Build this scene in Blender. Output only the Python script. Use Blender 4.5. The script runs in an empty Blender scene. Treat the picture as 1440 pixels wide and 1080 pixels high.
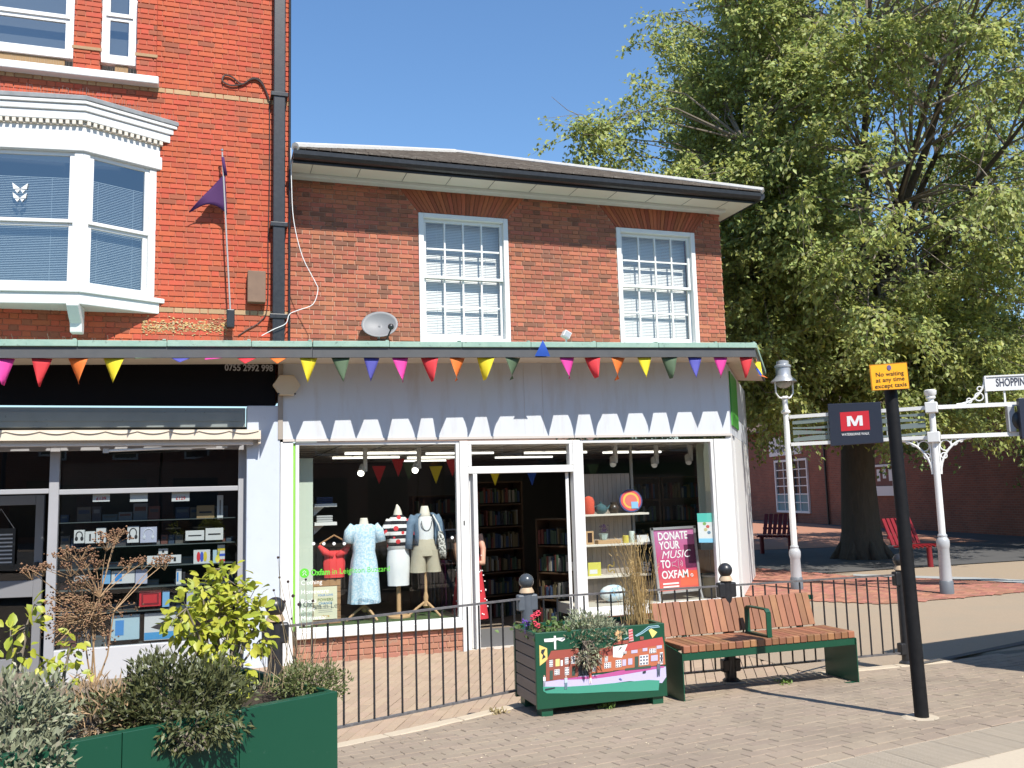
import bpy, math, random
import numpy as np
from mathutils import Vector, Matrix

# ------------------------------------------------------------------ camera, world, sun
SC = bpy.context.scene
COL = SC.collection
R = math.radians
RNG = random.Random(7)

F, PT, RL, YW = 1262.36, R(6.98), R(-1.586), R(18.70)      # measured focal length (px at 1440 wide), pitch, roll, yaw
CAM = Vector((0, -11.5, 1.67))
_f = Vector((math.sin(YW)*math.cos(PT), math.cos(YW)*math.cos(PT), math.sin(PT)))
_r0 = Vector((math.cos(YW), -math.sin(YW), 0)); _u0 = _r0.cross(_f)
_r = math.cos(RL)*_r0 + math.sin(RL)*_u0
_u = -math.sin(RL)*_r0 + math.cos(RL)*_u0
cd = bpy.data.cameras.new('camera'); cam = bpy.data.objects.new('camera', cd); COL.objects.link(cam)
cd.sensor_width = 36; cd.lens = F/1440*36; cd.clip_start = .05; cd.clip_end = 2000
cam.matrix_world = Matrix(((_r.x, _u.x, -_f.x, CAM.x), (_r.y, _u.y, -_f.y, CAM.y), (_r.z, _u.z, -_f.z, CAM.z), (0, 0, 0, 1)))
SC.camera = cam

SUN = Vector((-.17, 1, -1.22)).normalized()                 # direction the light travels
wd = bpy.data.worlds.new('World'); SC.world = wd; wd.use_nodes = True
nt = wd.node_tree; bg = nt.nodes['Background']
sky = nt.nodes.new('ShaderNodeTexSky'); sky.sky_type = 'NISHITA'; sky.sun_disc = False
sky.sun_elevation = math.asin(-SUN.z); sky.sun_rotation = math.atan2(-SUN.x, -SUN.y)
sky.altitude = 50; sky.air_density = 1.5; sky.dust_density = .0; sky.ozone_density = 10.0
nt.links.new(sky.outputs[0], bg.inputs[0]); bg.inputs[1].default_value = .115
sl = bpy.data.lights.new('sun', 'SUN'); sl.energy = 5.0; sl.angle = R(.53); sl.color = (1, .955, .88)
so = bpy.data.objects.new('sun', sl); COL.objects.link(so)
so.rotation_euler = SUN.to_track_quat('-Z', 'Y').to_euler(); so.location = (4, -20, 25)
SC.view_settings.view_transform = 'Standard'; SC.view_settings.look = 'None'
SC.view_settings.exposure = 0.6; SC.view_settings.gamma = 1; SC.view_settings.use_curve_mapping = False
SC.render.engine = 'CYCLES'
SC.cycles.max_bounces = 8; SC.cycles.diffuse_bounces = 4; SC.cycles.glossy_bounces = 4
SC.cycles.transmission_bounces = 4; SC.cycles.transparent_max_bounces = 12; SC.cycles.use_denoising = True
SC.cycles.sample_clamp_indirect = 6

def ray(x, y): return _r*((x-720)/F) - _u*((y-540)/F) + _f
def W(x, y, Y0=0.0):                                       # point of the facade-parallel plane Y = Y0 seen at photo pixel x, y
    d = ray(x, y); return CAM + d*((Y0-CAM.y)/d.y)
def G(x, y, z=0.0):                                        # point of the level plane z seen at photo pixel x, y
    d = ray(x, y); return CAM + d*((z-CAM.z)/d.z)

# ------------------------------------------------------------------ mesh and object helpers
ORG = {}
class MB:
    def __init__(s, M=None): s.v = []; s.f = []; s.M = M
    def add(s, vs, fs):
        o = len(s.v)
        s.v += [tuple(s.M @ Vector(p)) if s.M else tuple(p) for p in vs]
        s.f += [tuple(i+o for i in f) for f in fs]; return s
    def box(s, x0, x1, y0, y1, z0, z1):
        return s.add([(x0,y0,z0),(x1,y0,z0),(x1,y1,z0),(x0,y1,z0),(x0,y0,z1),(x1,y0,z1),(x1,y1,z1),(x0,y1,z1)],
                     [(0,3,2,1),(4,5,6,7),(0,1,5,4),(1,2,6,5),(2,3,7,6),(3,0,4,7)])
    def quad(s, a, b, c, d): return s.add([a, b, c, d], [(0,1,2,3)])
    def hexa(s, p): return s.add(p, [(0,3,2,1),(4,5,6,7),(0,1,5,4),(1,2,6,5),(2,3,7,6),(3,0,4,7)])   # 8 corners, bottom ring then top ring
    def bar(s, a, b, w, h, up=(0,0,1)):                     # square bar from a to b, w across, h along up
        a = Vector(a); b = Vector(b); d = (b-a).normalized(); u = Vector(up); x = d.cross(u)
        if x.length < 1e-5: u = Vector((0,1,0)); x = d.cross(u)
        x.normalize(); u = x.cross(d).normalized(); x *= w/2; u *= h/2
        return s.hexa([a-x-u, a+x-u, b+x-u, b-x-u, a-x+u, a+x+u, b+x+u, b-x+u])
    def cyl(s, a, b, r, r2=None, n=12, cap=True):
        return s.tube([a, b], [r, r if r2 is None else r2], n, cap)
    def tube(s, pts, r, n=6, cap=True):
        pts = [Vector(p) for p in pts]; m = len(pts)
        rs = r if isinstance(r, (list, tuple)) else [r]*m
        vs = []; fs = []; x = None
        for i, p in enumerate(pts):
            d = (pts[min(i+1, m-1)]-pts[max(i-1, 0)])
            d = d.normalized() if d.length > 1e-9 else Vector((0,0,1))
            if x is None:
                x = d.orthogonal().normalized()
            else:
                x = x - d*x.dot(d)
                x = x.normalized() if x.length > 1e-6 else d.orthogonal().normalized()
            y = d.cross(x)
            for k in range(n):
                a = 2*math.pi*k/n; vs.append(p + (x*math.cos(a)+y*math.sin(a))*rs[i])
        for i in range(m-1):
            for k in range(n):
                k2 = (k+1) % n; fs.append((i*n+k, i*n+k2, (i+1)*n+k2, (i+1)*n+k))
        if cap: fs.append(tuple(range(n-1, -1, -1))); fs.append(tuple((m-1)*n+k for k in range(n)))
        return s.add(vs, fs)
    def lathe(s, c, prof, n=20, sx=1, sy=1, cap=True):      # profile of (radius, z) about the vertical through c
        vs = []; fs = []; m = len(prof)
        for r, z in prof:
            for k in range(n):
                a = 2*math.pi*k/n; vs.append((c[0]+r*sx*math.cos(a), c[1]+r*sy*math.sin(a), c[2]+z))
        for i in range(m-1):
            for k in range(n):
                k2 = (k+1) % n; fs.append((i*n+k, i*n+k2, (i+1)*n+k2, (i+1)*n+k))
        if cap: fs.append(tuple(range(n-1, -1, -1))); fs.append(tuple((m-1)*n+k for k in range(n)))
        return s.add(vs, fs)
    def rings(s, rings, cap=True):                          # closed rings of equal length, skinned
        n = len(rings[0]); vs = [p for r in rings for p in r]; fs = []
        for i in range(len(rings)-1):
            for k in range(n):
                k2 = (k+1) % n; fs.append((i*n+k, i*n+k2, (i+1)*n+k2, (i+1)*n+k))
        if cap: fs.append(tuple(range(n-1, -1, -1))); fs.append(tuple((len(rings)-1)*n+k for k in range(n)))
        return s.add(vs, fs)
    def ball(s, c, r, n=14, sx=1, sy=1, sz=1):
        m = n//2; return s.lathe(c, [(max(r*math.sin(math.pi*i/m), 1e-4), -r*sz*math.cos(math.pi*i/m)) for i in range(m+1)], n, sx, sy)
    def prism(s, poly, off):                                # polygon of 3-D points extruded by the vector off
        n = len(poly); o = Vector(off); a = [Vector(p) for p in poly]; b = [p+o for p in a]
        return s.add(a+b, [tuple(range(n)), tuple(range(2*n-1, n-1, -1))] + [(i+n, (i+1) % n+n, (i+1) % n, i) for i in range(n)])
    def mesh(s, name, O):
        me = bpy.data.meshes.new(name)
        me.from_pydata([(p[0]-O[0], p[1]-O[1], p[2]-O[2]) for p in s.v], [], s.f); me.update(); return me
    def build(s, name, m, parent=None, smooth=False, bevel=0, label=None, cat=None, group=None, kind=None):
        if parent is not None: O = ORG[parent]
        else:
            a = np.array(s.v); O = Vector(((a[:,0].min()+a[:,0].max())/2, (a[:,1].min()+a[:,1].max())/2, a[:,2].min()))
        me = s.mesh(name, O); me.materials.append(m)
        ob = bpy.data.objects.new(name, me); COL.objects.link(ob); ORG[ob] = Vector(O)
        if parent is not None: ob.parent = parent
        else: ob.location = O
        if smooth:
            me.polygons.foreach_set('use_smooth', [True]*len(me.polygons))
            if smooth != 'all':
                try: me.set_sharp_from_angle(angle=R(40))
                except Exception: pass
        if bevel:
            b = ob.modifiers.new('bevel', 'BEVEL'); b.width = bevel; b.segments = 2; b.limit_method = 'ANGLE'; b.angle_limit = R(50)
        return tag(ob, label, cat, group, kind)

def tag(o, label=None, cat=None, group=None, kind=None):
    for k, v in (('label', label), ('category', cat), ('group', group), ('kind', kind)):
        if v: o[k] = v
    return o
def thing(name, loc, label, cat, group=None):
    o = bpy.data.objects.new(name, None); COL.objects.link(o); o.location = loc; o.empty_display_size = .1
    ORG[o] = Vector(loc); return tag(o, label, cat, group)
def inst(name, me, parent, loc, rot=None, scale=None):       # a piece that shares mesh data; loc in world space
    o = bpy.data.objects.new(name, me); COL.objects.link(o); o.parent = parent
    o.location = Vector(loc)-ORG[parent]
    if rot: o.rotation_euler = rot
    if scale: o.scale = scale
    ORG[o] = Vector(loc); return o
def boxo(name, m, parent, *a, bevel=0, **k): return MB().box(*a).build(name, m, parent, bevel=bevel, **k)
def frame_z(org, ang, z=0):                                 # local frame: x along ang degrees in plan
    return Matrix.Translation(Vector(org)) @ Matrix.Rotation(R(ang), 4, 'Z')

# ------------------------------------------------------------------ materials
MATS = {}
def mat(name, col, rough=.6, metal=0, col2=None, noise=None, isl=0, bump=None, stain=None, spec=.5, trans=0, hue=0, coat=0, stretch=None, emit=0, rnd2=None):
    if name in MATS: return MATS[name]
    m = bpy.data.materials.new(name); m.use_nodes = True; MATS[name] = m
    N = m.node_tree.nodes; L = m.node_tree.links; b = N['Principled BSDF']
    b.inputs['Roughness'].default_value = rough; b.inputs['Metallic'].default_value = metal
    b.inputs['Specular IOR Level'].default_value = spec
    if coat: b.inputs['Coat Weight'].default_value = coat; b.inputs['Coat Roughness'].default_value = .1
    geo = N.new('ShaderNodeNewGeometry'); pos = geo.outputs['Position']
    if stretch:
        mp = N.new('ShaderNodeMapping'); mp.inputs['Scale'].default_value = stretch; L.new(pos, mp.inputs[0]); pos = mp.outputs[0]
    def tex(scale, detail=4, rg=.6):
        t = N.new('ShaderNodeTexNoise'); t.inputs['Scale'].default_value = scale; t.inputs['Detail'].default_value = detail; t.inputs['Roughness'].default_value = rg
        L.new(pos, t.inputs['Vector']); return t.outputs['Fac']
    def ramp(fac, a, c):
        r = N.new('ShaderNodeMapRange'); r.inputs['From Min'].default_value = a; r.inputs['From Max'].default_value = c; r.clamp = True
        L.new(fac, r.inputs['Value']); return r.outputs[0]
    def mix(fac, A, B, mode='MIX'):
        x = N.new('ShaderNodeMix'); x.data_type = 'RGBA'; x.blend_type = mode
        for s_, v in (('Factor', fac), ('A', A), ('B', B)):
            i = [q for q in x.inputs if q.name == s_ and (q.type == ('VALUE' if s_ == 'Factor' else 'RGBA'))][0]
            if hasattr(v, 'is_linked'): L.new(v, i)
            else: i.default_value = v if s_ == 'Factor' else (*v[:3], 1)
        return [q for q in x.outputs if q.type == 'RGBA'][0]
    c = None
    if noise:
        c = mix(ramp(tex(noise[0]), .5-noise[1], .5+noise[1]), col, col2 or tuple(k*.6 for k in col))
    if isl or rnd2 or hue:
        oi = N.new('ShaderNodeObjectInfo'); ad = N.new('ShaderNodeMath'); ad.operation = 'ADD'
        L.new(geo.outputs['Random Per Island'], ad.inputs[0]); L.new(oi.outputs['Random'], ad.inputs[1])
        fr = N.new('ShaderNodeMath'); fr.operation = 'FRACT'; L.new(ad.outputs[0], fr.inputs[0])
        rv = fr.outputs[0]
        if rnd2:
            c = mix(ramp(rv, rnd2[1], rnd2[2]), c if c is not None else col, rnd2[0])
        hs = N.new('ShaderNodeHueSaturation')
        if c is not None: L.new(c, hs.inputs['Color'])
        else: hs.inputs['Color'].default_value = (*col, 1)
        wn = N.new('ShaderNodeTexWhiteNoise'); wn.noise_dimensions = '1D'; L.new(rv, wn.inputs['W'])
        mr = N.new('ShaderNodeMapRange'); mr.inputs['To Min'].default_value = 1-isl; mr.inputs['To Max'].default_value = 1+isl; L.new(wn.outputs['Value'], mr.inputs['Value'])
        L.new(mr.outputs[0], hs.inputs['Value'])
        if hue:
            m2 = N.new('ShaderNodeMapRange'); m2.inputs['To Min'].default_value = .5-hue; m2.inputs['To Max'].default_value = .5+hue; L.new(rv, m2.inputs['Value']); L.new(m2.outputs[0], hs.inputs['Hue'])
        c = hs.outputs[0]
    if stain:                                               # (scale, colour, low, high): patches of grime with a shape of their own
        c = mix(ramp(tex(stain[0], 6, .65), stain[2], stain[3]), c if c is not None else col, stain[1])
    if c is not None: L.new(c, b.inputs['Base Color'])
    else: b.inputs['Base Color'].default_value = (*col, 1)
    if bump:
        bp = N.new('ShaderNodeBump'); bp.inputs['Strength'].default_value = bump[1]; bp.inputs['Distance'].default_value = bump[2] if len(bump) > 2 else .01
        L.new(tex(bump[0], 5), bp.inputs['Height']); L.new(bp.outputs[0], b.inputs['Normal'])
    if trans:                                               # leaf: light passes through
        tr = N.new('ShaderNodeBsdfTranslucent'); ms = N.new('ShaderNodeMixShader'); ms.inputs[0].default_value = trans
        if c is not None: L.new(c, tr.inputs[0])
        else: tr.inputs[0].default_value = (*col, 1)
        L.new(b.outputs[0], ms.inputs[1]); L.new(tr.outputs[0], ms.inputs[2]); L.new(ms.outputs[0], N['Material Output'].inputs[0])
    if emit:
        b.inputs['Emission Color'].default_value = (*col, 1); b.inputs['Emission Strength'].default_value = emit
    return m
def glass(name, tint=(1, 1, 1), refl=1.0, base=.04):          # thin window pane: clear, mirrors more at grazing angles
    m = bpy.data.materials.new(name); m.use_nodes = True; N = m.node_tree.nodes; L = m.node_tree.links
    N.remove(N['Principled BSDF'])
    t = N.new('ShaderNodeBsdfTransparent'); t.inputs[0].default_value = (*tint, 1)
    g = N.new('ShaderNodeBsdfGlossy'); g.inputs['Roughness'].default_value = .0
    ge = N.new('ShaderNodeNewGeometry'); dp_ = N.new('ShaderNodeVectorMath'); dp_.operation = 'DOT_PRODUCT'; L.new(ge.outputs['Normal'], dp_.inputs[0]); L.new(ge.outputs['Incoming'], dp_.inputs[1])
    ab_ = N.new('ShaderNodeMath'); ab_.operation = 'ABSOLUTE'; L.new(dp_.outputs['Value'], ab_.inputs[0]); om = N.new('ShaderNodeMath'); om.operation = 'SUBTRACT'; om.inputs[0].default_value = 1; L.new(ab_.outputs[0], om.inputs[1])
    pw = N.new('ShaderNodeMath'); pw.operation = 'POWER'; pw.inputs[1].default_value = 5; L.new(om.outputs[0], pw.inputs[0])
    fz = N.new('ShaderNodeMath'); fz.operation = 'MULTIPLY_ADD'; fz.inputs[1].default_value = .92; fz.inputs[2].default_value = .07; L.new(pw.outputs[0], fz.inputs[0])
    mu = N.new('ShaderNodeMath'); mu.operation = 'MULTIPLY_ADD'; mu.inputs[1].default_value = refl; mu.inputs[2].default_value = base; mu.use_clamp = True
    L.new(fz.outputs[0], mu.inputs[0])
    x = N.new('ShaderNodeMixShader'); L.new(mu.outputs[0], x.inputs[0]); L.new(t.outputs[0], x.inputs[1]); L.new(g.outputs[0], x.inputs[2])
    L.new(x.outputs[0], N['Material Output'].inputs[0]); return m

white = mat('white_paint', (.68, .68, .665), .45, noise=(3, .5), col2=(.63, .63, .61), stain=(9, (.55, .52, .46), .66, .9))
white_trim = mat('white_trim', (.70, .70, .685), .4)
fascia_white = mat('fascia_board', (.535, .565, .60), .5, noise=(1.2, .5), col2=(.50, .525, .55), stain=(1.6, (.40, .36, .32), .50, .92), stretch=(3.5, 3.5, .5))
black_metal = mat('black_metal', (.012, .013, .015), .35, noise=(20, .3), col2=(.03, .03, .033), bump=(60, .15, .003))
black_flat = mat('black_board', (.004, .004, .005), .6, spec=.1)
dark_board = mat('dark_grey_board', (.055, .058, .062), .55, noise=(6, .4), col2=(.085, .085, .085), stain=(14, (.16, .16, .15), .68, .8))
copper = mat('verdigris_copper', (.30, .42, .34), .7, noise=(7, .3), col2=(.20, .33, .27), stain=(16, (.10, .12, .10), .6, .75), bump=(14, .4, .01))
soffit_beige = mat('canopy_soffit', (.62, .55, .46), .7, noise=(3, .4), col2=(.52, .46, .38))
soffit_white = mat('eaves_soffit', (.72, .69, .63), .6, noise=(2, .4), col2=(.66, .62, .55))
lead = mat('lead_sheet', (.16, .17, .18), .6, noise=(9, .35), col2=(.30, .31, .31), bump=(12, .5, .01))
brickA = mat('red_brick', (.50, .10, .042), .85, noise=(40, .5), col2=(.39, .075, .034), isl=.11, hue=.006, rnd2=((.30, .075, .042), .88, .93), bump=(90, .5, .004), stain=(2.2, (.30, .085, .052), .50, .85))
mortarA = mat('red_mortar', (.50, .20, .125), .95, noise=(12, .4), col2=(.38, .12, .07), bump=(120, .4, .004))
brickB = mat('soft_red_brick', (.40, .132, .070), .88, noise=(36, .5), col2=(.31, .105, .06), isl=.20, hue=.010, rnd2=((.20, .075, .050), .80, .88), bump=(80, .6, .005), stain=(1.8, (.25, .10, .065), .50, .85))
mortarB = mat('pale_mortar', (.56, .38, .27), .95, noise=(12, .4), col2=(.38, .22, .15), bump=(120, .4, .004))
brick_rub = mat('rubbed_red_brick', (.36, .10, .045), .85, noise=(40, .4), col2=(.28, .08, .04), isl=.25, hue=.006, bump=(90, .3, .003))
brick_buff = mat('buff_brick', (.46, .29, .15), .9, noise=(30, .4), col2=(.36, .24, .14), isl=.15, bump=(80, .6, .005))
brick_plinth = mat('plinth_brick', (.40, .17, .11), .9, noise=(26, .5), col2=(.33, .15, .10), isl=.16, hue=.008, bump=(80, .5, .004), stain=(5, (.28, .20, .14), .55, .75))
green_paint = mat('green_paint', (.007, .066, .034), .4, noise=(2, .5), col2=(.006, .056, .030), stain=(26, (.05, .11, .08), .64, .82))
green_dark = mat('green_paint_bench', (.010, .078, .042), .35, noise=(8, .4), col2=(.009, .065, .036))
wood = mat('bench_hardwood', (.31, .14, .066), .6, noise=(14, .35), col2=(.18, .075, .04), isl=.24, hue=.012, stretch=(1, 1, .12), bump=(40, .3, .003))
wood_grey = mat('weathered_wood', (.27, .21, .165), .8, noise=(10, .4), col2=(.20, .155, .125), isl=.15, stretch=(.3, .3, 3), bump=(30, .4, .004))
wood_pale = mat('pale_wood', (.52, .33, .17), .6, noise=(10, .4), col2=(.43, .26, .13), stretch=(3, 3, .3))
wood_crate = mat('crate_wood', (.36, .20, .09), .7, noise=(9, .4), col2=(.25, .13, .06), isl=.15)
grey_post = mat('grey_post_paint', (.10, .115, .135), .45, noise=(14, .4), col2=(.075, .085, .10))
white_post = mat('white_post_paint', (.74, .74, .72), .35, noise=(6, .4), col2=(.66, .66, .64))
grey_base = mat('grey_column_paint', (.40, .41, .42), .4, noise=(6, .4), col2=(.34, .35, .36))
grey_foot = mat('grey_column_foot', (.12, .135, .15), .5)
glass_clear = glass('shop_glass', (.92, .95, .94), .9, .03)
glass_dark = glass('grey_shop_glass', (.76, .80, .80), .8, .03)
glass_sky = glass('bay_glass', (.55, .62, .66), 1.2, .17)
glass_win = glass('sash_glass', (.94, .96, .96), 1.0, .02)
blind = mat('blind_slat', (.76, .75, .72), .5)
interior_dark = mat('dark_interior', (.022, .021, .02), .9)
# ------------------------------------------------------------------ ground
def sst(a, b, x):
    t = min(max((x-a)/(b-a), 0), 1); return t*t*(3-2*t)
def fenceY(x): return -4.4 + (.43*(x-2.48) if x < 2.48 else -.03*(x-2.48))
def zs(y): return .065*min(max(-4.9-y, 0), 1.9)             # the pavement falls a little from the kerb towards the shops
def drop(x): return .31*(1-sst(4.3, 7.0, x))                # the shop forecourt lies a step below it
def gz(x, y):
    if x < 9 and y > fenceY(x): return zs(y)-drop(x)
    return zs(y)
def proj(p):
    v = Vector(p)-CAM; z = v.dot(_f); return (720+F*v.dot(_r)/z, 540-F*v.dot(_u)/z, z)
asphalt = mat('asphalt', (.068, .066, .065), .9, noise=(2, .4), col2=(.09, .086, .082), bump=(150, .5, .004), stain=(1.1, (.05, .049, .048), .55, .7))
tan_bound = mat('tan_bound_gravel', (.36, .28, .195), .9, noise=(60, .35), col2=(.27, .205, .145), bump=(220, .8, .006), stain=(1.1, (.29, .235, .17), .48, .75))
joint = mat('sand_joint', (.25, .195, .14), .95, noise=(30, .5), col2=(.16, .12, .09), bump=(150, .5, .004))
paver_m = mat('tan_paver', (.33, .26, .19), .9, noise=(45, .5), col2=(.27, .21, .155), isl=.055, hue=.006, bump=(150, .8, .006), stain=(1.3, (.205, .16, .12), .46, .78))
paver_f = mat('forecourt_paver', (.38, .28, .19), .9, noise=(45, .5), col2=(.32, .23, .16), isl=.08, hue=.006, bump=(150, .5, .004), stain=(2, (.33, .25, .18), .55, .75))
paver_r = mat('red_paver', (.34, .15, .10), .9, noise=(40, .5), col2=(.30, .12, .08), isl=.22, hue=.012, bump=(120, .5, .004), stain=(2, (.28, .16, .12), .55, .75))
kerb_m = mat('kerb_stone', (.50, .42, .31), .85, noise=(40, .5), col2=(.42, .35, .26), bump=(120, .6, .005))
tact_m = mat('ribbed_slab', (.47, .40, .30), .85, noise=(40, .5), col2=(.40, .33, .25), bump=(120, .5, .004), isl=.06)
xs = sorted(set([-400, -120, -40, -15, -8, -6, -5] + [round(-4+.25*i, 3) for i in range(53)] + [9.5, 10, 11, 13, 16, 20, 30, 60, 150, 500]))
rows_s = [-400, -120, -60, -35, -25, -18, -14, -12, -10, -9, -8, -7.4, -7.1, -6.8, -6.4, -6, -5.6, -5.2, -4.95, -4.85]
rows_n = [.012, .2, .6, 1.2, 2, 3, 4, 4.9, 6, 8, 12, 20, 40, 90, 200, 500]
gm = MB(); nr = len(rows_s)+2+len(rows_n)
for x in xs:
    fy = fenceY(max(min(x, 9), -3))
    for y in rows_s: gm.v.append((x, min(y, fy-.1) if y > -6 else y, zs(min(y, fy-.1)) - (.11 if y < -9.5 else 0)))
    gm.v.append((x, fy-.012, zs(fy))); gm.v.append((x, fy-.006, zs(fy)-.002))
    for y in rows_n: gm.v.append((x, fy+y, gz(max(x, -8), fy+y)-.012))
gm.f = [(i*nr+j, (i+1)*nr+j, (i+1)*nr+j+1, i*nr+j+1) for i in range(len(xs)-1) for j in range(nr-1)]
ground = gm.build('ground', joint, kind='structure')
def setting(name, loc):
    o = thing(name, loc, None, None); o['kind'] = 'structure'; return o
def sheet(name, poly, m, dz, sub=24):                        # a thin surface laid over the ground, following it
    from mathutils.geometry import delaunay_2d_cdt
    a = [Vector((p[0], p[1])) for p in poly]; pts = list(a); n = len(a)
    x0, x1 = min(p.x for p in a), max(p.x for p in a); y0, y1 = min(p.y for p in a), max(p.y for p in a)
    for i in range(1, sub):
        for j in range(1, sub): pts.append(Vector((x0+(x1-x0)*i/sub, y0+(y1-y0)*j/sub)))
    vs, es, fs, *_ = delaunay_2d_cdt(pts, [], [list(range(n))], 1, 1e-5)
    b = MB(); b.add([(v.x, v.y, gz(v.x, v.y)+dz) for v in vs], [tuple(f) for f in fs]); return b.build(name, m, kind='structure')
sheet('forecourt_path', [(5.6, -4.44), (9.6, -4.57), (9.6, 2.2), (7.2, .6), (5.6, -.02)], tan_bound, .010, 40)
sheet('forecourt_path', [(9.6, -4.57), (60, -4.6), (60, 3), (12, 3), (9.6, 2.2)], tan_bound, .010, 8)
sheet('asphalt_path', [(7.4, 3.2), (60, 3.2), (70, 60), (9.2, 60)], asphalt, .004, 8)
sheet('asphalt_path', [(60, -4.7), (400, -4.7), (400, 300), (72, 60), (60, 3.1)], asphalt, .004, 4)
# red brick band round the trees, with a pale edging
band = [G(1040, 838), G(1100, 845), G(1247, 851), G(1345, 843), G(1440, 834), G(1500, 829), G(1500, 822), G(1440, 823), G(1370, 818), G(1283, 815), G(1200, 812), G(1128, 806), G(1048, 799), G(1030, 812)]
sheet('red_brick_band', band, paver_r, .020, 10)
edge_m = mat('pale_edging', (.36, .37, .36), .8, noise=(20, .4), col2=(.28, .29, .29))
up = [G(1500, 822), G(1440, 823), G(1370, 818), G(1283, 815), G(1200, 812)]; lo = [G(1200, 809.5), G(1283, 812), G(1370, 814.5), G(1440, 818), G(1500, 817)]
sheet('pale_edging', up+lo, edge_m, .032, 6)
warm = [G(1046, 735), G(1110, 742), G(1180, 748), G(1290, 758), G(1290, 762), G(1180, 757), G(1110, 752), G(1046, 750)]
sheet('red_brick_path', [(9.6, 10.2), (20.5, 8.2), (25, 22), (26, 30), (12, 30)], paver_r, .012, 6)

def inpoly(x, y, P):
    c = False; j = len(P)-1
    for i in range(len(P)):
        if (P[i][1] > y) != (P[j][1] > y) and x < (P[j][0]-P[i][0])*(y-P[i][1])/(P[j][1]-P[i][1])+P[i][0]: c = not c
        j = i
    return c
def pave(name, parent, ang, org, ok, m, l=.2, w=.1, gap=.0038, h=.0055, bond='stretcher', n_ind=300, ext=9, tilt=.002, dz=0):
    Mz = frame_z((org[0], org[1], 0), ang); cells = []
    for i in range(-int(ext/w), int(ext/w)):
        for j in range(-int(ext/l), int(ext/l)):
            c = Mz @ Vector((j*l+(l/2 if i % 2 else 0), i*w, 0))
            if ok(c.x, c.y):
                q = proj((c.x, c.y, 0))
                if q[2] > .5 and -60 < q[0] < 1500 and q[1] < 1130: cells.append((q[2], c.x, c.y))
    cells.sort(); b = MB(); rot = R(ang); hx, hy = l/2-gap/2, w/2-gap/2
    u = Vector((math.cos(rot), math.sin(rot), 0)); v = Vector((-u.y, u.x, 0))
    one = MB(); e = .003
    one.add([(-hx,-hy,-h),(hx,-hy,-h),(hx,hy,-h),(-hx,hy,-h),(-hx+e,-hy+e,0),(hx-e,-hy+e,0),(hx-e,hy-e,0),(-hx+e,hy-e,0)], [(4,5,6,7),(0,1,5,4),(1,2,6,5),(2,3,7,6),(3,0,4,7)])
    me = one.mesh(name, (0, 0, 0)); me.materials.append(m)
    for k, (d, x, y) in enumerate(cells):
        z = gz(x, y)+.006+dz+RNG.uniform(-tilt, tilt)
        sx = (gz(x+.1, y)-gz(x-.1, y))/.2; sy = (gz(x, y+.03)-gz(x, y-.03))/.06
        if abs(sx) > .3: sx = 0
        if abs(sy) > .3: sy = 0
        if k < n_ind:
            nrm = Vector((-sx, -sy, 1)).normalized(); xa = (u-nrm*u.dot(nrm)).normalized(); ya = nrm.cross(xa)
            o = inst(name, me, parent, (x, y, z)); o.rotation_euler = Matrix((xa, ya, nrm)).transposed().to_euler()
        else:
            vs = []
            for p in one.v:
                wv = u*p[0]+v*p[1]; vs.append((x+wv.x, y+wv.y, z+p[2]+wv.x*sx+wv.y*sy))
            b.add(vs, one.f)
    if b.v: b.build(name+'_field', m, parent, kind='stuff')
K0 = G(1239, 1060, .12); K1 = G(1440, 1016, .12); KANG = math.degrees(math.atan2(K1.y-K0.y, K1.x-K0.x))
ku = Vector((math.cos(R(KANG)), math.sin(R(KANG)), 0)); kv = Vector((-ku.y, ku.x, 0))
def kd(x, y): return (Vector((x, y, 0))-Vector((K0.x, K0.y, 0))).dot(kv)
pavement = setting('pavement', (4, -6, 0))
pave('paving_brick', pavement, KANG, (4, -5.5), lambda x, y: y < fenceY(x)+.02 and kd(x, y) > .055 and x < 14, paver_m)
forecourt = setting('forecourt', (3, -2, -.3))
pave('forecourt_brick', forecourt, 62, (3, -2), lambda x, y: fenceY(x)+.09 < y < -.06 and .2 < x < 5.65, paver_f, ext=6)
pave('band_brick', setting('brick_band', (10, 0, 0)), KANG+28, (10, 0), lambda x, y: inpoly(x, y, band), paver_r, n_ind=0, ext=8, dz=.020)
# fence-side edging stones
edge = setting('edging_kerb', (3, -4.4, 0))
x = -1.2
while x < 6.2:
    n = x+.6; a = Vector((x+.005, fenceY(x)-.05, 0)); b_ = Vector((n-.005, fenceY(n)-.05, 0)); d = Vector((-(b_-a).y, (b_-a).x, 0)).normalized()*.055
    q = MB(); za, zb = zs(a.y)+.012, zs(b_.y)+.012
    q.hexa([a-d+Vector((0,0,-.4)), b_-d+Vector((0,0,-.4)), b_+d+Vector((0,0,-.4)), a+d+Vector((0,0,-.4)), a-d+Vector((0,0,za)), b_-d+Vector((0,0,zb)), b_+d+Vector((0,0,zb)), a+d+Vector((0,0,za))])
    q.build('edging_stone', kerb_m, edge, bevel=.008); x = n
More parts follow.
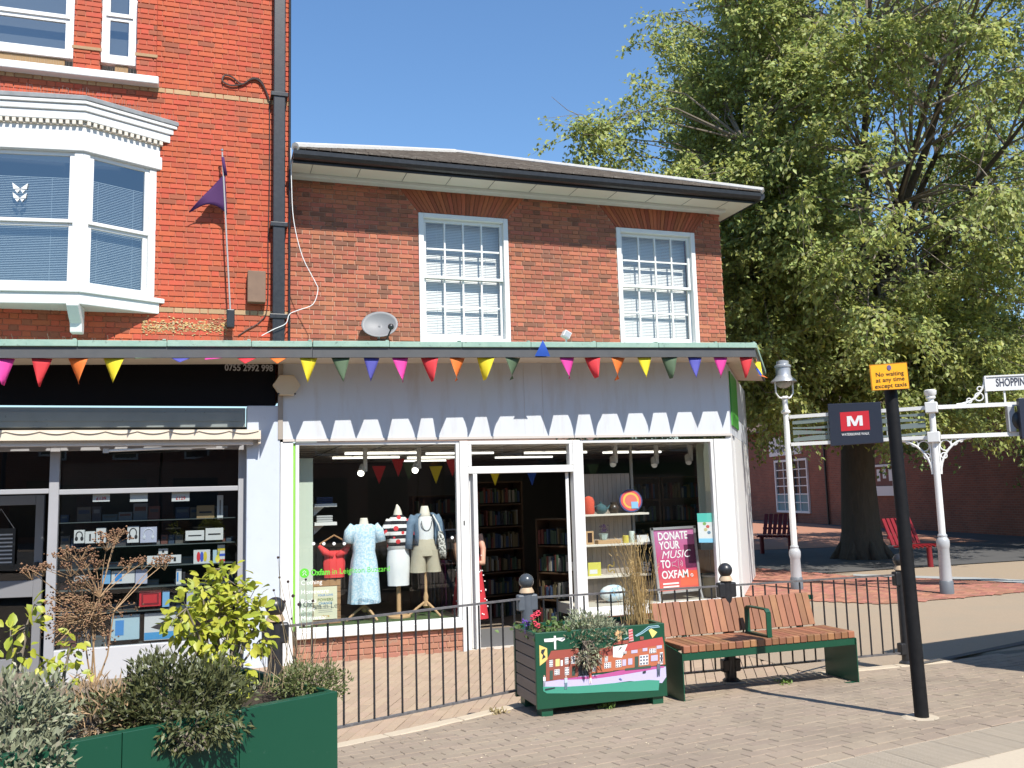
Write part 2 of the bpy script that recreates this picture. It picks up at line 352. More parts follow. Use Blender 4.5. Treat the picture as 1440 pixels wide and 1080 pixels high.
# ribbed slabs along the kerb, kerb stones, road
kerb = setting('kerb', (K0.x, K0.y, 0))
for i in range(-4, 6):
    b = MB(frame_z((K0.x, K0.y, zs(-6.9)+.008), KANG)); s = .4
    b.box(i*s+.004, (i+1)*s-.004, -.40, -.004, -.05, .004)
    for k in range(24):
        xx = i*s+.012+k*.0158; b.box(xx, xx+.009, -.39, -.014, .004, .0072)
    b.build('ribbed_slab', tact_m, kerb)
for i in range(-3, 5):
    MB(frame_z((K0.x, K0.y, zs(-6.9)), KANG)).box(i*.915+.004, (i+1)*.915-.004, -.74, -.408, -.25, .022).build('kerb_stone', kerb_m, kerb, bevel=.015)
rp = [K0-ku*30-kv*.75, K0+ku*60-kv*.75, K0+ku*60-kv*9, K0-ku*30-kv*9]
MB().add([(p.x, p.y, zs(-8)+.004) for p in rp], [(0, 3, 2, 1)]).build('road', asphalt, kind='structure')

# ------------------------------------------------------------------ brickwork
def brickwork(parent, name, x0, x1, z0, z1, Y, course, m, holes=(), n_ind=300, LS=.215, LH=.105, j=.010, seed=1, special=None, sname='buff_brick', depth=.03, kindfield=True, axis=None):
    """Flemish bond; holes: (zlo, zhi, fn(z)->(xa, xb)); special: {course index: material}; each brick a block proud of the mortar"""
    rg = random.Random(seed); items = []; ci = 0; z = z0
    while z+course*.5 < z1:
        x = x0 - (0 if ci % 2 else (LS+LH)/2+.03*rg.random()); k = 0; zc = z+course/2
        while x < x1:
            L = LS if k % 2 == 0 else LH; k += 1
            a, b = max(x, x0), min(x+L-j, x1); x += L
            if b-a < .02: continue
            segs = [(a, b)]
            for (h0, h1, fn) in holes:
                if h0 < zc < h1:
                    ha, hb = fn(zc); ns = []
                    for (p, q) in segs:
                        if hb <= p or ha >= q: ns.append((p, q)); continue
                        if ha-p > .02: ns.append((p, ha-.004))
                        if q-hb > .02: ns.append((hb+.004, q))
                    segs = ns
            for (p, q) in segs: items.append((p, q, z, ci, abs((q-p)-(L-j)) < 1e-6 and L))
        z += course; ci += 1
    hh = (course-j)/2; sh = {}
    for L in (LS, LH):
        o = MB(); w = (L-j)/2; e = .0035
        o.add([(-w,depth,-hh),(w,depth,-hh),(w,depth,hh),(-w,depth,hh),(-w,e,-hh),(w,e,-hh),(w,e,hh),(-w,e,hh),(-w+e,0,-hh+e),(w-e,0,-hh+e),(w-e,0,hh-e),(-w+e,0,hh-e)],
              [(0,1,5,4),(1,2,6,5),(2,3,7,6),(3,0,4,7),(4,5,9,8),(5,6,10,9),(6,7,11,10),(7,4,8,11),(8,9,10,11)])
        me = o.mesh(name, (0,0,0)); me.materials.append(m); sh[L] = (me, o)
    full = [i for i in items if i[4] and not (special and i[3] in special)]
    full.sort(key=lambda i: (Vector(((i[0]+i[1])/2, Y, i[2]))-CAM).length if proj(((i[0]+i[1])/2, Y, i[2]))[0] > 5 else 99)
    ind = set(full[:n_ind]); fld = MB(); spc = {}
    for it in items:
        p, q, zz, ci, L = it; yj = Y+rg.uniform(-.004, .003); c = ((p+q)/2, yj, zz+course/2)
        if it in ind: inst(name, sh[L][0], parent, c); continue
        b = spc.setdefault(special[ci], MB()) if special and ci in special else fld
        w = (q-p)/2; e = .0035
        b.add([(c[0]+sx*(w-i*e), c[1]+y, c[2]+sz*(hh-i*e)) for y, i in ((depth, 0), (e, 0), (0, 1)) for sx, sz in ((-1,-1),(1,-1),(1,1),(-1,1))],
              [(0,1,5,4),(1,2,6,5),(2,3,7,6),(3,0,4,7),(4,5,9,8),(5,6,10,9),(6,7,11,10),(7,4,8,11),(8,9,10,11)])
    if fld.v: fld.build(name+'work', m, parent, kind='stuff')
    for mm, b in spc.items(): b.build(sname+'_course', mm, parent, kind='stuff')
def backing(name, parent, x0, x1, z0, z1, y0, y1, holes, m):
    xs_ = sorted({x0, x1} | {h for q in holes for h in q[:2] if x0 < h < x1}); zs_ = sorted({z0, z1} | {h for q in holes for h in q[2:] if z0 < h < z1}); b = MB()
    for i in range(len(xs_)-1):
        for k in range(len(zs_)-1):
            cx, cz = (xs_[i]+xs_[i+1])/2, (zs_[k]+zs_[k+1])/2
            if not any(q[0] < cx < q[1] and q[2] < cz < q[3] for q in holes): b.box(xs_[i], xs_[i+1], y0, y1, zs_[k], zs_[k+1])
    return b.build(name, m, parent)
def rect(h): return (h[2], h[3], lambda z, a=h[0], b=h[1]: (a, b))
def frame(b, x0, x1, z0, z1, y0, y1, t, tb=None, tt=None):    # rectangular frame of four butted bars
    tb = t if tb is None else tb; tt = t if tt is None else tt
    b.box(x0, x0+t, y0, y1, z0, z1); b.box(x1-t, x1, y0, y1, z0, z1)
    b.box(x0+t, x1-t, y0, y1, z0, z0+tb); b.box(x0+t, x1-t, y0, y1, z1-tt, z1); return b
def blinds(parent, x0, x1, z0, z1, y, step=.025, tilt=.0118, name='blind', M=None, drop_=.004):
    b = MB(M); z = z1
    while z > z0: b.add([(x0, y-.0065, z-tilt), (x1, y-.0065, z-tilt), (x1, y+.0065, z+tilt), (x0, y+.0065, z+tilt)], [(0,1,2,3)]); z -= step
    for t in (.18, .82): b.box(x0+(x1-x0)*t-.002, x0+(x1-x0)*t+.002, y-.012, y-.010, z0, z1)
    return b.build(name, blind, parent)

# ------------------------------------------------------------------ centre building
B = thing('brick_shop_building', (4.2, 1.2, -.31), 'two-storey brown-red brick building with hipped roof over the white charity shopfront', 'building')
YB = 1.2
w1 = (2.90, 4.30, 3.90, 5.87); w2 = (6.13, 7.55, 3.94, 5.87)
def arch(h, up_=.375, sp=.30): return (h[3], h[3]+up_, lambda z: (h[0]-sp*(z-h[3])/up_, h[1]+sp*(z-h[3])/up_))
backing('wall', B, 1.0, 8.045, 3.2, 6.27, YB+.012, YB+.26, [w1, w2], mortarB)
brickwork(B, 'brick', 1.0, 8.05, 3.44, 6.265, YB, .0685, brickB, [rect(w1), rect(w2), arch(w1), arch(w2)], seed=3)
# flank and rear of the upper storey, room behind the windows
MB().box(7.8, 8.04, YB+.27, 7.5, 3.2, 6.27).build('side_wall', brickB, B)
MB().box(1.0, 7.79, YB+1.6, YB+1.7, 3.2, 6.2).build('room_wall', mat('upstairs_wall', (.35, .33, .30), .9), B)
for h in (w1, w2):
    n = 25; b0 = h[0]; b1 = h[1]
    for k in range(n):
        t0, t1 = k/n, (k+1)/n; g = .004
        xa, xb = b0+(b1-b0)*t0+g, b0+(b1-b0)*t1-g; ta, tb = b0-.3+(b1-b0+.6)*t0+g, b0-.3+(b1-b0+.6)*t1-g
        y = YB-.004+RNG.uniform(-.003, .002)
        MB().hexa([(xa, y, h[3]+.004), (xb, y, h[3]+.004), (xb, y+.05, h[3]+.004), (xa, y+.05, h[3]+.004), (ta, y, h[3]+.375), (tb, y, h[3]+.375), (tb, y+.05, h[3]+.375), (ta, y+.05, h[3]+.375)]).build('arch_brick', brick_rub, B)
    win = frame(MB(), h[0], h[1], h[2], h[3], YB-.012, YB+.16, .075, .09, .07).build('window', white_trim, B, bevel=.006)
    gx0, gx1, gz0, gz1 = h[0]+.075, h[1]-.075, h[2]+.09, h[3]-.07; zm = (gz0+gz1)/2+.02
    s = MB(); frame(s, gx0, gx1, zm-.02, gz1, YB+.05, YB+.09, .045, .04, .05).build('sash', white_trim, win)
    s = MB(); frame(s, gx0, gx1, gz0, zm+.02, YB+.095, YB+.135, .045, .07, .035).build('sash', white_trim, win)
    for (za, zb, yy) in ((zm+.02, gz1-.05, YB+.06), (gz0+.07, zm-.015, YB+.105)):
        xa, xb = gx0+.045, gx1-.045
        s = MB()
        for k in (1, 2, 3): s.box(xa+(xb-xa)*k/4-.012, xa+(xb-xa)*k/4+.012, yy-.008, yy+.022, za, zb)
        s.build('glazing_bar', white_trim, win); s = MB()
        for k in range(4):
            s.box(xa+(xb-xa)*k/4+.0125, xa+(xb-xa)*(k+1)/4-.0125, yy-.006, yy+.02, (za+zb)/2-.012, (za+zb)/2+.012)
        s.build('glazing_bar', white_trim, win)
        for k in range(4):
            for q in range(2):
                z_a = za+(zb-za)*q/2; z_b = za+(zb-za)*(q+1)/2; y = yy+.01+RNG.uniform(-.001, .001); d = RNG.uniform(-.0015, .0015)
                MB().quad((xa+(xb-xa)*k/4+.002, y, z_a+.002), (xa+(xb-xa)*(k+1)/4-.002, y+d, z_a+.002), (xa+(xb-xa)*(k+1)/4-.002, y+d, z_b-.002), (xa+(xb-xa)*k/4+.002, y, z_b-.002)).build('pane', glass_win, win)
    blinds(win, gx0+.02, gx1-.02, gz0-.02, gz1, YB+.19)
    boxo('sill', white_trim, win, h[0]-.04, h[1]+.04, YB-.06, YB+.0, h[2]-.07, h[2]-.002, bevel=.006)
# eaves
ZE = 6.27
sf = MB(); sf.box(1.03, 8.36, .66, YB+.02, ZE, ZE+.05); sf.box(8.05, 8.36, YB+.021, 7.6, ZE, ZE+.05); sf.build('soffit', soffit_white, B)
s = MB()
for k in range(11): s.box(1.3+k*.66, 1.306+k*.66, .67, YB-.17, ZE-.004, ZE-.0005)
s.build('soffit_joint', dark_board, B)
boxo('soffit_moulding', white, B, 1.03, 8.08, YB-.16, YB-.001, ZE-.055, ZE-.001, bevel=.01)
boxo('fascia', black_metal, B, 1.03, 8.38, .635, .658, ZE-.01, ZE+.13)
g = MB(); prof = [(-.12, .075), (-.115, .02), (-.085, -.022), (-.045, -.035), (-.005, -.022), (0, .0), (0, .075)]
g.prism([(1.03, .634+p[0], ZE+.055+p[1]) for p in prof], (7.39, 0, 0))
g.prism([(8.36-p[0]+.03, .55, ZE+.055+p[1]) for p in prof], (0, 7, 0)); g.build('gutter', black_metal, B)
ridge = 4.7; zr = 8.27; tile_m = mat('roof_tile', (.13, .105, .085), .9, noise=(12, .4), col2=(.085, .07, .058), isl=.2, bump=(60, .5, .01), stain=(6, (.25, .225, .19), .55, .7))
ap = 4.45; lx = 1.03
roof = MB(); roof.add([(lx, .52, ZE+.14), (8.46, .52, ZE+.14), (ap, ridge, zr), (8.46, 8.9, ZE+.14), (lx, 8.9, ZE+.14)], [(0, 1, 2), (1, 3, 2), (3, 4, 2), (4, 0, 2)])
roof = roof.build('roof', tile_m, B)
tl = MB(); nrow = 34
for i in range(nrow):
    t0 = i/nrow; t1 = (i+1.25)/nrow; y0 = .50+(ridge-.5)*t0; y1 = .5+(ridge-.5)*min(t1, 1); za = ZE+.155+(zr-ZE-.14)*t0; zb = ZE+.145+(zr-ZE-.14)*min(t1, 1)
    xe = 8.48-(8.48-ap)*t0; xs0 = lx+(ap-lx)*t0; x = xs0-(i % 2)*.085
    while x < xe-.02:
        x2 = min(x+.165, xe); j = RNG.uniform(0, .006)
        tl.add([(x, y0, za+.012+j), (x2, y0, za+.012+j), (x2, y1, zb), (x, y1, zb), (x, y0+.002, za-.005), (x2, y0+.002, za-.005)], [(0,1,2,3), (4,5,1,0)]); x += .17
tl.build('roof_tiles', tile_m, roof, kind='stuff')
rm = mat('pale_ridge_mortar', (.55, .54, .51), .8, noise=(14, .4), col2=(.38, .37, .35))
b = MB()
b.tube([(8.46, .52, ZE+.17), (8.46+(ap-8.46)*.5, .52+(ridge-.52)*.5, ZE+.17+(zr-ZE-.14)*.5), (ap, ridge, zr+.02)], .055, 8)
b.tube([(lx+.02, .52, ZE+.17), (lx+(ap-lx)*.5, .52+(ridge-.52)*.5, ZE+.17+(zr-ZE-.14)*.5), (ap, ridge, zr+.02)], .06, 8); b.build('ridge_tile', rm, roof, smooth=True)
# canopy shared height: rises slightly to the right
def zc(x): return 3.463+.0238*x
FX = math.cos(R(53.5)); FY = math.sin(R(53.5))
def canopy(parent, xa, xb, end=False, nm='canopy'):
    yf = -.62; q = 3.2 if end else 0
    def ring(dz0, dz1, y0, y1, x0=xa, x1=xb):
        return [(x0, y0, zc(x0)+dz0), (x1, y0, zc(x1)+dz0), (x1, y1, zc(x1)+dz0), (x0, y1, zc(x0)+dz0), (x0, y0, zc(x0)+dz1), (x1, y0, zc(x1)+dz1), (x1, y1, zc(x1)+dz1), (x0, y1, zc(x0)+dz1)]
    c = MB(); c.hexa(ring(-.125, -.001, yf, yf+.03))
    if end: p0 = Vector((xb, yf, 0)); p1 = p0+Vector((FX, FY, 0))*q; n = Vector((-FY, FX, 0))*.03; c.hexa([(p0.x, p0.y, zc(xb)-.125), (p1.x, p1.y, zc(xb)-.125), (p1.x+n.x, p1.y+n.y, zc(xb)-.125), (p0.x+n.x, p0.y+n.y+.03, zc(xb)-.125), (p0.x, p0.y, zc(xb)-.001), (p1.x, p1.y, zc(xb)-.001), (p1.x+n.x, p1.y+n.y, zc(xb)-.001), (p0.x+n.x, p0.y+n.y+.03, zc(xb)-.001)])
    c = c.build(nm, dark_board, parent)
    k = MB(); xx = xa
    while xx < xb-.01:
        x2 = min(xx+.93, xb); j = RNG.uniform(0, .006)
        k.hexa(ring(.0+j*.3, .07+j, yf-.025-j, yf+.05, xx+.002, x2-.002)); k.hexa(ring(.071, .088, yf-.03, yf+.07, x2-.05, x2-.01)); xx = x2
    k.hexa(ring(.045, .062, yf+.051, .89 if not end else 1.195))
    if end:
        p0 = Vector((xb, yf, 0)); p1 = p0+Vector((FX, FY, 0))*q; o = Vector((FY, -FX, 0))*.025; n = Vector((-FY, FX, 0))*.06
        k.hexa([(p0.x+o.x, p0.y+o.y, zc(xb)), (p1.x+o.x, p1.y+o.y, zc(xb)), (p1.x+n.x, p1.y+n.y, zc(xb)), (p0.x+n.x, p0.y+n.y, zc(xb)), (p0.x+o.x, p0.y+o.y, zc(xb)+.072), (p1.x+o.x, p1.y+o.y, zc(xb)+.072), (p1.x+n.x, p1.y+n.y, zc(xb)+.072), (p0.x+n.x, p0.y+n.y, zc(xb)+.072)])
        k.prism([(xb-.02, yf+.03, zc(xb)+.045), (xb-.02+FX*q, yf+.03+FY*q, zc(xb)+.045), (xb-.02, yf+.03+FY*q, zc(xb)+.045)], (0, 0, .015))
    k.build('copper_edge', copper, c, bevel=.006)
    s_ = MB(); s_.hexa(ring(-.115, -.09, yf+.031, .02))
    if end: s_.prism([(xb, yf+.031, zc(xb)-.115), (xb-.03+FX*q, yf+FY*q, zc(xb)-.115), (xb, yf+FY*q, zc(xb)-.115)], (0, 0, .025))
    s_.build('soffit', soffit_beige, c); return c
canB = canopy(B, 1.16, 7.36, True)
# shopfront
def zf0(x): return 2.425+.0065*(x-.85)
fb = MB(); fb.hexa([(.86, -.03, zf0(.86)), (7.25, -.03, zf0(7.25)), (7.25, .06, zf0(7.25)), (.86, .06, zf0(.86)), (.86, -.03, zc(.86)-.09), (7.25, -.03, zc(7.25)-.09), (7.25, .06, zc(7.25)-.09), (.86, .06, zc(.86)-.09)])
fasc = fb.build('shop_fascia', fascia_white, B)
MB().hexa([(.80, -.045, 2.42), (.857, -.045, 2.42), (.857, .05, 2.42), (.80, .05, 2.42), (.80, -.045, 3.40), (.857, -.045, 3.40), (.857, .05, 3.40), (.80, .05, 3.40)]).build('end_trim', mat('taupe_trim', (.30, .26, .22), .6), fasc)
MB().hexa([(.86, -.05, zf0(.86)-.035), (7.26, -.05, zf0(7.26)-.035), (7.26, .05, zf0(7.26)-.035), (.86, .05, zf0(.86)-.035), (.86, -.05, zf0(.86)-.002), (7.26, -.05, zf0(7.26)-.002), (7.26, .05, zf0(7.26)-.002), (.86, .05, zf0(.86)-.002)]).build('bottom_trim', mat('grey_trim', (.50, .46, .42), .6), fasc)
for xj in (4.05, 4.32): boxo('board_joint', mat('grey_trim', (.5, .46, .42)), fasc, xj, xj+.004, -.0325, -.0302, zf0(xj), 3.42)
def flank(t, o=0): return Vector((7.25+FX*t+FY*o, -.03+FY*t-FX*o, 0))
def fslab(t0, t1, z0, z1, o=.0, th=.08):
    a, b_, c_, d_ = flank(t0, o), flank(t1, o), flank(t1, o-th), flank(t0, o-th)
    return MB().hexa([(p.x, p.y, z0) for p in (a, b_, c_, d_)]+[(p.x, p.y, z1) for p in (a, b_, c_, d_)])
fslab(0, 4.2, 2.46, 3.5, .0).build('side_fascia', fascia_white, B)
leaf_g = mat('bright_green_sign', (.05, .28, .03), .5)
fslab(.25, 1.6, 2.6, 3.42, .022, .02).build('side_sign', leaf_g, B)
fslab(.0, .32, -.02, 2.455, .0).build('corner_post', white, B, bevel=.008)
fslab(.36, .75, -.02, 2.455, -.02).build('corner_panel', white, B)
fslab(.79, 4.2, -.02, 2.455, .0).build('side_wall', white, B)
fslab(.0, 4.2, -.3, -.025, .01).build('side_plinth', brick_plinth, B)
ZT = 2.385
for nm, x0, x1, z0 in (('corner_pillar', .83, .985, -.33), ('door_post', 3.126, 3.242, -.34), ('door_post', 4.735, 4.85, -.34), ('corner_pillar', 6.96, 7.245, -.02)):
    boxo(nm, white, B, x0, x1, -.035, .10, z0, ZT, bevel=.008)
gstrip = mat('green_strip', (.22, .50, .06), .5); boxo('green_strip', gstrip, B, .987, 1.012, -.01, .05, .08, ZT-.02)
for (x0, x1, pl) in ((1.014, 3.124, -.33), (4.852, 6.958, -.30)):
    sw = frame(MB(), x0, x1, .075, ZT, -.015, .06, .045, .03, .04).build('shop_window', white, B, bevel=.005)
    MB().quad((x0+.04, .02, .1), (x1-.04, .021, .1), (x1-.04, .02, ZT-.03), (x0+.04, .0205, ZT-.03)).build('pane', glass_clear, sw)
    boxo('sill', white, sw, x0-.02, x1+.001, -.07, .12, -.015, .074, bevel=.008)
    boxo('plinth_wall', mortarB, B, x0-.02, x1, .005, .12, pl-.05, -.016)
    brickwork(B, 'plinth_brick', x0-.02, x1, pl-.008, -.018, -.008, .076, brick_plinth, n_ind=120, seed=int(x0*10), depth=.02)
# doorway: head, transom light, two open leaves, threshold
dh = MB(); dh.box(3.243, 4.734, -.03, .09, 1.95, 2.045); dh.box(3.243, 4.734, -.03, .09, 2.335, ZT); dh.box(3.243, 3.29, -.03, .09, 2.046, 2.334); dh.box(4.687, 4.734, -.03, .09, 2.046, 2.334)
dh = dh.build('door_head', white, B, bevel=.006); MB().quad((3.28, .03, 2.04), (4.69, .031, 2.04), (4.69, .03, 2.34), (3.28, .0305, 2.34)).build('pane', glass_clear, dh)
boxo('threshold', mat('pale_stone', (.5, .45, .38), .8), B, 3.243, 4.734, -.08, .12, -.36, -.315, bevel=.006)
for (hx, an, nm) in ((3.29, 84, 'l'), (4.67, 68, 'r')):
    M_ = frame_z((hx, .05, 0), an); dw = .66
    lf = MB(M_); lf.box(0, .075, -.022, .022, -.31, 1.945); lf.box(dw-.075, dw, -.022, .022, -.31, 1.945); lf.box(.076, dw-.076, -.022, .022, -.31, -.13); lf.box(.076, dw-.076, -.022, .022, 1.85, 1.945); lf.box(.076, dw-.076, -.022, .022, .62, .80)
    lf = lf.build('door', white_trim, B, bevel=.004)
    for z0, z1 in ((-.13, .62), (.80, 1.85)): MB(M_).quad((.07, .001, z0), (dw-.07, .001, z0), (dw-.07, 0, z1), (.07, 0, z1)).build('pane', glass_clear, lf)
    MB(M_).box(dw-.06, dw-.02, -.05, .05, .56, .68).build('handle', mat('steel', (.5, .5, .5), .3, 1), lf)
boxo('door_jamb', white, B, 3.30, 3.355, -.045, .02, -.33, 1.945, bevel=.004)
boxo('lock_plate', black_metal, B, 3.16, 3.175, -.04, -.034, 1.28, 1.34)
# interior
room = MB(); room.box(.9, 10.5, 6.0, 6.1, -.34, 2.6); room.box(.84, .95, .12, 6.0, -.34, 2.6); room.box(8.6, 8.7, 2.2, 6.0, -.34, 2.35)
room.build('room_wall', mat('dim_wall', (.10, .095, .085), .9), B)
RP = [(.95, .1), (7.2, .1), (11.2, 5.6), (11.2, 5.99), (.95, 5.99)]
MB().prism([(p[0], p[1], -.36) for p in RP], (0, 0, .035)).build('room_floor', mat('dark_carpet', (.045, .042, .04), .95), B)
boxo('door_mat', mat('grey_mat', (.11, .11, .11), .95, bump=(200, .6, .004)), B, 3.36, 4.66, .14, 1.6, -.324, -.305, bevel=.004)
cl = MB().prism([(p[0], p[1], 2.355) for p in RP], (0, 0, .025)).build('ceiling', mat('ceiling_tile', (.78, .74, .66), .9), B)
s = MB()
for k in range(11): s.box(1.0+k*.6, 1.02+k*.6, .1, 6, 2.348, 2.3545)
for k in range(9): s.box(.95, 7.2+k*.42, .35+k*.6, .37+k*.6, 2.347, 2.353)
s.build('ceiling_grid', mat('grid_metal', (.33, .31, .28), .6), cl)
tubem = mat('lit_tube', (1, .97, .9), .4, emit=1.2)
for (x, y) in ((1.9, 1.9), (3.2, 2.2), (1.9, 3.3), (3.2, 3.6), (4.9, 2.4), (4.9, 4.0), (6.4, 2.6), (3.2, 4.9)):
    boxo('ceiling_tube', tubem, cl, x, x+1.1, y, y+.06, 2.315, 2.346)
gr = mat('display_grass', (.035, .085, .015), .95, bump=(260, .9, .01)); boxo('display_deck', gr, B, 1.02, 3.12, .07, 1.05, -.05, .085)
boxo('display_deck', mat('pale_deck', (.48, .44, .37), .8), B, 4.86, 6.94, .07, 1.05, -.05, .085)
pg = mat('pale_green_wall', (.50, .56, .47), .8); boxo('display_side_panel', pg, B, W(412, 700, .36).x-.1, W(440, 700, .36).x, .36, .40, .086, 2.2)
boxo('display_side_panel', pg, B, W(984, 700, .7).x, 7.6, .7, .74, .086, 2.35)
# ------------------------------------------------------------------ lettering
def text(s, size, m, pos, parent, name='lettering', right=(1, 0, 0), upv=(0, 0, 1), align='CENTER', bold=0, shear=0, space=1, th=.001, width=None, **kw):
    cu = bpy.data.curves.new(name, 'FONT'); cu.body = s; cu.size = size; cu.align_x = align; cu.align_y = 'CENTER'; cu.offset = bold; cu.shear = shear; cu.space_character = space; cu.resolution_u = 3
    o = bpy.data.objects.new(name, cu); COL.objects.link(o); dg = bpy.context.evaluated_depsgraph_get(); dg.update()
    me0 = bpy.data.meshes.new_from_object(o.evaluated_get(dg)); v = [tuple(q.co) for q in me0.vertices]; f = [tuple(p.vertices) for p in me0.polygons]
    bpy.data.objects.remove(o); bpy.data.curves.remove(cu); bpy.data.meshes.remove(me0)
    if not v: return None
    k = 1.0
    if width:
        xs_ = [q[0] for q in v]; k = width/(max(xs_)-min(xs_))
    r = Vector(right); u = Vector(upv); p = Vector(pos); b = MB(); b.add([p+r*(q[0]*k)+u*q[1] for q in v], f)
    return b.build(name, m, parent, **kw)
def ink(name, c): return mat('ink_'+name, c, .6)

# ------------------------------------------------------------------ left building
A = thing('red_brick_building', (-1.2, .9, -.31), 'tall bright red brick building with white bay window at the left', 'building')
YA = .9
def bx(px, py): return W(px, py, YA).x
zsill = W(222, 113, YA).z; zS1 = W(320, 137, YA).z; 
hw1 = (-3.7, bx(105, 60), zsill+.0, 10.5); hw2 = (bx(141, 60), bx(194, 60), zsill+.0, 10.5)
bayhole = (-4.0, -.80, 4.15, 6.55)
backing('wall', A, -4.2, 1.005, 3.0, 10.4, YA+.012, YA+.3, [hw1, hw2, bayhole], mortarA)
c_ = .0735; z0A = zS1-.036-c_*52
buff = {52: brick_buff, 10: brick_buff}
z2 = round((W(300, 438, YA).z-.036-z0A)/c_); buff = {52: brick_buff, z2: brick_buff}
brickwork(A, 'brick', -4.2, 1.01, z0A, 10.3, YA, c_, brickA, [rect(hw1), rect(hw2), rect(bayhole)], seed=11, special=buff, n_ind=300)
lich = mat('lichen_crust', (.42, .36, .26), .95, noise=(30, .3), col2=(.55, .30, .06), isl=.3, bump=(60, .9, .01))
b = MB()
for k in range(620):
    p = W(RNG.uniform(200, 320), RNG.gauss(459, 5), YA-.004); r = RNG.uniform(.003, .011); b.ball(p, r, 6, 1.6, .5, .8)
b.build('lichen', lich, A, kind='stuff')
MB().box(.985, 1.0, YA+.3, 8, 3.2, 10.4).build('side_wall', brickA, A)
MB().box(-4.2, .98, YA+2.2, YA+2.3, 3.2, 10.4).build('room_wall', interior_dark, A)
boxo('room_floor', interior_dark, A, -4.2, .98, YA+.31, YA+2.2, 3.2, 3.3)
# first-floor sill band, brick piers between the upper windows
boxo('window_sill', white, A, -4.2, W(223, 112, YA-.14).x, YA-.14, YA+.14, zsill-.11, zsill-.005, bevel=.012)
for (pa, pb, sd) in ((105, 143, 21), (193, 221, 22)):
    x0, x1 = bx(pa, 60), bx(pb, 60); boxo('pier', mortarA, A, x0+.01, x1-.01, YA-.078, YA-.0, zsill, 10.3)
    brickwork(A, 'pier_brick', x0, x1, zsill, 10.3, YA-.09, c_, brickA, seed=sd, n_ind=30, depth=.085)
    boxo('pier_cap', brick_buff, A, x0-.015, x1+.015, YA-.105, YA-.089, zsill+.27, zsill+.31)
for h, nm in ((hw1, 1), (hw2, 2)):
    z1_ = zsill+1.9; win = frame(MB(), h[0], h[1]-.01, zsill+.18, z1_, YA+.03, YA+.13, .06).build('window', white_trim, A, bevel=.005)
    zm = W(60, 20, YA).z-.03 if nm == 1 else W(165, 25, YA).z
    frame(MB(), h[0]+.06, h[1]-.07, zsill+.24, zm+.03, YA+.05, YA+.09, .05, .07, .05).build('sash', white_trim, win)
    frame(MB(), h[0]+.06, h[1]-.07, zm+.031, z1_-.06, YA+.03, YA+.06, .05).build('sash', white_trim, win)
    MB().quad((h[0]+.1, YA+.07, zsill+.3), (h[1]-.11, YA+.072, zsill+.3), (h[1]-.11, YA+.07, z1_-.1), (h[0]+.1, YA+.071, z1_-.1)).build('pane', glass_sky, win)
    boxo('curtain', mat('grey_curtain', (.30, .27, .25), .9), win, h[0]+.05, h[1]-.06, YA+.2, YA+.21, zsill+.25, z1_)
    boxo('box_filler', mat('brown_card', (.30, .19, .09), .8), win, (h[0]+h[1])/2-.05, h[1]-.12, YA+.06, YA+.12, zsill+.01, zsill+.17)
sp = MB()
for k in range(46):
    p = W(5+k*4.1, 97 if k < 25 else 107, YA-.02); x = -2.5+k*.036 if k < 26 else hw2[0]+.03+(k-26)*.02
    sp.tube([(x, YA+.02, zsill-.005), (x+RNG.uniform(-.02, .02), YA+RNG.uniform(-.04, .02), zsill+.12)], .0016, 3)
sp.build('bird_spikes', mat('spike_wire', (.45, .42, .38), .4, .6), A, kind='stuff')
# bay window
def on(px, py, P, ang):                                       # point of the upright plane through P (plan angle ang) seen at a photo pixel
    n = Vector((-math.sin(R(ang)), math.cos(R(ang)), 0)); d = ray(px, py); return CAM+d*((Vector(P)-CAM).dot(n)/d.dot(n))
PW = Vector((W(219, 330, YA).x, YA, 0)); AS, AF = 28, -7
PC = on(114, 330, PW, AS); PC.z = 0
us = Vector((math.cos(R(AS)), math.sin(R(AS)), 0)); ns = Vector((us.y, -us.x, 0)); uf = Vector((math.cos(R(AF)), math.sin(R(AF)), 0)); nf = Vector((uf.y, -uf.x, 0))
def bayplan(o):                                               # plan of the bay pushed outwards by o: left end, corner, right end at the wall
    a = PC+nf*o; c = PC+ns*o; den = uf.x*us.y-uf.y*us.x; t = ((c-a).x*us.y-(c-a).y*us.x)/den; K = a+uf*t
    e = K+us*((YA-K.y)/us.y); return [a-uf*2.6, K, e]
def bayslab(name, o, z0, z1, m, parent, bevel=0, oi=None):
    q = bayplan(o); poly = [(q[0].x, q[0].y, z0), (q[1].x, q[1].y, z0), (q[2].x, q[2].y, z0)]
    if oi is None: poly += [(q[0].x, YA, z0)]
    else: r = bayplan(oi); poly += [(r[2].x, r[2].y, z0), (r[1].x, r[1].y, z0), (r[0].x, r[0].y, z0)]
    b = MB(); b.prism([tuple(p) for p in poly], (0, 0, z1-z0)); return b.build(name, m, parent, bevel=bevel)
def zy(py): return on(114, py, PC, AF).z
bay = bayslab('bay_window', .03, zy(428), zy(404), white, A, .01)
bayslab('sill_moulding', .06, zy(412), zy(405)+.0, white, bay, .008, -.03)
bayslab('frieze', .015, zy(214), zy(176), white, bay, 0)
bayslab('architrave', .03, zy(213), zy(194), white, bay, .008, .0)
bayslab('dentil_bed', .03, zy(178), zy(171), mat('cream_dentil', (.62, .56, .47), .7), bay)
zl = zy(164)+.0
bayslab('cornice', .075, zy(172), zy(160), white, bay, .008); bayslab('cornice', .095, zy(160)+.001, zy(151), white, bay, .012); bayslab('cornice', .115, zy(151)+.001, zy(146), white, bay, .008)
bayslab('lead_roof', .125, zy(146)+.001, zy(138)-.01, lead, bay, .01)
q = bayplan(.03); dn = MB()
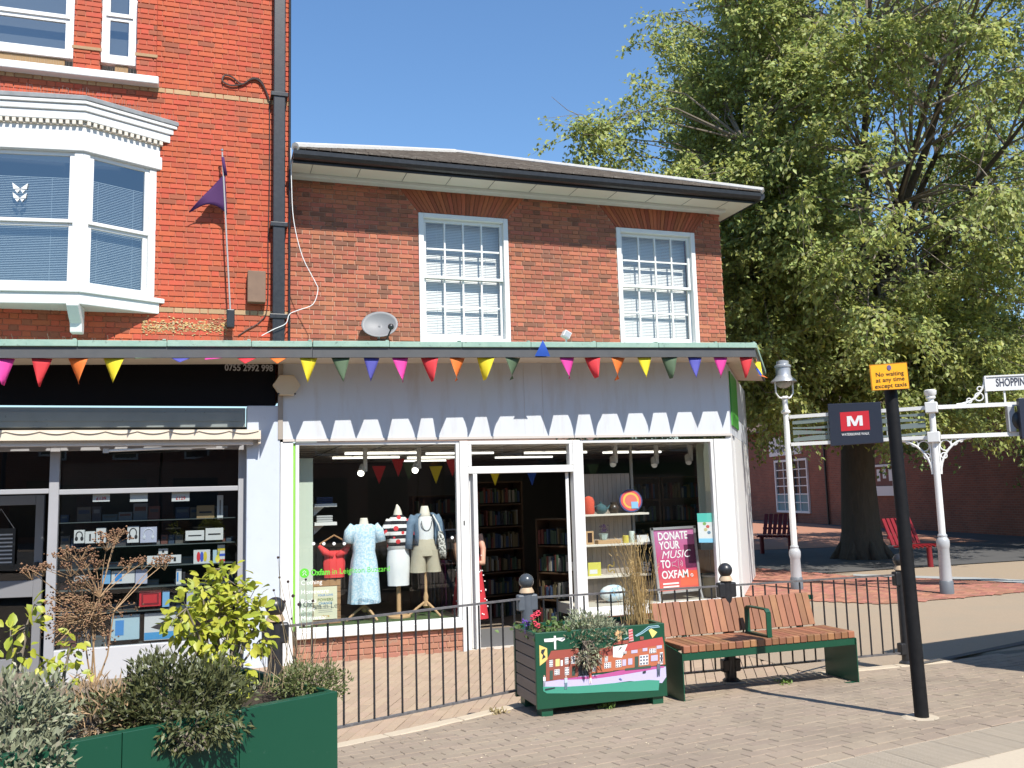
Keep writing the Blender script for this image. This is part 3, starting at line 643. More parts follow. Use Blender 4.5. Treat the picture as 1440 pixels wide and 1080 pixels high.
for (a, c2) in ((q[0], q[1]), (q[1], q[2])):
    L = (c2-a).length; n = int(L/.075); d = (c2-a).normalized(); o = Vector((d.y, -d.x, 0))
    for k in range(n):
        p = a+d*(k+.5)*L/n; dn.add([tuple(p+d*sx*.021+o*oy+Vector((0, 0, z))) for z in (zy(178)+.005, zy(172)-.002) for sx, oy in ((-1, .001), (1, .001), (1, .04), (-1, .04))], [(0,3,2,1),(4,5,6,7),(0,1,5,4),(1,2,6,5),(2,3,7,6),(3,0,4,7)])
dn.build('dentils', mat('cream_dentil', (.62, .56, .47), .7), bay)
zwt, zwb, zmr = zy(214), zy(403), zy(315)
for (P0, ang, L, pa, pb, nm) in ((bayplan(0)[0], AF, 2.6, None, 101, 'f'), (bayplan(0)[1], AS, (bayplan(0)[2]-bayplan(0)[1]).length, 124, 209, 's')):
    M_ = frame_z((P0.x, P0.y, 0), ang); inv = M_.inverted()
    x1 = (inv @ on(pb, 330, P0, ang)).x; x0 = (inv @ on(pa, 330, P0, ang)).x if pa else x1-1.45
    pst = MB(M_)
    for q in (((x1, L-.001), (x0-.2, x0)) if nm == 'f' else ((.001, x0), (x1, L))): MB(M_).box(q[0], q[1], 0, .10, zwb, zwt).build('post', white, bay, bevel=.008)
    sa = MB(M_); frame(sa, x0, x1, zwb, zmr+.02, .05, .09, .055, .075, .04); sa = sa.build('sash', white_trim, bay, bevel=.004)
    sb = MB(M_); frame(sb, x0, x1, zmr+.021, zwt, .02, .06, .055, .045, .05); sb = sb.build('sash', white_trim, bay, bevel=.004)
    MB(M_).quad((x0+.05, .07, zwb+.06), (x1-.05, .071, zwb+.06), (x1-.05, .07, zmr), (x0+.05, .0705, zmr)).build('pane', glass_sky, sa)
    MB(M_).quad((x0+.05, .04, zmr+.06), (x1-.05, .041, zmr+.06), (x1-.05, .04, zwt-.04), (x0+.05, .0405, zwt-.04)).build('pane', glass_sky, sb)
    blinds(bay, x0+.03, x1-.03, zwb+.03, zwt-.3, .14, .022, .006, M=M_)
    if nm == 'f':
        bt = MB(M_); cx = (inv @ on(27, 270, P0, ang)).x
        for zz, s_ in ((zy(265), 1), (zy(278), .9)):
            for d in (-1, 1):
                bt.prism([(cx, .03, zz-.02*s_), (cx+d*.09*s_, .02, zz+.05*s_), (cx+d*.075*s_, .022, zz-.03*s_)], (0, .002, 0)); bt.prism([(cx, .03, zz-.03*s_), (cx+d*.06*s_, .022, zz-.04*s_), (cx+d*.03*s_, .024, zz-.08*s_)], (0, .002, 0))
        tag(bt.build('butterfly_ornament', white_trim), 'two white butterfly ornaments stuck on the bay window pane', 'ornament')
br = MB()
for px0 in (104,):
    p = on(px0, 440, PC-nf*.0, AF); prof = [(0, 0), (.0, -.34), (.10, -.33), (.12, -.22), (.22, -.12), (.30, -.03), (.30, 0)]
    Mx = frame_z((p.x, PC.y+.02, zy(428)), AF); br = MB(Mx); br.prism([(-.07, .2-q[0], q[1]) for q in prof], (.14, 0, 0)); br.build('corbel', white, bay, bevel=.01)
sp = MB(); q = bayplan(.12)
for (a, c2) in ((q[0], q[1]), (q[1], q[2])):
    n = int((c2-a).length/.04)
    for k in range(n):
        p = a.lerp(c2, k/n); p = Vector((p.x, p.y, zy(138)-.02)); sp.tube([p, p+Vector((RNG.uniform(-.02, .02), RNG.uniform(-.03, .03), RNG.uniform(.07, .12)))], .0018, 3)
sp.build('bird_spikes', mat('spike_wire', (.45, .42, .38), .4, .6), bay, kind='stuff')
sp = MB()
for k in range(120):
    x = -2.4+k*.028; sp.tube([(x, -.3+RNG.uniform(-.1, .6), zc(x)+.06), (x+RNG.uniform(-.05, .05), -.3+RNG.uniform(-.1, .6), zc(x)+RNG.uniform(.12, .2))], .0014, 3)
sp.build('bird_spikes', mat('spike_wire', (.45, .42, .38), .4, .6), A, kind='stuff')
# pipe, cables, box on the wall
dp = MB(); xa, xb = W(384, 250, .78).x, W(401, 250, .78).x; dp.box(xa, xb, .76, .87, 3.55, 10.3); dp = dp.build('downpipe', black_metal, A, bevel=.012)
for py in (133, 316, 445): z = W(392, py, .78).z; boxo('pipe_bracket', black_metal, dp, xa-.035, xb+.035, .745, .9, z-.03, z+.03, bevel=.005)
MB().tube([(1.005, .87, 3.6), (1.005, .87, 10.3)], .016, 6).build('corner_cable', black_metal, A)
def wire(name, pts, r, m, Y0, parent=None, **k):
    P = [W(a, b_, Y0) for a, b_ in pts]; Q = []
    for i in range(len(P)-1):                                   # Catmull-Rom
        p0, p1, p2, p3 = P[max(i-1, 0)], P[i], P[i+1], P[min(i+2, len(P)-1)]
        for t in (0, .25, .5, .75): Q.append(.5*((2*p1)+(p2-p0)*t+(2*p0-5*p1+4*p2-p3)*t*t+(3*p1-p0-3*p2+p3)*t**3))
    Q.append(P[-1]); return MB().tube(Q, r, 6).build(name, m, parent, smooth=True, **k)
cab = mat('brown_cable', (.05, .028, .022), .5); wcab = mat('white_cable', (.75, .74, .72), .45)
wire('coiled_cable', [(378, 140), (374, 128), (366, 113), (355, 110), (342, 118), (325, 120), (313, 114), (316, 106), (326, 108), (340, 118), (352, 112), (362, 112), (371, 122), (378, 138)], .012, cab, .875, label='dark cable tied in a loop beside the black downpipe', cat='cable')
wire('wall_cable', [(379, 142), (379, 250), (377, 340), (376, 430), (366, 452), (350, 462), (335, 472)], .008, cab, .885, label='thin dark cable running down beside the black downpipe', cat='cable')
wire('white_cable', [(409, 208), (410, 260), (413, 310), (425, 360), (443, 396), (447, 408), (440, 428), (420, 436), (407, 442), (402, 455), (385, 463), (368, 472)], .0055, wcab, .72, label='thin white cable hanging in a curve from the eaves', cat='cable')
p0, p1 = W(348, 424, .76), W(374, 381, .76); MB().box(p0.x, p1.x, .77, .895, p0.z, p1.z).build('junction_box', mat('brown_box', (.21, .13, .085), .75, noise=(8, .4), col2=(.15, .09, .06)), bevel=.008, label='brown box mounted on the red brick wall', cat='box')
# flag on its pole
fy = .74; fp = thing('wall_flag', W(324, 461, fy), 'purple triangular flag on a thin wall pole', 'flag')
p0, p1 = W(318.5, 461, fy), W(330, 436, fy); MB().box(p0.x, p1.x, fy-.05, fy+.06, p0.z, p1.z).build('pole_socket', black_metal, fp, bevel=.01)
MB().cyl(W(324, 440, fy), W(312.5, 214, fy), .011, n=8).build('pole', mat('pole_steel', (.42, .40, .38), .45, .3), fp)
MB().ball(W(312.3, 211, fy), .022, 10).build('finial', mat('steel', (.5, .5, .5), .3, 1), fp)
fl = MB(); poly = [(313, 219), (316, 243), (319, 302)]; TL, T2, BR_ = [W(*p, fy) for p in ((313.2, 219), (316.6, 243), (319.5, 303))]
n = 14; vs = []
for i in range(n+1):
    t = i/n; top = W(316.6+(266-316.6)*t, 243+(297-243)*t, fy-.0); bot = W(319.5+(266-319.5)*t, 303-13*math.sin(math.pi*t**.8)-5*t, fy)
    for k in range(6):
        s_ = k/5; p = top.lerp(bot, s_); p.y += .035*math.sin(t*7+s_*1.5)*t; vs.append(tuple(p))
fl.add(vs, [(i*6+k, (i+1)*6+k, (i+1)*6+k+1, i*6+k+1) for i in range(n) for k in range(5)])
fl.prism([W(311.5, 221, fy-.012), W(315, 221, fy-.012), W(319.5, 246, fy-.012), W(315, 246, fy-.012)], (0, .024, 0))
fo = fl.build('pennant', mat('purple_cloth', (.060, .012, .085), .8, trans=.15), fp, smooth='all'); so_ = fo.modifiers.new('thickness', 'SOLIDIFY'); so_.thickness = .004
# ---- the dark shopfront below
canopy(A, -4.2, 1.155, False)
zb0 = W(345, 571, 0).z; zt0 = 3.36
sg = MB(); sg.hexa([(-4.2, -.02, zb0), (W(387, 540, 0).x, -.02, zb0), (W(387, 540, 0).x, .05, zb0), (-4.2, .05, zb0), (-4.2, -.02, zc(-4.2)-.10), (W(387, 540, 0).x, -.02, zc(.8)-.10), (W(387, 540, 0).x, .05, zc(.8)-.10), (-4.2, .05, zc(-4.2)-.10)])
sg = sg.build('shop_sign', black_flat, A); a_, b_ = W(316, 517, -.02), W(384, 517, -.02)
text('0755 2992 998', .115, ink('grey', (.36, .37, .38)), ((a_.x+b_.x)/2, -.0225, a_.z+.0), sg, bold=.003, width=b_.x-a_.x)
gpaint = mat('grey_shutter_paint', (.20, .225, .22), .55, noise=(5, .4), col2=(.16, .18, .175), stain=(22, (.03, .03, .03), .66, .7))
z1, z0 = W(170, 573, -.03).z, W(170, 601, -.03).z; sh = boxo('shutter_box', gpaint, A, -4.2, W(345, 590, -.03).x, -.022, .12, z0, z1, bevel=.006)
boxo('shutter_slat', gpaint, sh, -4.2, W(345, 590, -.045).x-.03, -.032, -.0225, z0+.07, z1-.05, bevel=.003)
pil = mat('pale_blue_render', (.50, .545, .61), .75, noise=(3, .4), col2=(.45, .49, .55), stain=(6, (.38, .38, .40), .62, .8))
boxo('pilaster', pil, A, W(346, 750, -.01).x, .826, -.03, .3, -.35, 2.84, bevel=.01); boxo('pilaster_base', pil, A, W(346, 750, -.01).x-.02, .828, -.05, -.031, -.35, -.1, bevel=.008)
crm = mat('awning_cream', (.66, .58, .46), .7, noise=(4, .4), col2=(.58, .49, .38)); yA = -.22
xr = W(367, 612, yA).x; zA1, zA0 = W(180, 606, yA).z, W(180, 619, yA).z
aw = MB(); aw.box(-4.2, xr, yA, yA+.03, zA0, zA1); aw.box(-4.2, xr, yA+.031, .0, zA1-.04, zA1-.01); aw.box(xr-.03, xr, yA+.031, 0, zA0-.05, zA1-.041)
aw = aw.build('awning', crm, A, bevel=.006)
v_ = MB(); x = -4.2
while x < xr-.05:
    pts = [(x, yA-.012, zA1+.012)] + [(x+.34*k/8, yA-.012-.004*math.sin(math.pi*k/8), zA1+.005-.028*math.sin(math.pi*k/8)) for k in range(9)]+[(x+.34, yA-.012, zA1+.012)]
    v_.prism([pts[0]]+[(p[0], p[1], p[2]-.01) for p in pts[1:-1]]+[pts[-1]], (0, .01, 0)); x += .34
v_.build('scallop', crm, aw)
boxo('awning_bar', mat('white_bar', (.58, .57, .56), .5), aw, -4.2, W(356, 620, -.12).x, -.14, -.08, W(180, 627, -.12).z, W(180, 619, -.12).z, bevel=.01)
tb = thing('tube_light', W(233, 631, -.1), 'unlit white fluorescent tube hanging above the dark shop window', 'lamp')
MB().cyl(W(148, 634, -.06), W(304, 627.5, -.06), .017, n=10).build('tube', white_trim, tb, smooth=True)
for px_, py_ in ((149, 634), (316, 627)): p = W(px_, py_, -.06); MB().box(p.x-.03, p.x+.03, -.09, -.03, p.z-.025, p.z+.025).build('tube_holder', mat('grey_plastic', (.45, .43, .4), .5), tb)
# window frame and door of the dark shop
YS = .18; fr_m = mat('grey_white_frame', (.33, .33, .345), .5, noise=(5, .4), col2=(.28, .28, .29))
def sx(px, py=780): return W(px, py, YS).x
def sz(py, px=200): return W(px, py, YS).z
xl0, xl1, xr0, xr1 = sx(66), sx(80), sx(334), sx(346)
fA = MB(); fA.box(xl0, xl1, YS-.02, YS+.08, -.33, sz(626)); fA.box(xr0, xr1+.06, YS-.02, YS+.08, -.33, sz(626)); fA.box(xl1, xr0, YS-.02, YS+.08, sz(633), sz(626)); fA.box(xl1, xr0, YS-.01, YS+.07, sz(693), sz(686)); fA.box(-4.2, xl0, YS-.02, YS+.08, sz(695, 30), sz(688, 30)); fA.box(-4.2, xl0, YS-.02, YS+.08, sz(633), sz(626))
fA = fA.build('shop_window', fr_m, A, bevel=.006)
MB().quad((xl1, YS+.03, sz(908)), (xr0, YS+.031, sz(908)), (xr0, YS+.03, sz(692)), (xl1, YS+.0305, sz(692))).build('pane', glass_dark, fA)
MB().quad((xl1, YS+.03, sz(688)), (xr0, YS+.031, sz(688)), (xr0, YS+.03, sz(632)), (xl1, YS+.0305, sz(632))).build('pane', glass_dark, fA)
MB().quad((-4.2, YS+.03, sz(690)), (xl0, YS+.031, sz(690)), (xl0, YS+.03, sz(632)), (-4.2, YS+.0305, sz(632))).build('pane', glass_dark, fA)
boxo('stallriser', mat('white_panel', (.44, .44, .45), .5), fA, xl1+.001, xr0-.001, YS-.03, YS+.06, -.34, sz(906), bevel=.006)
M_ = frame_z((sx(66)-.95, YS+1.0, 0), -12); dr = MB(M_); dr.box(0, .10, -.02, .02, -.32, 1.82); dr.box(.70, .80, -.02, .02, -.32, 1.82); dr.box(.101, .699, -.02, .02, 1.70, 1.82); dr.box(.101, .699, -.02, .02, .58, .78); dr.box(.101, .699, -.02, .02, -.32, -.15)
dr = dr.build('door', mat('grey_door', (.20, .20, .21), .5), A, bevel=.005)
MB(M_).quad((.1, 0, -.15), (.7, 0, -.15), (.7, .001, 1.7), (.1, .001, 1.7)).build('pane', glass_dark, dr); MB(M_).box(.72, .76, -.06, -.021, .85, 1.0).build('handle', black_metal, dr)
hs = thing('opening_hours_sign', M_ @ Vector((.3, -.03, 1.1)), 'small black hanging sign with lines of opening times on shop door', 'sign')
MB(M_).box(.12, .48, -.034, -.026, .98, 1.42).build('board', mat('sign_black', (.02, .02, .02), .5), hs); l_ = MB(M_)
for k in range(8): l_.box(.15, .45, -.0365, -.0345, 1.0+k*.048, 1.018+k*.048)
l_.build('print_lines', ink('pale', (.45, .45, .45)), hs); l_ = MB(M_); l_.tube([(.14, -.03, 1.42), (.3, -.03, 1.66), (.46, -.03, 1.42)], .003, 4); l_.build('string', white_trim, hs)
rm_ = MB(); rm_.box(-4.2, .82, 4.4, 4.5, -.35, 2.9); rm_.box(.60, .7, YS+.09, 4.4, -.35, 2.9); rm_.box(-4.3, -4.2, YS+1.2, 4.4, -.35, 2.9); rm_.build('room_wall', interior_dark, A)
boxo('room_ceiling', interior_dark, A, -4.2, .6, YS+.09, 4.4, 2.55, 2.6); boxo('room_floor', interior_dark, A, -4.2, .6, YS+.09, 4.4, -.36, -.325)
# shelves and goods behind the dark glass
sh_m = mat('shelf_glass_edge', (.10, .12, .12), .3); rack = thing('display_shelves', (-.9, .5, sz(906)), 'dark glass display shelving full of boxed gadgets in the left shop window', 'shelves')
YD = .52
for py in (731, 766, 795, 823.5, 856, 903):
    z = W(210, py, YD).z; boxo('shelf', sh_m, rack, W(84, py, YD).x, W(331, py, YD).x, YD-.16, YD+.2, z-.008, z)
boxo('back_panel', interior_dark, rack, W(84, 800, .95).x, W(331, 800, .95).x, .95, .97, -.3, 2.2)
bwhite = mat('card_white', (.62, .62, .62), .6); cblue = mat('card_blue', (.20, .42, .68), .6); cred = mat('card_red', (.55, .03, .04), .5); cdark = mat('card_dark', (.03, .03, .035), .5); cbrn = mat('card_brown', (.27, .18, .09), .7); clt = mat('card_lightblue', (.40, .55, .62), .6); clil = mat('card_lilac', (.45, .46, .58), .6); cyel = mat('card_yellow', (.6, .5, .08), .6)
ZK = 3.376
goods = [((350,490,402,555), bwhite, 'hook', 'white box with a dark coiled cable picture, leftmost of the upper shelf'), ((403,497,452,555), bwhite, 'stand', 'white box with a small stand picture, second along the upper shelf'), ((455,480,503,553), bwhite, 'bar', 'tall narrow white box with a dark bar, third along the upper shelf'),
 ((603,472,660,552), bwhite, 'ring', 'white box with a black headphones picture on the upper shelf'), ((665,475,745,552), clil, 'ring', 'lilac box with pale headphones picture on the upper shelf'),
 ((880,492,970,542), bwhite, 'stripe', 'flat white box with a dark stripe at the right of the upper shelf'), ((975,480,1060,540), bwhite, 'stripe', 'larger tilted white box with dark stripe at the right end of the upper shelf'),
 ((697,608,860,655), bwhite, 'pair', 'long white box with two dark marks on the middle shelf'), ((752,578,797,607), bwhite, 'dot', 'small white box with a dark dot on top of the long white box'),
 ((918,583,998,652), bwhite, 'petals', 'white box with red blue and yellow petals picture'), ((1010,585,1030,652), clt, None, 'narrow pale blue box beside the petals box'), ((1032,560,1068,655), bwhite, 'bands', 'upright white box with red and blue bands at the shelf end'),
 ((345,700,425,748), cdark, 'oval', 'dark box with a pale oval on the lower shelf'), ((485,680,525,748), cblue, None, 'narrow blue box on the lower shelf'), ((528,680,640,748), bwhite, 'bluetag', 'white box with a blue gadget on the lower shelf'), ((642,675,700,748), clil, None, 'plain lilac box next to the blue gadget box'), ((835,675,862,750), bwhite, 'bluetag', 'slim white box with a blue stripe on the lower shelf'), ((865,690,880,750), cdark, None, 'thin black box beside the slim white box'),
 ((660,775,765,857), cred, 'frame', 'bright red boxed toy in a red frame'), ((770,780,805,857), cblue, None, 'dark blue box right of the red boxed toy'), ((885,770,920,857), clil, None, 'grey lilac box behind the yellow shrub'),
 ((525,890,663,1018), clt, 'bluetag', 'large pale blue box at the bottom of the window'), ((683,878,843,1018), bwhite, 'router', 'large white and blue box with a black gadget picture at the window bottom'),
 ((933,372,1018,440), cbrn, 'stripe', 'brown cardboard box on the top shelf'), ((1030,325,1060,440), bwhite, 'bar', 'tall thin white box at the end of the top shelf')]
for (q, m, deco, lab) in goods:
    p0 = W(q[0]/ZK, 600+q[3]/ZK, YD-.1); p1 = W(q[2]/ZK, 600+q[1]/ZK, YD-.1); cx, cz = (p0.x+p1.x)/2, (p0.z+p1.z)/2; w, h = p1.x-p0.x, p1.z-p0.z; y = YD-.1
    g_ = thing('gadget_box', (cx, y+.05, p0.z), lab, 'box', 'boxed goods in the dark shop window')
    MB().box(p0.x, p1.x, y, y+.12, p0.z, p1.z).build('carton', m, g_, bevel=.003)
    d = MB(); y2 = y-.0015; dm = ink('dark', (.02, .02, .025))
    if deco in ('hook', 'ring'):
        d.tube([(cx+.3*w*math.cos(a), y2, cz+.1*h+.28*h*math.sin(a)) for a in [R(k) for k in range(-40, 221, 20)]], .006 if w < .25 else .01, 5)
        for s_ in (-1, 1): d.ball((cx+s_*.26*w, y2, cz-.15*h), .018, 8, 1, .3, 1.5)
        if m is clil: dm = ink('palegrey', (.6, .62, .68))
    elif deco in ('stripe', 'bar', 'stand'): d.box(cx-.35*w if deco == 'stripe' else cx-.08*w, cx+.35*w if deco == 'stripe' else cx+.08*w, y2-.001, y2, cz-.06*h if deco == 'stripe' else cz-.3*h, cz+.06*h if deco == 'stripe' else cz+.3*h)
    elif deco == 'pair': [d.box(cx+(.12+.16*k)*w, cx+(.19+.16*k)*w, y2-.001, y2, cz-.25*h, cz+.25*h) for k in (0, 1)]
    elif deco == 'dot': d.box(cx-.12*w, cx+.12*w, y2-.001, y2, cz-.2*h, cz+.2*h)
    elif deco == 'oval': d.ball((cx, y2, cz), .05, 10, 1.6, .1, .9); dm = ink('pale', (.45, .45, .45))
    elif deco == 'bluetag': d.box(cx-.35*w, cx-.05*w, y2-.001, y2, cz-.3*h, cz+.3*h); dm = ink('blue', (.05, .25, .6))
    elif deco == 'router': d.prism([(cx-.3*w, y2, cz-.02*h), (cx+.15*w, y2, cz+.22*h), (cx+.38*w, y2, cz+.02*h), (cx-.05*w, y2, cz-.12*h)], (0, -.001, 0))
    elif deco == 'frame': frame(d, p0.x+.1*w, p1.x-.1*w, p0.z+.12*h, p1.z-.12*h, y2-.002, y2, .02); dm = ink('darkred', (.2, .01, .02))
    if deco in ('petals', 'bands', 'router'):
        for k, c in enumerate(((.6, .03, .04), (.05, .1, .5), (.65, .5, .04))):
            e = MB()
            if deco == 'petals': e.ball((cx+(k-1)*.2*w, y2, cz), .38*h, 10, .35, .03, 1)
            elif deco == 'bands': e.box(p0.x, p1.x, y2-.001, y2, p0.z+h*(.15+.28*k), p0.z+h*(.27+.28*k))
            elif k == 1: e.box(p0.x+.003, p1.x-.003, y2-.0005, y2+.0005, p0.z+.01, p0.z+h*.3)
            if e.v: e.build('print', ink('pb%d%s' % (k, deco), c if deco != 'router' else (.05, .3, .6)), g_)
    if d.v: d.build('print', dm, g_)
xg = random.Random(4); dim = [mat('dim_box%d' % k, c, .6) for k, c in enumerate(((.05, .05, .06), (.10, .09, .08), (.16, .16, .17), (.03, .05, .09), (.14, .05, .04), (.09, .11, .12)))]
DN = ['black', 'brown', 'grey', 'navy', 'dull red', 'slate']
for py, hmx in ((731, .22), (766, .15), (795, .15), (823.5, .14), (856, .17), (903, .25)):
    z = W(210, py, YD).z; x = W(86, py, YD+.1).x; ex = W(329, py, YD+.1).x; k = 0
    bb = [MB() for _ in dim]
    while x < ex-.08:
        w = xg.uniform(.07, .19); h = xg.uniform(.35, .95)*hmx; c = xg.randrange(6)
        if xg.random() < .82: bb[c].box(x, x+w-.012, YD+.05, YD+.18, z+.001, z+h); bb[(c+2) % 6].box(x+.015, x+w-.03, YD+.0485, YD+.0495, z+h*.55, z+h*.8)
        x += w
    for c, q in enumerate(bb):
        if q.v: q.build('stock_boxes', dim[c], rack, kind='stuff')
for k, (q, s_) in enumerate(((((440,318,522,357)), '£139'), (((617,314,702,357)), ''), (((815,308,900,355)), '£129'))):
    p0 = W(q[0]/ZK, 600+q[3]/ZK, YS+.06); p1 = W(q[2]/ZK, 600+q[1]/ZK, YS+.06)
    t_ = thing('price_card', ((p0.x+p1.x)/2, YS+.06, p0.z), ['leftmost price card, reading £139, at the top of the dark window', 'plain white card hanging between two price cards', 'rightmost price card, reading £129, near the pale blue pilaster'][k], 'card', 'price cards')
    MB().box(p0.x, p1.x, YS+.055, YS+.06, p0.z, p1.z).build('card', bwhite, t_)
    if s_: text(s_, .055, ink('red', (.5, .02, .03)), ((p0.x+p1.x)/2, YS+.053, p0.z+.035), t_, bold=.001)
# ------------------------------------------------------------------ bunting
YBN = -.585
FC = {'p': (.72, .06, .34), 'r': (.68, .045, .055), 'o': (.80, .20, .035), 'y': (.80, .66, .03), 'g': (.10, .155, .085), 'b': (.10, .10, .42), 'bl': (.02, .09, .45)}
FM = {k: mat('bunting_'+k, c, .75, trans=.25) for k, c in FC.items()}
bn = thing('bunting', (4, YBN, 3.2), 'string of bright triangular bunting flags hung along the canopy edge', 'bunting')
flags = [(6, 'p'), (59, 'r'), (110, 'o'), (160, 'y'), (206, 'g', 1), (254, 'b', 1), (301, 'p', 1), (347, 'r', 1), (391, 'o', 1), (434, 'y'), (479, 'g'), (522.5, 'b'), (562.6, 'p'), (604, 'r'), (643, 'o'), (683, 'y'), (721, 'g'), (797, 'p'), (833, 'r'), (869, 'o'), (906, 'y'), (941, 'g'), (977, 'b'), (1013, 'p'), (1049, 'r')]
cord = []
for fl_ in flags:
    px_, c = fl_[:2]; top = W(px_, 503, YBN); hw = .105; z = zc(top.x)-.124; L = .30; b = MB(); vs = []
    sw = RNG.uniform(-.03, .03); tw = RNG.uniform(-.09, .09); hw *= RNG.uniform(.92, 1.06); L *= RNG.uniform(.93, 1.05); cu_ = RNG.uniform(-.03, .045); lift = len(fl_) > 2; n = 5
    for i in range(n+1):
        t = i/n; w = hw*(1-t)+.002
        for k in range(5):
            s_ = (k/4-.5)*2
            if lift: vs.append((top.x+s_*w+(.10 if px_ != 254 else .0)*t*(-1 if px_ in (206, 301) else -.3), YBN-.30*t*L/.3-.01*math.sin(s_*2), z-.075*t*(1+.4*math.sin(px_))-.01*s_*s_*t))
            else: vs.append((top.x+s_*w+sw*t, YBN-.022*math.sin(t*2.4+s_)*t+tw*s_*(.25+t*.6)-cu_*t*t, z-L*t+.006*s_*sw*20*(1-t)))
    b.add(vs, [(i*5+k, i*5+k+1, (i+1)*5+k+1, (i+1)*5+k) for i in range(n) for k in range(4)])
    o = b.build('flag', FM[c], bn, smooth='all'); so_ = o.modifiers.new('thickness', 'SOLIDIFY'); so_.thickness = .0015
    cord.append((top.x, YBN+.002, z+.004))
p = W(760, 502, YBN); z = zc(p.x)-.118                          # the one flag that has flipped up over the board
b = MB(); vs = []
for i in range(6):
    t = i/5; w = .105*(1-t)+.002
    for k in range(5): vs.append((p.x+(k/4-.5)*2*w+.01*t, -.66-.012*math.sin(t*3), z+.21*t))
b.add(vs, [(i*5+k, i*5+k+1, (i+1)*5+k+1, (i+1)*5+k) for i in range(5) for k in range(4)]); b.build('flag', FM['bl'], bn, smooth='all', label='blue flag blown upwards over the dark board')
ce = [Vector((7.36, YBN+.02, zc(7.36)-.12))]; dirs = Vector((FX, FY, 0))
cord.append(tuple(ce[0]))
for k, c in enumerate(('o', 'y', 'g', 'bl', 'p', 'o')):         # flags round the corner, seen edge on
    t = .10+k*.26; q = ce[0]+dirs*t+Vector((.02, -.02, -.02*k-.0)); d = Vector((.75, .3, 0)).normalized() if k % 2 else dirs
    MB().add([q-d*.09, q+d*.09, q+Vector((.05*(k % 3), -.05, -.25+.04*k))], [(0, 1, 2)]).build('flag', FM[c], bn)
    cord.append(tuple(q))
MB().tube(cord, .004, 4).build('cord', mat('bunting_tape', (.55, .53, .5), .8), bn)
# alarm box, dish, floodlight, vents on the centre building
ab = W(403, 542, -.08); al = thing('alarm_box', (ab.x, -.08, ab.z), 'beige hexagonal alarm box at the left end of the white fascia', 'alarm box')
hx = [(ab.x+.17*math.cos(R(k*60)), -.13, ab.z+.145*math.sin(R(k*60))) for k in range(6)]
MB().prism(hx, (0, .09, 0)).build('cover', mat('alarm_beige', (.55, .46, .32), .5), al, bevel=.008)
for s_ in (-1, 1): MB().cyl((ab.x+.1*s_, -.133, ab.z-.11), (ab.x+.1*s_, -.129, ab.z-.11), .012, n=8).build('screw', black_metal, al)
dc = W(534, 457, 1.0); sd = thing('satellite_dish', (dc.x, 1.1, zc(2.4)+.08), 'grey satellite dish on the canopy roof against the brick wall', 'satellite dish')
dish = MB(); Mx = Matrix.Translation(dc) @ Matrix.Rotation(R(-14), 4, 'Z') @ Matrix.Rotation(R(-22), 4, 'X'); dish.M = Mx; vs = []; fs = []
for i in range(8):
    r = i/7
    for k in range(28): a = 2*math.pi*k/28; vs.append((.26*r*math.cos(a), -.07*r*r+.05, .215*r*math.sin(a)))
for i in range(7):
    for k in range(28): fs.append((i*28+k, i*28+(k+1) % 28, (i+1)*28+(k+1) % 28, (i+1)*28+k))
dish.add(vs, fs); dm_ = mat('dish_grey', (.20, .20, .205), .55, noise=(60, .4), col2=(.17, .17, .175)); o = dish.build('reflector', dm_, sd, smooth='all'); so_ = o.modifiers.new('thickness', 'SOLIDIFY'); so_.thickness = .008
MB().tube([dc+Vector((-.02, .05, -.2)), dc+Vector((.06, -.2, -.24)), dc+Vector((.10, -.30, -.12))], .012, 6).build('arm', black_metal, sd); MB().ball(dc+Vector((.10, -.31, -.08)), .045, 10).build('receiver', black_metal, sd, smooth=True)
MB().cyl((dc.x, 1.08, zc(2.4)+.05), (dc.x, 1.1, dc.z), .02).build('mast', grey_base, sd)
flp = W(796, 470, .6); ft = thing('floodlight', (flp.x, .6, zc(flp.x)+.06), 'small white tilted floodlight standing on the copper canopy edge', 'lamp'); Mf = Matrix.Translation(Vector((flp.x, .6, flp.z-.01))) @ Matrix.Rotation(R(28), 4, 'Y')
MB(Mf).box(-.055, .055, -.06, .06, -.05, .05).build('housing', white_trim, ft, bevel=.006); MB(Mf).box(-.045, .045, -.064, -.061, -.04, .04).build('lens', mat('lamp_glass', (.35, .36, .38), .1), ft); MB().cyl((flp.x, .6, zc(flp.x)+.055), (flp.x, .6, flp.z), .012).build('bracket', white_trim, ft)
for px_ in (432, 480): 
    p = W(px_, 473, .9)
sp = MB()
for k in range(16): p = Vector((7.75+k*.05, .5+.05*k, zc(7.3)+.06)); sp.tube([p, p+Vector((RNG.uniform(-.05, .05), RNG.uniform(-.05, .05), RNG.uniform(.12, .22)))], .003, 3)
sp.build('bird_spikes', mat('spike_wire', (.45, .42, .38), .4, .6), B, kind='stuff')

# ------------------------------------------------------------------ charity shop window
def body(c, rg, n=20, top_open=False):                          # lofted ellipse rings: (z, half width, half depth, dx, dy)
    return [[(c[0]+q[3]+q[1]*math.cos(2*math.pi*k/n), c[1]+q[4]+q[2]*math.sin(2*math.pi*k/n), q[0]) for k in range(n)] for q in rg]
cream = mat('mannequin_cream', (.68, .63, .54), .7)
def zpx(px, py, Y0): return W(px, py, Y0).z
def pleat(rings, amp, nf, i0, i1):
    for i in range(i0, i1):
        t = (i-i0+1)/(i1-i0); c = [sum(p[j] for p in rings[i])/len(rings[i]) for j in (0, 1)]
        rings[i] = [(c[0]+(p[0]-c[0])*(1+amp*t*math.sin(nf*2*math.pi*k/len(rings[i]))), c[1]+(p[1]-c[1])*(1+amp*t*math.sin(nf*2*math.pi*k/len(rings[i])+1)), p[2]) for k, p in enumerate(rings[i])]
    return rings
YM = .52
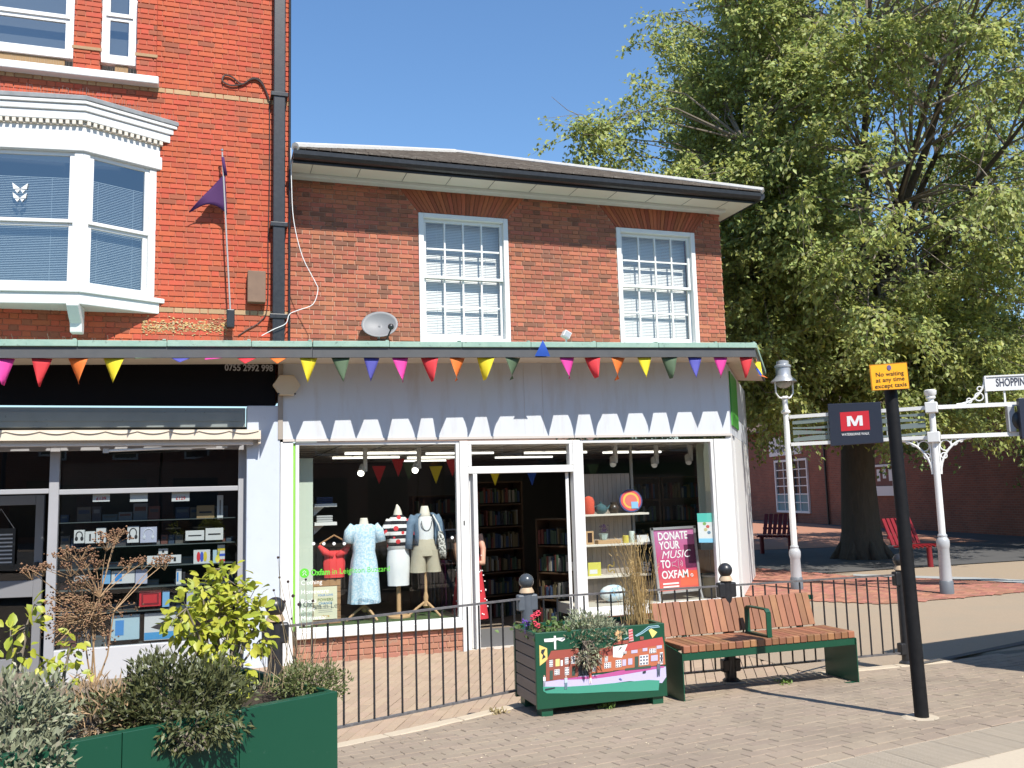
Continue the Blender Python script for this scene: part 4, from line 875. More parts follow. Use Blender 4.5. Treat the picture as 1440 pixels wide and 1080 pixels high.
def sleeve(pts, r0, r1): b = MB(); n = len(pts); b.tube(pts, [r0+(r1-r0)*k/(n-1) for k in range(n)], 12); return b
# dress
blue_print = mat('blue_print_cloth', (.36, .55, .68), .85, noise=(42, .07), col2=(.62, .70, .76))
x0 = W(512, 780, YM).x; zN, zS, zW_, zH = zpx(512, 729, YM), zpx(512, 737, YM), zpx(512, 775, YM), zpx(510, 848, YM); zF = .085
d1 = thing('dress_mannequin', (x0, YM, zF), 'cream mannequin in a pale blue patterned dress, leftmost in the shop window', 'mannequin', 'shop window mannequins')
MB().rings(body((x0, YM, 0), [(zS-.14, .12, .09, 0, 0), (zS-.04, .13, .07, 0, 0), (zS+.005, .06, .055, 0, 0), (zN-.01, .05, .05, 0, 0), (zN+.005, .045, .045, 0, 0)])).build('torso', cream, d1, smooth='all')
rg = body((x0, YM, 0), [(zS-.0, .10, .065, 0, 0), (zS-.03, .165, .085, 0, 0), (zS-.10, .165, .10, 0, 0), (zS-.2, .16, .115, 0, 0), (zW_, .145, .11, 0, 0), (zW_-.12, .17, .13, 0, 0), (zW_-.28, .19, .15, 0, 0), (zH+.15, .205, .165, 0, 0), (zH, .215, .175, 0, 0)], 48)
MB().rings(pleat(rg, .055, 7, 4, 9), False).build('dress', blue_print, d1, smooth='all')
for s_ in (-1, 1): sleeve([(x0+s_*.13, YM, zS-.03), (x0+s_*.19, YM-.01, zS-.10), (x0+s_*.215, YM-.03, zS-.24)], .07, .075).build('sleeve', blue_print, d1, smooth='all')
def tripod(parent, x, y, z1, wide=.24):
    MB().cyl((x, y, .25), (x, y, z1), .02, n=10).build('stand_pole', wood_pale, parent, smooth=True); MB().lathe((x, y, .22), [(.02, .18), (.035, .12), (.028, .06), (.045, 0), (.02, -.03)], 12).build('stand_hub', wood_pale, parent, smooth=True)
    for k in range(3): a = R(-90+120*k+35); MB().tube([(x, y, .28), (x+.12*math.cos(a), y+.12*math.sin(a), .2), (x+wide*math.cos(a), y+wide*math.sin(a), .095)], [.018, .018, .014], 8).build('stand_leg', wood_pale, parent, smooth=True)
tripod(d1, x0, YM, zH+.1)
# striped top and white skirt
x0 = W(560, 780, YM+.05).x; y0 = YM+.05; zS, zH, zMid = zpx(560, 724, y0), zpx(560, 823, y0), zpx(560, 772, y0)
m2 = thing('skirt_mannequin', (x0, y0, zF), 'mannequin in black and white striped floral top and white skirt', 'mannequin', 'shop window mannequins')
MB().rings(body((x0, y0, 0), [(zS-.1, .1, .08, 0, 0), (zS, .06, .06, 0, 0), (zS+.05, .05, .05, 0, 0), (zS+.10, .03, .03, 0, 0), (zS+.14, .008, .008, -.01, 0)])).build('torso', cream, m2, smooth='all')
stripe = bpy.data.materials.new('striped_cloth'); stripe.use_nodes = True; N = stripe.node_tree.nodes; L_ = stripe.node_tree.links; bs = N['Principled BSDF']; bs.inputs['Roughness'].default_value = .85
g0 = N.new('ShaderNodeNewGeometry'); wv = N.new('ShaderNodeTexWave'); wv.wave_type = 'BANDS'; wv.bands_direction = 'Z'; wv.inputs['Scale'].default_value = 3.3; wv.inputs['Distortion'].default_value = .6; cr = N.new('ShaderNodeValToRGB'); cr.color_ramp.interpolation = 'CONSTANT'; cr.color_ramp.elements[0].color = (.012, .012, .018, 1); cr.color_ramp.elements[1].color = (.72, .70, .68, 1); cr.color_ramp.elements[1].position = .5
nz = N.new('ShaderNodeTexVoronoi'); nz.inputs['Scale'].default_value = 9; cr2 = N.new('ShaderNodeValToRGB'); cr2.color_ramp.interpolation = 'CONSTANT'; cr2.color_ramp.elements[0].color = (1, 1, 1, 1); cr2.color_ramp.elements[1].color = (0, 0, 0, 1); cr2.color_ramp.elements[1].position = .3; mx = N.new('ShaderNodeMixRGB'); mx.inputs[2].default_value = (.62, .04, .05, 1)
L_.new(g0.outputs['Position'], wv.inputs[0]); L_.new(wv.outputs['Fac'], cr.inputs[0]); L_.new(g0.outputs['Position'], nz.inputs['Vector']); L_.new(nz.outputs['Distance'], cr2.inputs[0]); L_.new(cr2.outputs[0], mx.inputs[0]); L_.new(cr.outputs[0], mx.inputs[1]); L_.new(mx.outputs[0], bs.inputs['Base Color'])
MB().rings(body((x0, y0, 0), [(zS+.0, .07, .06, 0, 0), (zS-.05, .12, .085, 0, 0), (zS-.16, .155, .12, 0, 0), (zS-.30, .15, .12, 0, 0), (zMid, .15, .115, 0, 0), (zMid-.01, .13, .1, 0, 0)], 24), False).build('top', stripe, m2, smooth='all')
for s_ in (-1, 1): sleeve([(x0+s_*.1, y0, zS-.08), (x0+s_*.16, y0-.02, zS-.18), (x0+s_*.17, y0-.05, zS-.30)], .065, .06).build('sleeve', stripe, m2, smooth='all')
white_cloth = mat('white_cloth', (.72, .72, .71), .85, noise=(14, .2), col2=(.66, .68, .70))
rg = body((x0, y0, 0), [(zMid+.02, .135, .11, 0, 0), (zMid-.12, .155, .13, 0, 0), (zMid-.28, .155, .13, 0, 0), (zH+.1, .15, .12, 0, 0), (zH, .145, .12, 0, 0)], 40); MB().rings(pleat(rg, .04, 6, 1, 5), False).build('skirt', white_cloth, m2, smooth='all')
MB().cyl((x0, y0, .1), (x0, y0, zH+.1), .03, n=12).build('stand_pole', wood_pale, m2, smooth=True); MB().lathe((x0, y0, .088), [(.16, 0), (.16, .02), (.14, .03), (.03, .04)], 24).build('stand_base', wood_pale, m2, smooth=True)
# denim jacket and shorts
x0 = W(598, 780, YM).x; y0 = YM; zN, zS, zMid, zH = zpx(597, 712, y0), zpx(597, 722, y0), zpx(597, 760, y0), zpx(600, 804, y0)
m3 = thing('denim_mannequin', (x0, y0, zF), 'mannequin in denim jacket, white top and beige shorts by the shop door', 'mannequin', 'shop window mannequins')
MB().rings(body((x0, y0, 0), [(zS-.1, .11, .085, 0, 0), (zS, .07, .06, 0, 0), (zN-.005, .05, .05, 0, 0), (zN+.005, .04, .04, 0, 0)])).build('torso', cream, m3, smooth='all')
MB().rings(body((x0, y0, 0), [(zS-.04, .10, .08, 0, 0), (zS-.12, .125, .11, 0, 0), (zS-.25, .125, .115, 0, 0), (zMid-.02, .125, .11, 0, 0)]), False).build('vest', white_cloth, m3, smooth='all')
denim = mat('denim', (.085, .14, .21), .9, noise=(25, .25), col2=(.15, .22, .30), bump=(160, .4, .003))
for s_ in (-1, 1):
    rg = []
    for z, w, dpt, gap in ((zS-.0, .11, .075, .45), (zS-.04, .17, .10, .55), (zS-.15, .165, .125, .62), (zS-.28, .16, .13, .60), (zMid-.06, .165, .13, .62)):
        arc = [R(a) for a in range(int(-90+gap*70), 91, 9)]; rg.append([(x0+s_*w*math.cos(a), y0+dpt*math.sin(a), z) for a in arc])
    b = MB(); n = min(len(r) for r in rg); rg = [[r[int(k*(len(r)-1)/(n-1))] for k in range(n)] for r in rg]
    b.add([p for r in rg for p in r], [(i*n+k, i*n+k+1, (i+1)*n+k+1, (i+1)*n+k) for i in range(len(rg)-1) for k in range(n-1)]); o = b.build('jacket_side', denim, m3, smooth='all'); q = o.modifiers.new('thickness', 'SOLIDIFY'); q.thickness = .012
    sleeve([(x0+s_*.14, y0, zS-.04), (x0+s_*.20, y0-.01, zS-.14), (x0+s_*.225, y0-.03, zS-.30), (x0+s_*.235, y0-.05, zMid-.10)], .065, .05).build('sleeve', denim, m3, smooth='all')
beige = mat('beige_cotton', (.46, .42, .32), .9, noise=(12, .3), col2=(.40, .36, .27)); MB().rings(body((x0, y0, 0), [(zMid+.02, .135, .11, 0, 0), (zMid-.05, .155, .125, 0, 0), (zMid-.14, .175, .14, 0, 0), (zMid-.2, .18, .14, 0, 0)], 24), False).build('shorts', beige, m3, smooth='all')
for s_ in (-1, 1): MB().rings(body((x0+s_*.095, y0, 0), [(zMid-.12, .092, .135, 0, 0), (zMid-.25, .10, .13, 0, 0), (zH, .108, .13, s_*.01, 0)], 20), False).build('shorts_leg', beige, m3, smooth='all')
MB().tube([(x0+.07*math.cos(R(a)), y0-.115-.0, zS-.10+.13*math.sin(R(a))*(1 if a > 180 else .5)) for a in range(180, 361, 15)], .005, 5).build('necklace', black_metal, m3)
bg_ = thing('shoulder_bag', (x0+.2, y0-.1, zMid-.2), 'narrow white and black patterned bag hanging on the denim jacket', 'bag'); bt = MB(); bt.rings(body((x0+.19, y0-.14, 0), [(zMid+.12, .03, .02, -.01, 0), (zMid, .05, .03, 0, 0), (zMid-.15, .055, .03, .02, 0), (zMid-.24, .04, .02, .03, 0)], 14)); bt.build('bag_body', mat('spotted_bag', (.68, .67, .62), .8, noise=(40, .06), col2=(.05, .05, .05)), bg_, smooth='all')
MB().tube([(x0+.09, y0-.10, zS-.02), (x0+.15, y0-.15, zS-.15), (x0+.18, y0-.145, zMid+.12)], .011, 6).build('strap', mat('strap_white', (.7, .7, .68), .7), bg_)
tripod(m3, x0, y0, zMid, .26)
# red blouse on hanger, poster board, hanging clothes, shelves
red_c = mat('coral_red_cloth', (.68, .045, .045), .85); xr_ = W(470, 790, .62); rb = thing('red_blouse', (xr_.x, .62, W(470, 800, .62).z), 'coral red frilled blouse on a wooden hanger beside the blue dress', 'blouse')
zt = W(470, 770, .62).z; zbm = W(470, 812, .62).z
MB().rings(pleat(body((xr_.x, .62, 0), [(zt-.04, .13, .05, 0, 0), (zt-.12, .13, .07, 0, 0), (zt-.2, .145, .075, 0, 0), (zbm, .13, .07, 0, 0)], 36), .05, 6, 1, 4), False).build('bodice', red_c, rb, smooth='all')
for s_ in (-1, 1): MB().tube([(xr_.x+s_*.20, .6, zt+.03), (xr_.x+s_*.13, .57, zt-.05), (xr_.x+s_*.02, .56, zt-.11)], [.025, .05, .03], 10).build('frill', red_c, rb, smooth='all')
MB().tube([(xr_.x-.19, .63, zt+.05), (xr_.x, .63, zt+.16), (xr_.x+.19, .63, zt+.05)], .012, 6).build('hanger', wood_crate, rb)
p0, p1 = W(434, 883, .40), W(479, 814, .40); pb = thing('poster_board', ((p0.x+p1.x)/2, .40, .086), 'wooden slatted board with a pale poster in the left shop window', 'poster'); n = 7; hgt = (p1.z-.09)/n
for k in range(n): boxo('slat', wood_crate, pb, p0.x, p1.x, .40, .425, .09+k*hgt, .09+(k+1)*hgt-.006)
q0, q1 = W(441, 872, .39), W(474, 824, .39); boxo('poster', mat('poster_paper', (.62, .60, .44), .7), pb, q0.x, q1.x, .389, .397, q0.z, q1.z); cxp = (q0.x+q1.x)/2
for s_, dz, sz_, c in (('YOUR LOVE', .74, .035, (.10, .25, .5)), ('POWERS', .60, .05, (.15, .22, .05)), ('CHANGE', .49, .042, (.08, .25, .45)), ('share', .10, .045, (.5, .3, .05))): text(s_, sz_, ink('poster%d' % int(dz*100), c), (cxp, .3875, q0.z+(q1.z-q0.z)*dz), pb, bold=.001, name='poster_print')
l_ = MB()
for k in range(4): l_.box(q0.x+.06, q1.x-.06, .3872, .3885, q0.z+(q1.z-q0.z)*(.22+.055*k), q0.z+(q1.z-q0.z)*(.22+.055*k)+.006)
l_.build('poster_print', ink('faint', (.3, .32, .3)), pb)
rk = thing('clothes_rail', (W(620, 800, 1.3).x, 1.3, -.3), 'rail of dark and purple clothes at the back of the left window', 'clothes rail')
for k in range(16):
    x = W(585, 800, 1.25).x+k*.055; c = ((.02, .02, .03), (.06, .01, .06), (.16, .02, .12), (.05, .05, .07), (.03, .06, .10))[k % 5]; zt_ = 1.15 if k > 9 else .75
    MB().rings(pleat(body((x, 1.25, 0), [(zt_, .012, .16, 0, 0), (zt_-.08, .02, .2, 0, 0), (.5, .024, .2, 0, 0), (.1, .03, .22, 0, 0)], 16), .1, 3, 1, 4)).build('garment', mat('garment%d' % (k % 5), c, .9), rk, smooth='all')
MB().cyl((W(560, 800, 1.25).x, 1.25, 1.18), (W(650, 800, 1.25).x, 1.25, 1.18), .012).build('rail', grey_base, rk)
ws = thing('wall_shelves', (W(450, 760, .75).x, .75, 0), 'white bracket shelves with folded clothes at the left of the window', 'shelves')
for py, k in ((711, 0), (737, 1)):
    a, c2 = W(441, py, .75), W(472, py, .75); boxo('shelf', white, ws, a.x, c2.x, .62, .9, a.z-.02, a.z+.02); MB().prism([(a.x, .74, a.z-.02), (a.x+.14, .74, a.z-.02), (a.x, .74, a.z-.14)], (0, .02, 0)).build('bracket', white, ws)
    fo_ = MB()
    for j in range(3): fo_.box(a.x+.03, c2.x-.05, .66, .86, a.z+.021+j*.03, a.z+.048+j*.03)
    fo_.build('folded_clothes', mat('folded%d' % k, ((.03, .04, .09), (.35, .36, .36))[k], .9), ws, bevel=.008)
# window lettering
gk = ink('bright_green', (.10, .50, .03)); wt = ink('frost', (.72, .74, .72)); wl = thing('window_lettering', (2, -.005, .6), 'green and white lettering stuck on the left shop window', 'lettering')
a = W(428, 806, .015); YL = .0165
MB().prism([(a.x+.058*math.cos(R(k)), YL, a.z+.058*math.sin(R(k))) for k in range(0, 360, 18)], (0, -.001, 0)).build('roundel', gk, wl)
MB().tube([(a.x-.02, YL-.003, a.z-.03), (a.x-.005, YL-.003, a.z+.0), (a.x-.022, YL-.003, a.z+.01), (a.x+.0, YL-.003, a.z+.03), (a.x+.022, YL-.003, a.z+.01), (a.x+.002, YL-.003, a.z), (a.x+.025, YL-.003, a.z-.03)], .004, 4).build('roundel_mark', white_trim, wl)
q0, q1, q2 = W(437, 806, YL), W(464, 804, YL), W(548, 800, YL)
text('Oxfam', .10, gk, ((q0.x+q1.x)/2, YL, (q0.z+q1.z)/2), wl, bold=.003, width=q1.x-q0.x); text('in Leighton Buzzard', .10, gk, ((q1.x+.03+q2.x)/2, YL, (q1.z+q2.z)/2), wl, width=q2.x-q1.x-.03)
for s_, py in (('Clothing', 820), ('Homeware', 833), ('Books', 846), ('Music', 858), ('Menswear', 870)): q = W(423, py, YL); text(s_, .075, wt, (q.x, YL, q.z), wl, align='LEFT')
for k in range(20):
    px_ = 440+k*10.6 if k < 5 else 580+k*4
    if k < 4: q = W(441+k*14.4, 764.5, YL); MB().prism([(q.x+.02*math.cos(R(j)), YL, q.z+.02*math.sin(R(j))) for j in range(0, 360, 30)], (0, -.001, 0)).build('window_dot', wt, wl)
q = W(636, 756, YL); MB().prism([(q.x+.02*math.cos(R(j)), YL, q.z+.02*math.sin(R(j))) for j in range(0, 360, 30)], (0, -.001, 0)).build('window_dot', wt, wl)
# spotlights under the shop ceiling
lit = mat('lit_spot', (1, .95, .85), .3, emit=3); spm = mat('spot_white', (.55, .55, .53), .4)
for k, (px_, py_, lab) in enumerate(((509, 661, 'leftmost lit white ceiling spotlight in the left shop window'), (585, 657, 'second lit white ceiling spotlight in the left shop window'), (862, 649, 'white ceiling spotlight above the shelves of the right window'), (920, 650, 'white ceiling spotlight right of the striped pole'), (968, 646, 'silver ceiling spotlight cluster near the right window edge'))):
    q = W(px_, py_, .7); t_ = thing('spotlight', (q.x, .7, 2.2), lab, 'lamp', 'ceiling spotlights'); MB().box(q.x+.02, q.x+.07, .68, .74, q.z-.02, 2.345).build('bracket', spm, t_); MB().cyl((q.x-.02, .66, q.z-.04), (q.x+.03, .76, q.z+.05), .05, n=12).build('lamp_head', spm, t_); MB().cyl((q.x-.028, .645, q.z-.053), (q.x-.021, .658, q.z-.042), .042, n=12).build('bulb', lit if k < 2 else mat('steel', (.5, .5, .5), .3, 1), t_)
# inside bunting
ib = thing('indoor_bunting', (3, 1.6, 2), 'coloured bunting hanging inside the shop near the ceiling', 'bunting')
for px_, py_, c in ((636, 655, 'r'), (613, 665, 'y'), (560, 655, 'r'), (533, 665, 'r'), (696, 668, 'y'), (748, 668, 'bl'), (834, 662, 'g'), (655, 665, 'g'), (575, 660, 'g')):
    q = W(px_, py_, 1.5); MB().prism([(q.x-.10, 1.5, q.z+.10), (q.x+.10, 1.5, q.z+.10), (q.x, 1.5, q.z-.16)], (0, .003, 0)).build('flag', FM[c], ib)
# book shelving deep in the shop
bk = [mat('book%d' % k, c, .7) for k, c in enumerate(((.13, .035, .025), (.025, .045, .09), (.20, .19, .16), (.04, .07, .04), (.13, .10, .045), (.025, .025, .03)))]
def bookcase(x, y, w, h, ang, lab, seed):
    rg_ = random.Random(seed); t = thing('bookcase', (x, y, -.32), lab, 'bookcase', 'bookcases inside the shop'); M_ = frame_z((x, y, -.32), ang); b = MB(M_)
    b.box(0, .03, 0, .3, 0, h); b.box(w-.03, w, 0, .3, 0, h); b.box(.03, w-.03, .28, .3, 0, h); b.build('case', mat('case_wood', (.075, .04, .018), .7), t); n = int(h/.33)
    bb = [MB(M_) for _ in bk]
    for k in range(n+1):
        z = k*h/n; MB(M_).box(.031, w-.031, -.005, .279, z-.02 if k else 0, z if k else .02).build('shelf', mat('case_wood', (.075, .04, .018), .7), t)
        if k == n: break
        xx = .04
        while xx < w-.09:
            tw = rg_.uniform(.018, .045); hh = rg_.uniform(.18, .27)
            if rg_.random() < .9: bb[rg_.randrange(6)].box(xx, xx+tw-.002, rg_.uniform(.0, .04), .2, z+.021, z+hh)
            xx += tw
    for k, q in enumerate(bb):
        if q.v: q.build('books', bk[k], t, kind='stuff')
bookcase(4.0, 2.6, 1.0, 2.2, 12, 'dark wooden bookcase full of books seen through the open door', 1); bookcase(4.75, 1.6, .7, 1.6, -60, 'bookcase of paperbacks just right inside the shop door', 2)
bookcase(5.9, 1.9, 1.1, 2.2, -8, 'tall bookcase behind the poster in the right window, left one', 3); bookcase(7.05, 1.8, 1.0, 2.2, -8, 'tall bookcase behind the poster in the right window, right one', 4); bookcase(3.4, 4.2, 1.2, 2.0, 0, 'bookcase at the back of the shop seen through the doorway', 5)
# person just inside the door
pn = thing('person', (W(674, 830, .75).x-.13, .78, -.32), 'person in red polka dot dress standing inside the shop door, mostly hidden', 'person')
px0, py0 = ORG[pn].x, ORG[pn].y; skin = mat('skin', (.45, .25, .17), .6)
b = MB(); b.rings(body((px0, py0, 0), [(-.32, .05, .09, 0, 0), (-.25, .06, .07, 0, 0), (.1, .075, .08, 0, 0), (.5, .12, .11, 0, 0), (.75, .14, .12, 0, 0), (.95, .11, .09, 0, 0), (1.10, .14, .10, 0, 0), (1.19, .11, .07, 0, 0), (1.215, .055, .055, 0, 0), (1.27, .05, .055, 0, 0), (1.30, .07, .08, 0, 0), (1.38, .08, .095, 0, 0), (1.46, .075, .09, 0, 0), (1.52, .04, .05, 0, 0)], 18))
b.build('body', skin, pn, smooth='all')
dot = mat('red_dot_cloth', (.42, .02, .03), .85); MB().rings(pleat(body((px0, py0, 0), [(1.17, .10, .07, 0, 0), (1.1, .15, .105, 0, 0), (.95, .125, .10, 0, 0), (.7, .17, .15, 0, 0), (.3, .22, .2, 0, 0), (-.02, .26, .24, 0, 0)], 40), .05, 7, 3, 6), False).build('dress', dot, pn, smooth='all')
dd = MB()
for k in range(70):
    a = RNG.uniform(-math.pi, math.pi); z = RNG.uniform(0, .9); r = .17+(.9-z)*.1; dd.ball((px0+r*1.0*math.cos(a), py0+r*.92*math.sin(a), z), .012, 6)
dd.build('dots', white_trim, pn, kind='stuff')
for s_ in (-1, 1): MB().tube([(px0+s_*.15, py0, 1.12), (px0+s_*.20, py0-.02, .92), (px0+s_*.17, py0-.10, .72), (px0+s_*.10, py0-.2, .74)], [.05, .042, .036, .03], 10).build('arm', skin, pn, smooth='all')
MB().ball((px0, py0+.02, 1.44), .1, 14, .95, 1.05, 1.05).build('hair', mat('brown_hair', (.05, .03, .02), .6), pn, smooth='all')
# right window: shelf unit with goods
YR = .62; u = thing('display_unit', (W(865, 760, YR).x, YR, .086), 'pale grey wood display unit with four shelves in right window', 'shelves'); xa, xb = W(818, 760, YR).x, W(905, 760, YR).x
ptop = W(860, 666, YR+.14).z; nb = 12
for k in range(nb): boxo('board', mat('grey_board_wood', (.40, .34, .29), .8, noise=(8, .4), col2=(.32, .27, .23), stretch=(4, 4, .3), isl=.08), u, xa+(xb-.12-xa)*k/nb+.002, xa+(xb-.12-xa)*(k+1)/nb-.002, YR+.14, YR+.16, .09, ptop)
zsh = [W(860, y_, YR).z for y_ in (722, 764, 808)]
for z in zsh: boxo('shelf', mat('shelf_pale', (.62, .57, .49), .7), u, xa-.02, xb+.04, YR-.14, YR+.138, z-.03, z, bevel=.004)
boxo('slotted_upright', mat('grid_metal', (.33, .31, .28), .6), u, W(897, 700, YR).x-.02, W(897, 700, YR).x+.02, YR+.17, YR+.2, .09, 2.34)
def put(name, lab, cat, px_, z, fn, mtl, y=None):
    x = W(px_, 740, YR-.05).x; t = thing(name, (x, YR-.05, z), lab, cat); fn(t, x, YR-.05, z); return t
def lat(nm, prof, m): return lambda t, x, y, z: MB().lathe((x, y, z+.001), prof, 18).build(nm, m, t, smooth=True)
tin = W(886, 700, YR-.05); tn = thing('round_tray', (tin.x, YR-.06, zsh[0]), 'round red and yellow tin tray with blue rim on the top shelf', 'tray'); Mt = Matrix.Translation(Vector((tin.x, YR-.06, zsh[0]+.172))) @ Matrix.Rotation(R(-14), 4, 'Z') @ Matrix.Rotation(R(78), 4, 'X')
for nm, r, z0, z1, m in (('rim', .17, -.03, .03, mat('tin_blue', (.04, .05, .16), .35)), ('face', .15, .031, .033, ink('tinred', (.62, .06, .07))), ('ring_print', .118, .0335, .035, ink('tinyel', (.72, .42, .06))), ('centre_print', .09, .0355, .037, ink('tinred2', (.62, .12, .09)))): MB(Mt).lathe((0, 0, 0), [(r, z0), (r, z1)], 32).build(nm, m, tn)
MB(Mt).box(0, .10, -.12, -.02, .038, .042).build('label_card', mat('card_blue', (.2, .42, .68)), tn)
put('woolly_hat', 'coral red knitted hat on the top shelf', 'hat', 829, zsh[0], lat('knit', [(.07, 0), (.085, .03), (.08, .1), (.085, .18), (.06, .24), (.01, .26)], mat('coral_knit', (.62, .09, .05), .9, bump=(60, .8, .01))), None)
def teapot(t, x, y, z):
    m = mat('teal_glaze', (.06, .12, .13), .25); MB().lathe((x, y, z+.001), [(.05, 0), (.085, .03), (.095, .07), (.08, .115), (.05, .13), (.012, .15), (.018, .165), (.005, .175)], 18).build('pot', m, t, smooth=True); MB().tube([(x+.08, y, z+.06), (x+.12, y, z+.09), (x+.14, y, z+.12)], [.018, .013, .01], 8).build('spout', m, t, smooth=True); MB().tube([(x-.08, y, z+.11), (x-.13, y, z+.09), (x-.13, y, z+.05), (x-.08, y, z+.035)], .009, 6).build('handle', m, t, smooth=True)
put('teapot', 'dark teal glazed teapot on the top display shelf', 'teapot', 846, zsh[0], teapot, None)
put('dark_jug', 'dark patterned pot between the teapot and round tray', 'pot', 864, zsh[0], lat('pot', [(.05, 0), (.08, .05), (.075, .1), (.045, .13), (.05, .16)], mat('brown_glaze', (.045, .032, .022), .3)), None)
put('picture_frame', 'small wooden picture frame at the left of the second shelf', 'picture frame', 829, zsh[1], lambda t, x, y, z: (frame(MB(), x-.06, x+.06, z+.001, z+.19, y, y+.02, .025).build('frame', wood_pale, t), MB().box(x-.036, x+.036, y+.008, y+.018, z+.027, z+.164).build('picture', mat('dark_picture', (.04, .02, .015), .4), t)), None)
def potplant(t, x, y, z):
    MB().lathe((x, y, z+.06), [(.05, 0), (.07, .08), (.075, .085)], 8).build('pot', mat('pale_aqua', (.42, .52, .48), .5), t); b = MB(); 
    for k in range(40): a = RNG.uniform(0, 6.28); r = RNG.uniform(0, .07); q = Vector((x+r*math.cos(a), y+r*math.sin(a), z+.15+RNG.uniform(0, .11))); b.add([q, q+Vector((.02, 0, .01)), q+Vector((.01, -.01, .03))], [(0, 1, 2)])
    b.build('foliage', mat('purple_flower', (.07, .03, .09), .8), t)
put('pot_plant', 'little purple plant in a pale faceted pot on second shelf', 'pot plant', 848, zsh[1], potplant, None)
put('wooden_tray', 'long low wooden tray across the second display shelf', 'tray', 856, zsh[1], lambda t, x, y, z: MB().box(x-.2, x+.16, y-.06, y+.08, z+.001, z+.055).build('tray', wood_pale, t, bevel=.005), None)
put('yellow_candle', 'squat yellow and dark candle jar on second shelf', 'candle', 879, zsh[1], lat('jar', [(.045, 0), (.045, .1), (.04, .105)], cyel), None)
put('candle_tin', 'tall pale green candle tin on second shelf', 'tin', 888, zsh[1], lat('tin', [(.042, 0), (.042, .16), (.038, .165)], mat('pale_tin', (.50, .56, .50), .4)), None)
put('white_card_pack', 'flat white pack leaning at the right of second shelf', 'pack', 903, zsh[1], lambda t, x, y, z: MB().prism([(x-.08, y, z+.002), (x+.12, y, z+.002), (x+.09, y, z+.10), (x-.09, y, z+.10)], (0, .05, 0)).build('pack', bwhite, t), None)
put('yellow_book', 'yellow illustrated book on the third shelf', 'book', 834, zsh[2], lambda t, x, y, z: (MB().box(x-.10, x+.10, y, y+.02, z+.001, z+.19).build('cover', mat('book_yellow', (.58, .54, .10), .5), t), MB().box(x-.08, x+.04, y-.002, y-.0005, z+.03, z+.09).build('print', bwhite, t)), None)
put('gold_ornament', 'small curled gold ornament on the third shelf', 'ornament', 857, zsh[2], lambda t, x, y, z: MB().tube([(x+.05*math.cos(a*.5), y, z+.02+.012*a+.03*math.sin(a)) for a in range(14)], .009, 6).build('scroll', mat('gold', (.5, .36, .10), .35, .6), t), None)
put('blue_cushion', 'pale blue and green cushion at the bottom of the unit', 'cushion', 856, .10, lambda t, x, y, z: MB().ball((x, y-.06, z+.12), .14, 16, 1.5, .7, .85).build('cushion', mat('blue_cushion', (.30, .50, .66), .8, noise=(9, .1), col2=(.62, .66, .66)), t, smooth='all'), None)
put('pattern_box', 'small black and white patterned box on the third shelf', 'box', 907, zsh[2], lambda t, x, y, z: MB().box(x-.06, x+.05, y-.03, y+.05, z+.001, z+.16).build('box', mat('bw_print', (.6, .6, .6), .6, noise=(30, .05), col2=(.03, .03, .03)), t), None)
# A-board poster
YP = .30
def bp(px_, py_): return W(px_, py_, YP)
pa = [bp(918, 744), bp(974, 741), bp(983, 827), bp(928, 832)]; ap_ = thing('poster_stand', ((pa[0].x+pa[1].x)/2, YP, .086), 'pink and red poster in a silver stand in the right window', 'poster')
c_r = (pa[1]-pa[0]).normalized(); c_u = (pa[0]-pa[3]).normalized(); wP = (pa[1]-pa[0]).length; hP = (pa[0]-pa[3]).length
def PP(u_, v_, y=0): return pa[3]+(pa[2]-pa[3])*u_+(pa[0]-pa[3]).lerp(pa[1]-pa[2], u_)*v_+Vector((0, y, 0))
steel = mat('aluminium', (.60, .60, .61), .35, .7); fr = MB()
for (u0, v0, u1, v1) in ((-.03, -.02, -.03, 1.02), (1.03, -.02, 1.03, 1.02), (-.06, 1.0, 1.06, 1.0), (-.03, -.02, 1.03, -.02)): fr.bar(PP(u0, v0), PP(u1, v1), .035, .03, (0, 1, 0))
for u0 in (-.03, 1.03): fr.bar(PP(u0, -.02), PP(u0+(.02 if u0 > 0 else .0), -.02)+Vector((0, -.03, PP(0, 0).z*-1+.09)), .025, .025, (0, 1, 0))
fr.build('frame', steel, ap_)
pk = bpy.data.materials.new('pink_red_poster'); pk.use_nodes = True; N = pk.node_tree.nodes; L_ = pk.node_tree.links; g0 = N.new('ShaderNodeNewGeometry'); sp_ = N.new('ShaderNodeSeparateXYZ'); mr = N.new('ShaderNodeMapRange'); mr.inputs['From Min'].default_value = PP(0, .05).z; mr.inputs['From Max'].default_value = PP(0, .9).z; cr = N.new('ShaderNodeValToRGB'); cr.color_ramp.elements[0].color = (.66, .09, .06, 1); cr.color_ramp.elements[1].color = (.50, .16, .34, 1); e_ = cr.color_ramp.elements.new(.45); e_.color = (.52, .06, .17, 1)
L_.new(g0.outputs['Position'], sp_.inputs[0]); L_.new(sp_.outputs['Z'], mr.inputs['Value']); L_.new(mr.outputs[0], cr.inputs[0]); L_.new(cr.outputs[0], N['Principled BSDF'].inputs['Base Color']); N['Principled BSDF'].inputs['Roughness'].default_value = .5
b = MB(); b.prism([PP(0, 0), PP(1, 0), PP(1, 1), PP(0, 1)], (0, .01, 0)); b.build('poster', pk, ap_)
MB().prism([PP(.72, .34, -.001), PP(1, .34, -.001), PP(1, .72, -.001), PP(.72, .72, -.001)], (0, -.0006, 0)).build('poster_print', ink('plum', (.12, .015, .06)), ap_)
MB().prism([PP(.55, .06, -.001), PP(1, .06, -.001), PP(1, .30, -.001), PP(.55, .30, -.001)], (0, -.0006, 0)).build('poster_print', ink('orange_red', (.72, .11, .05)), ap_)
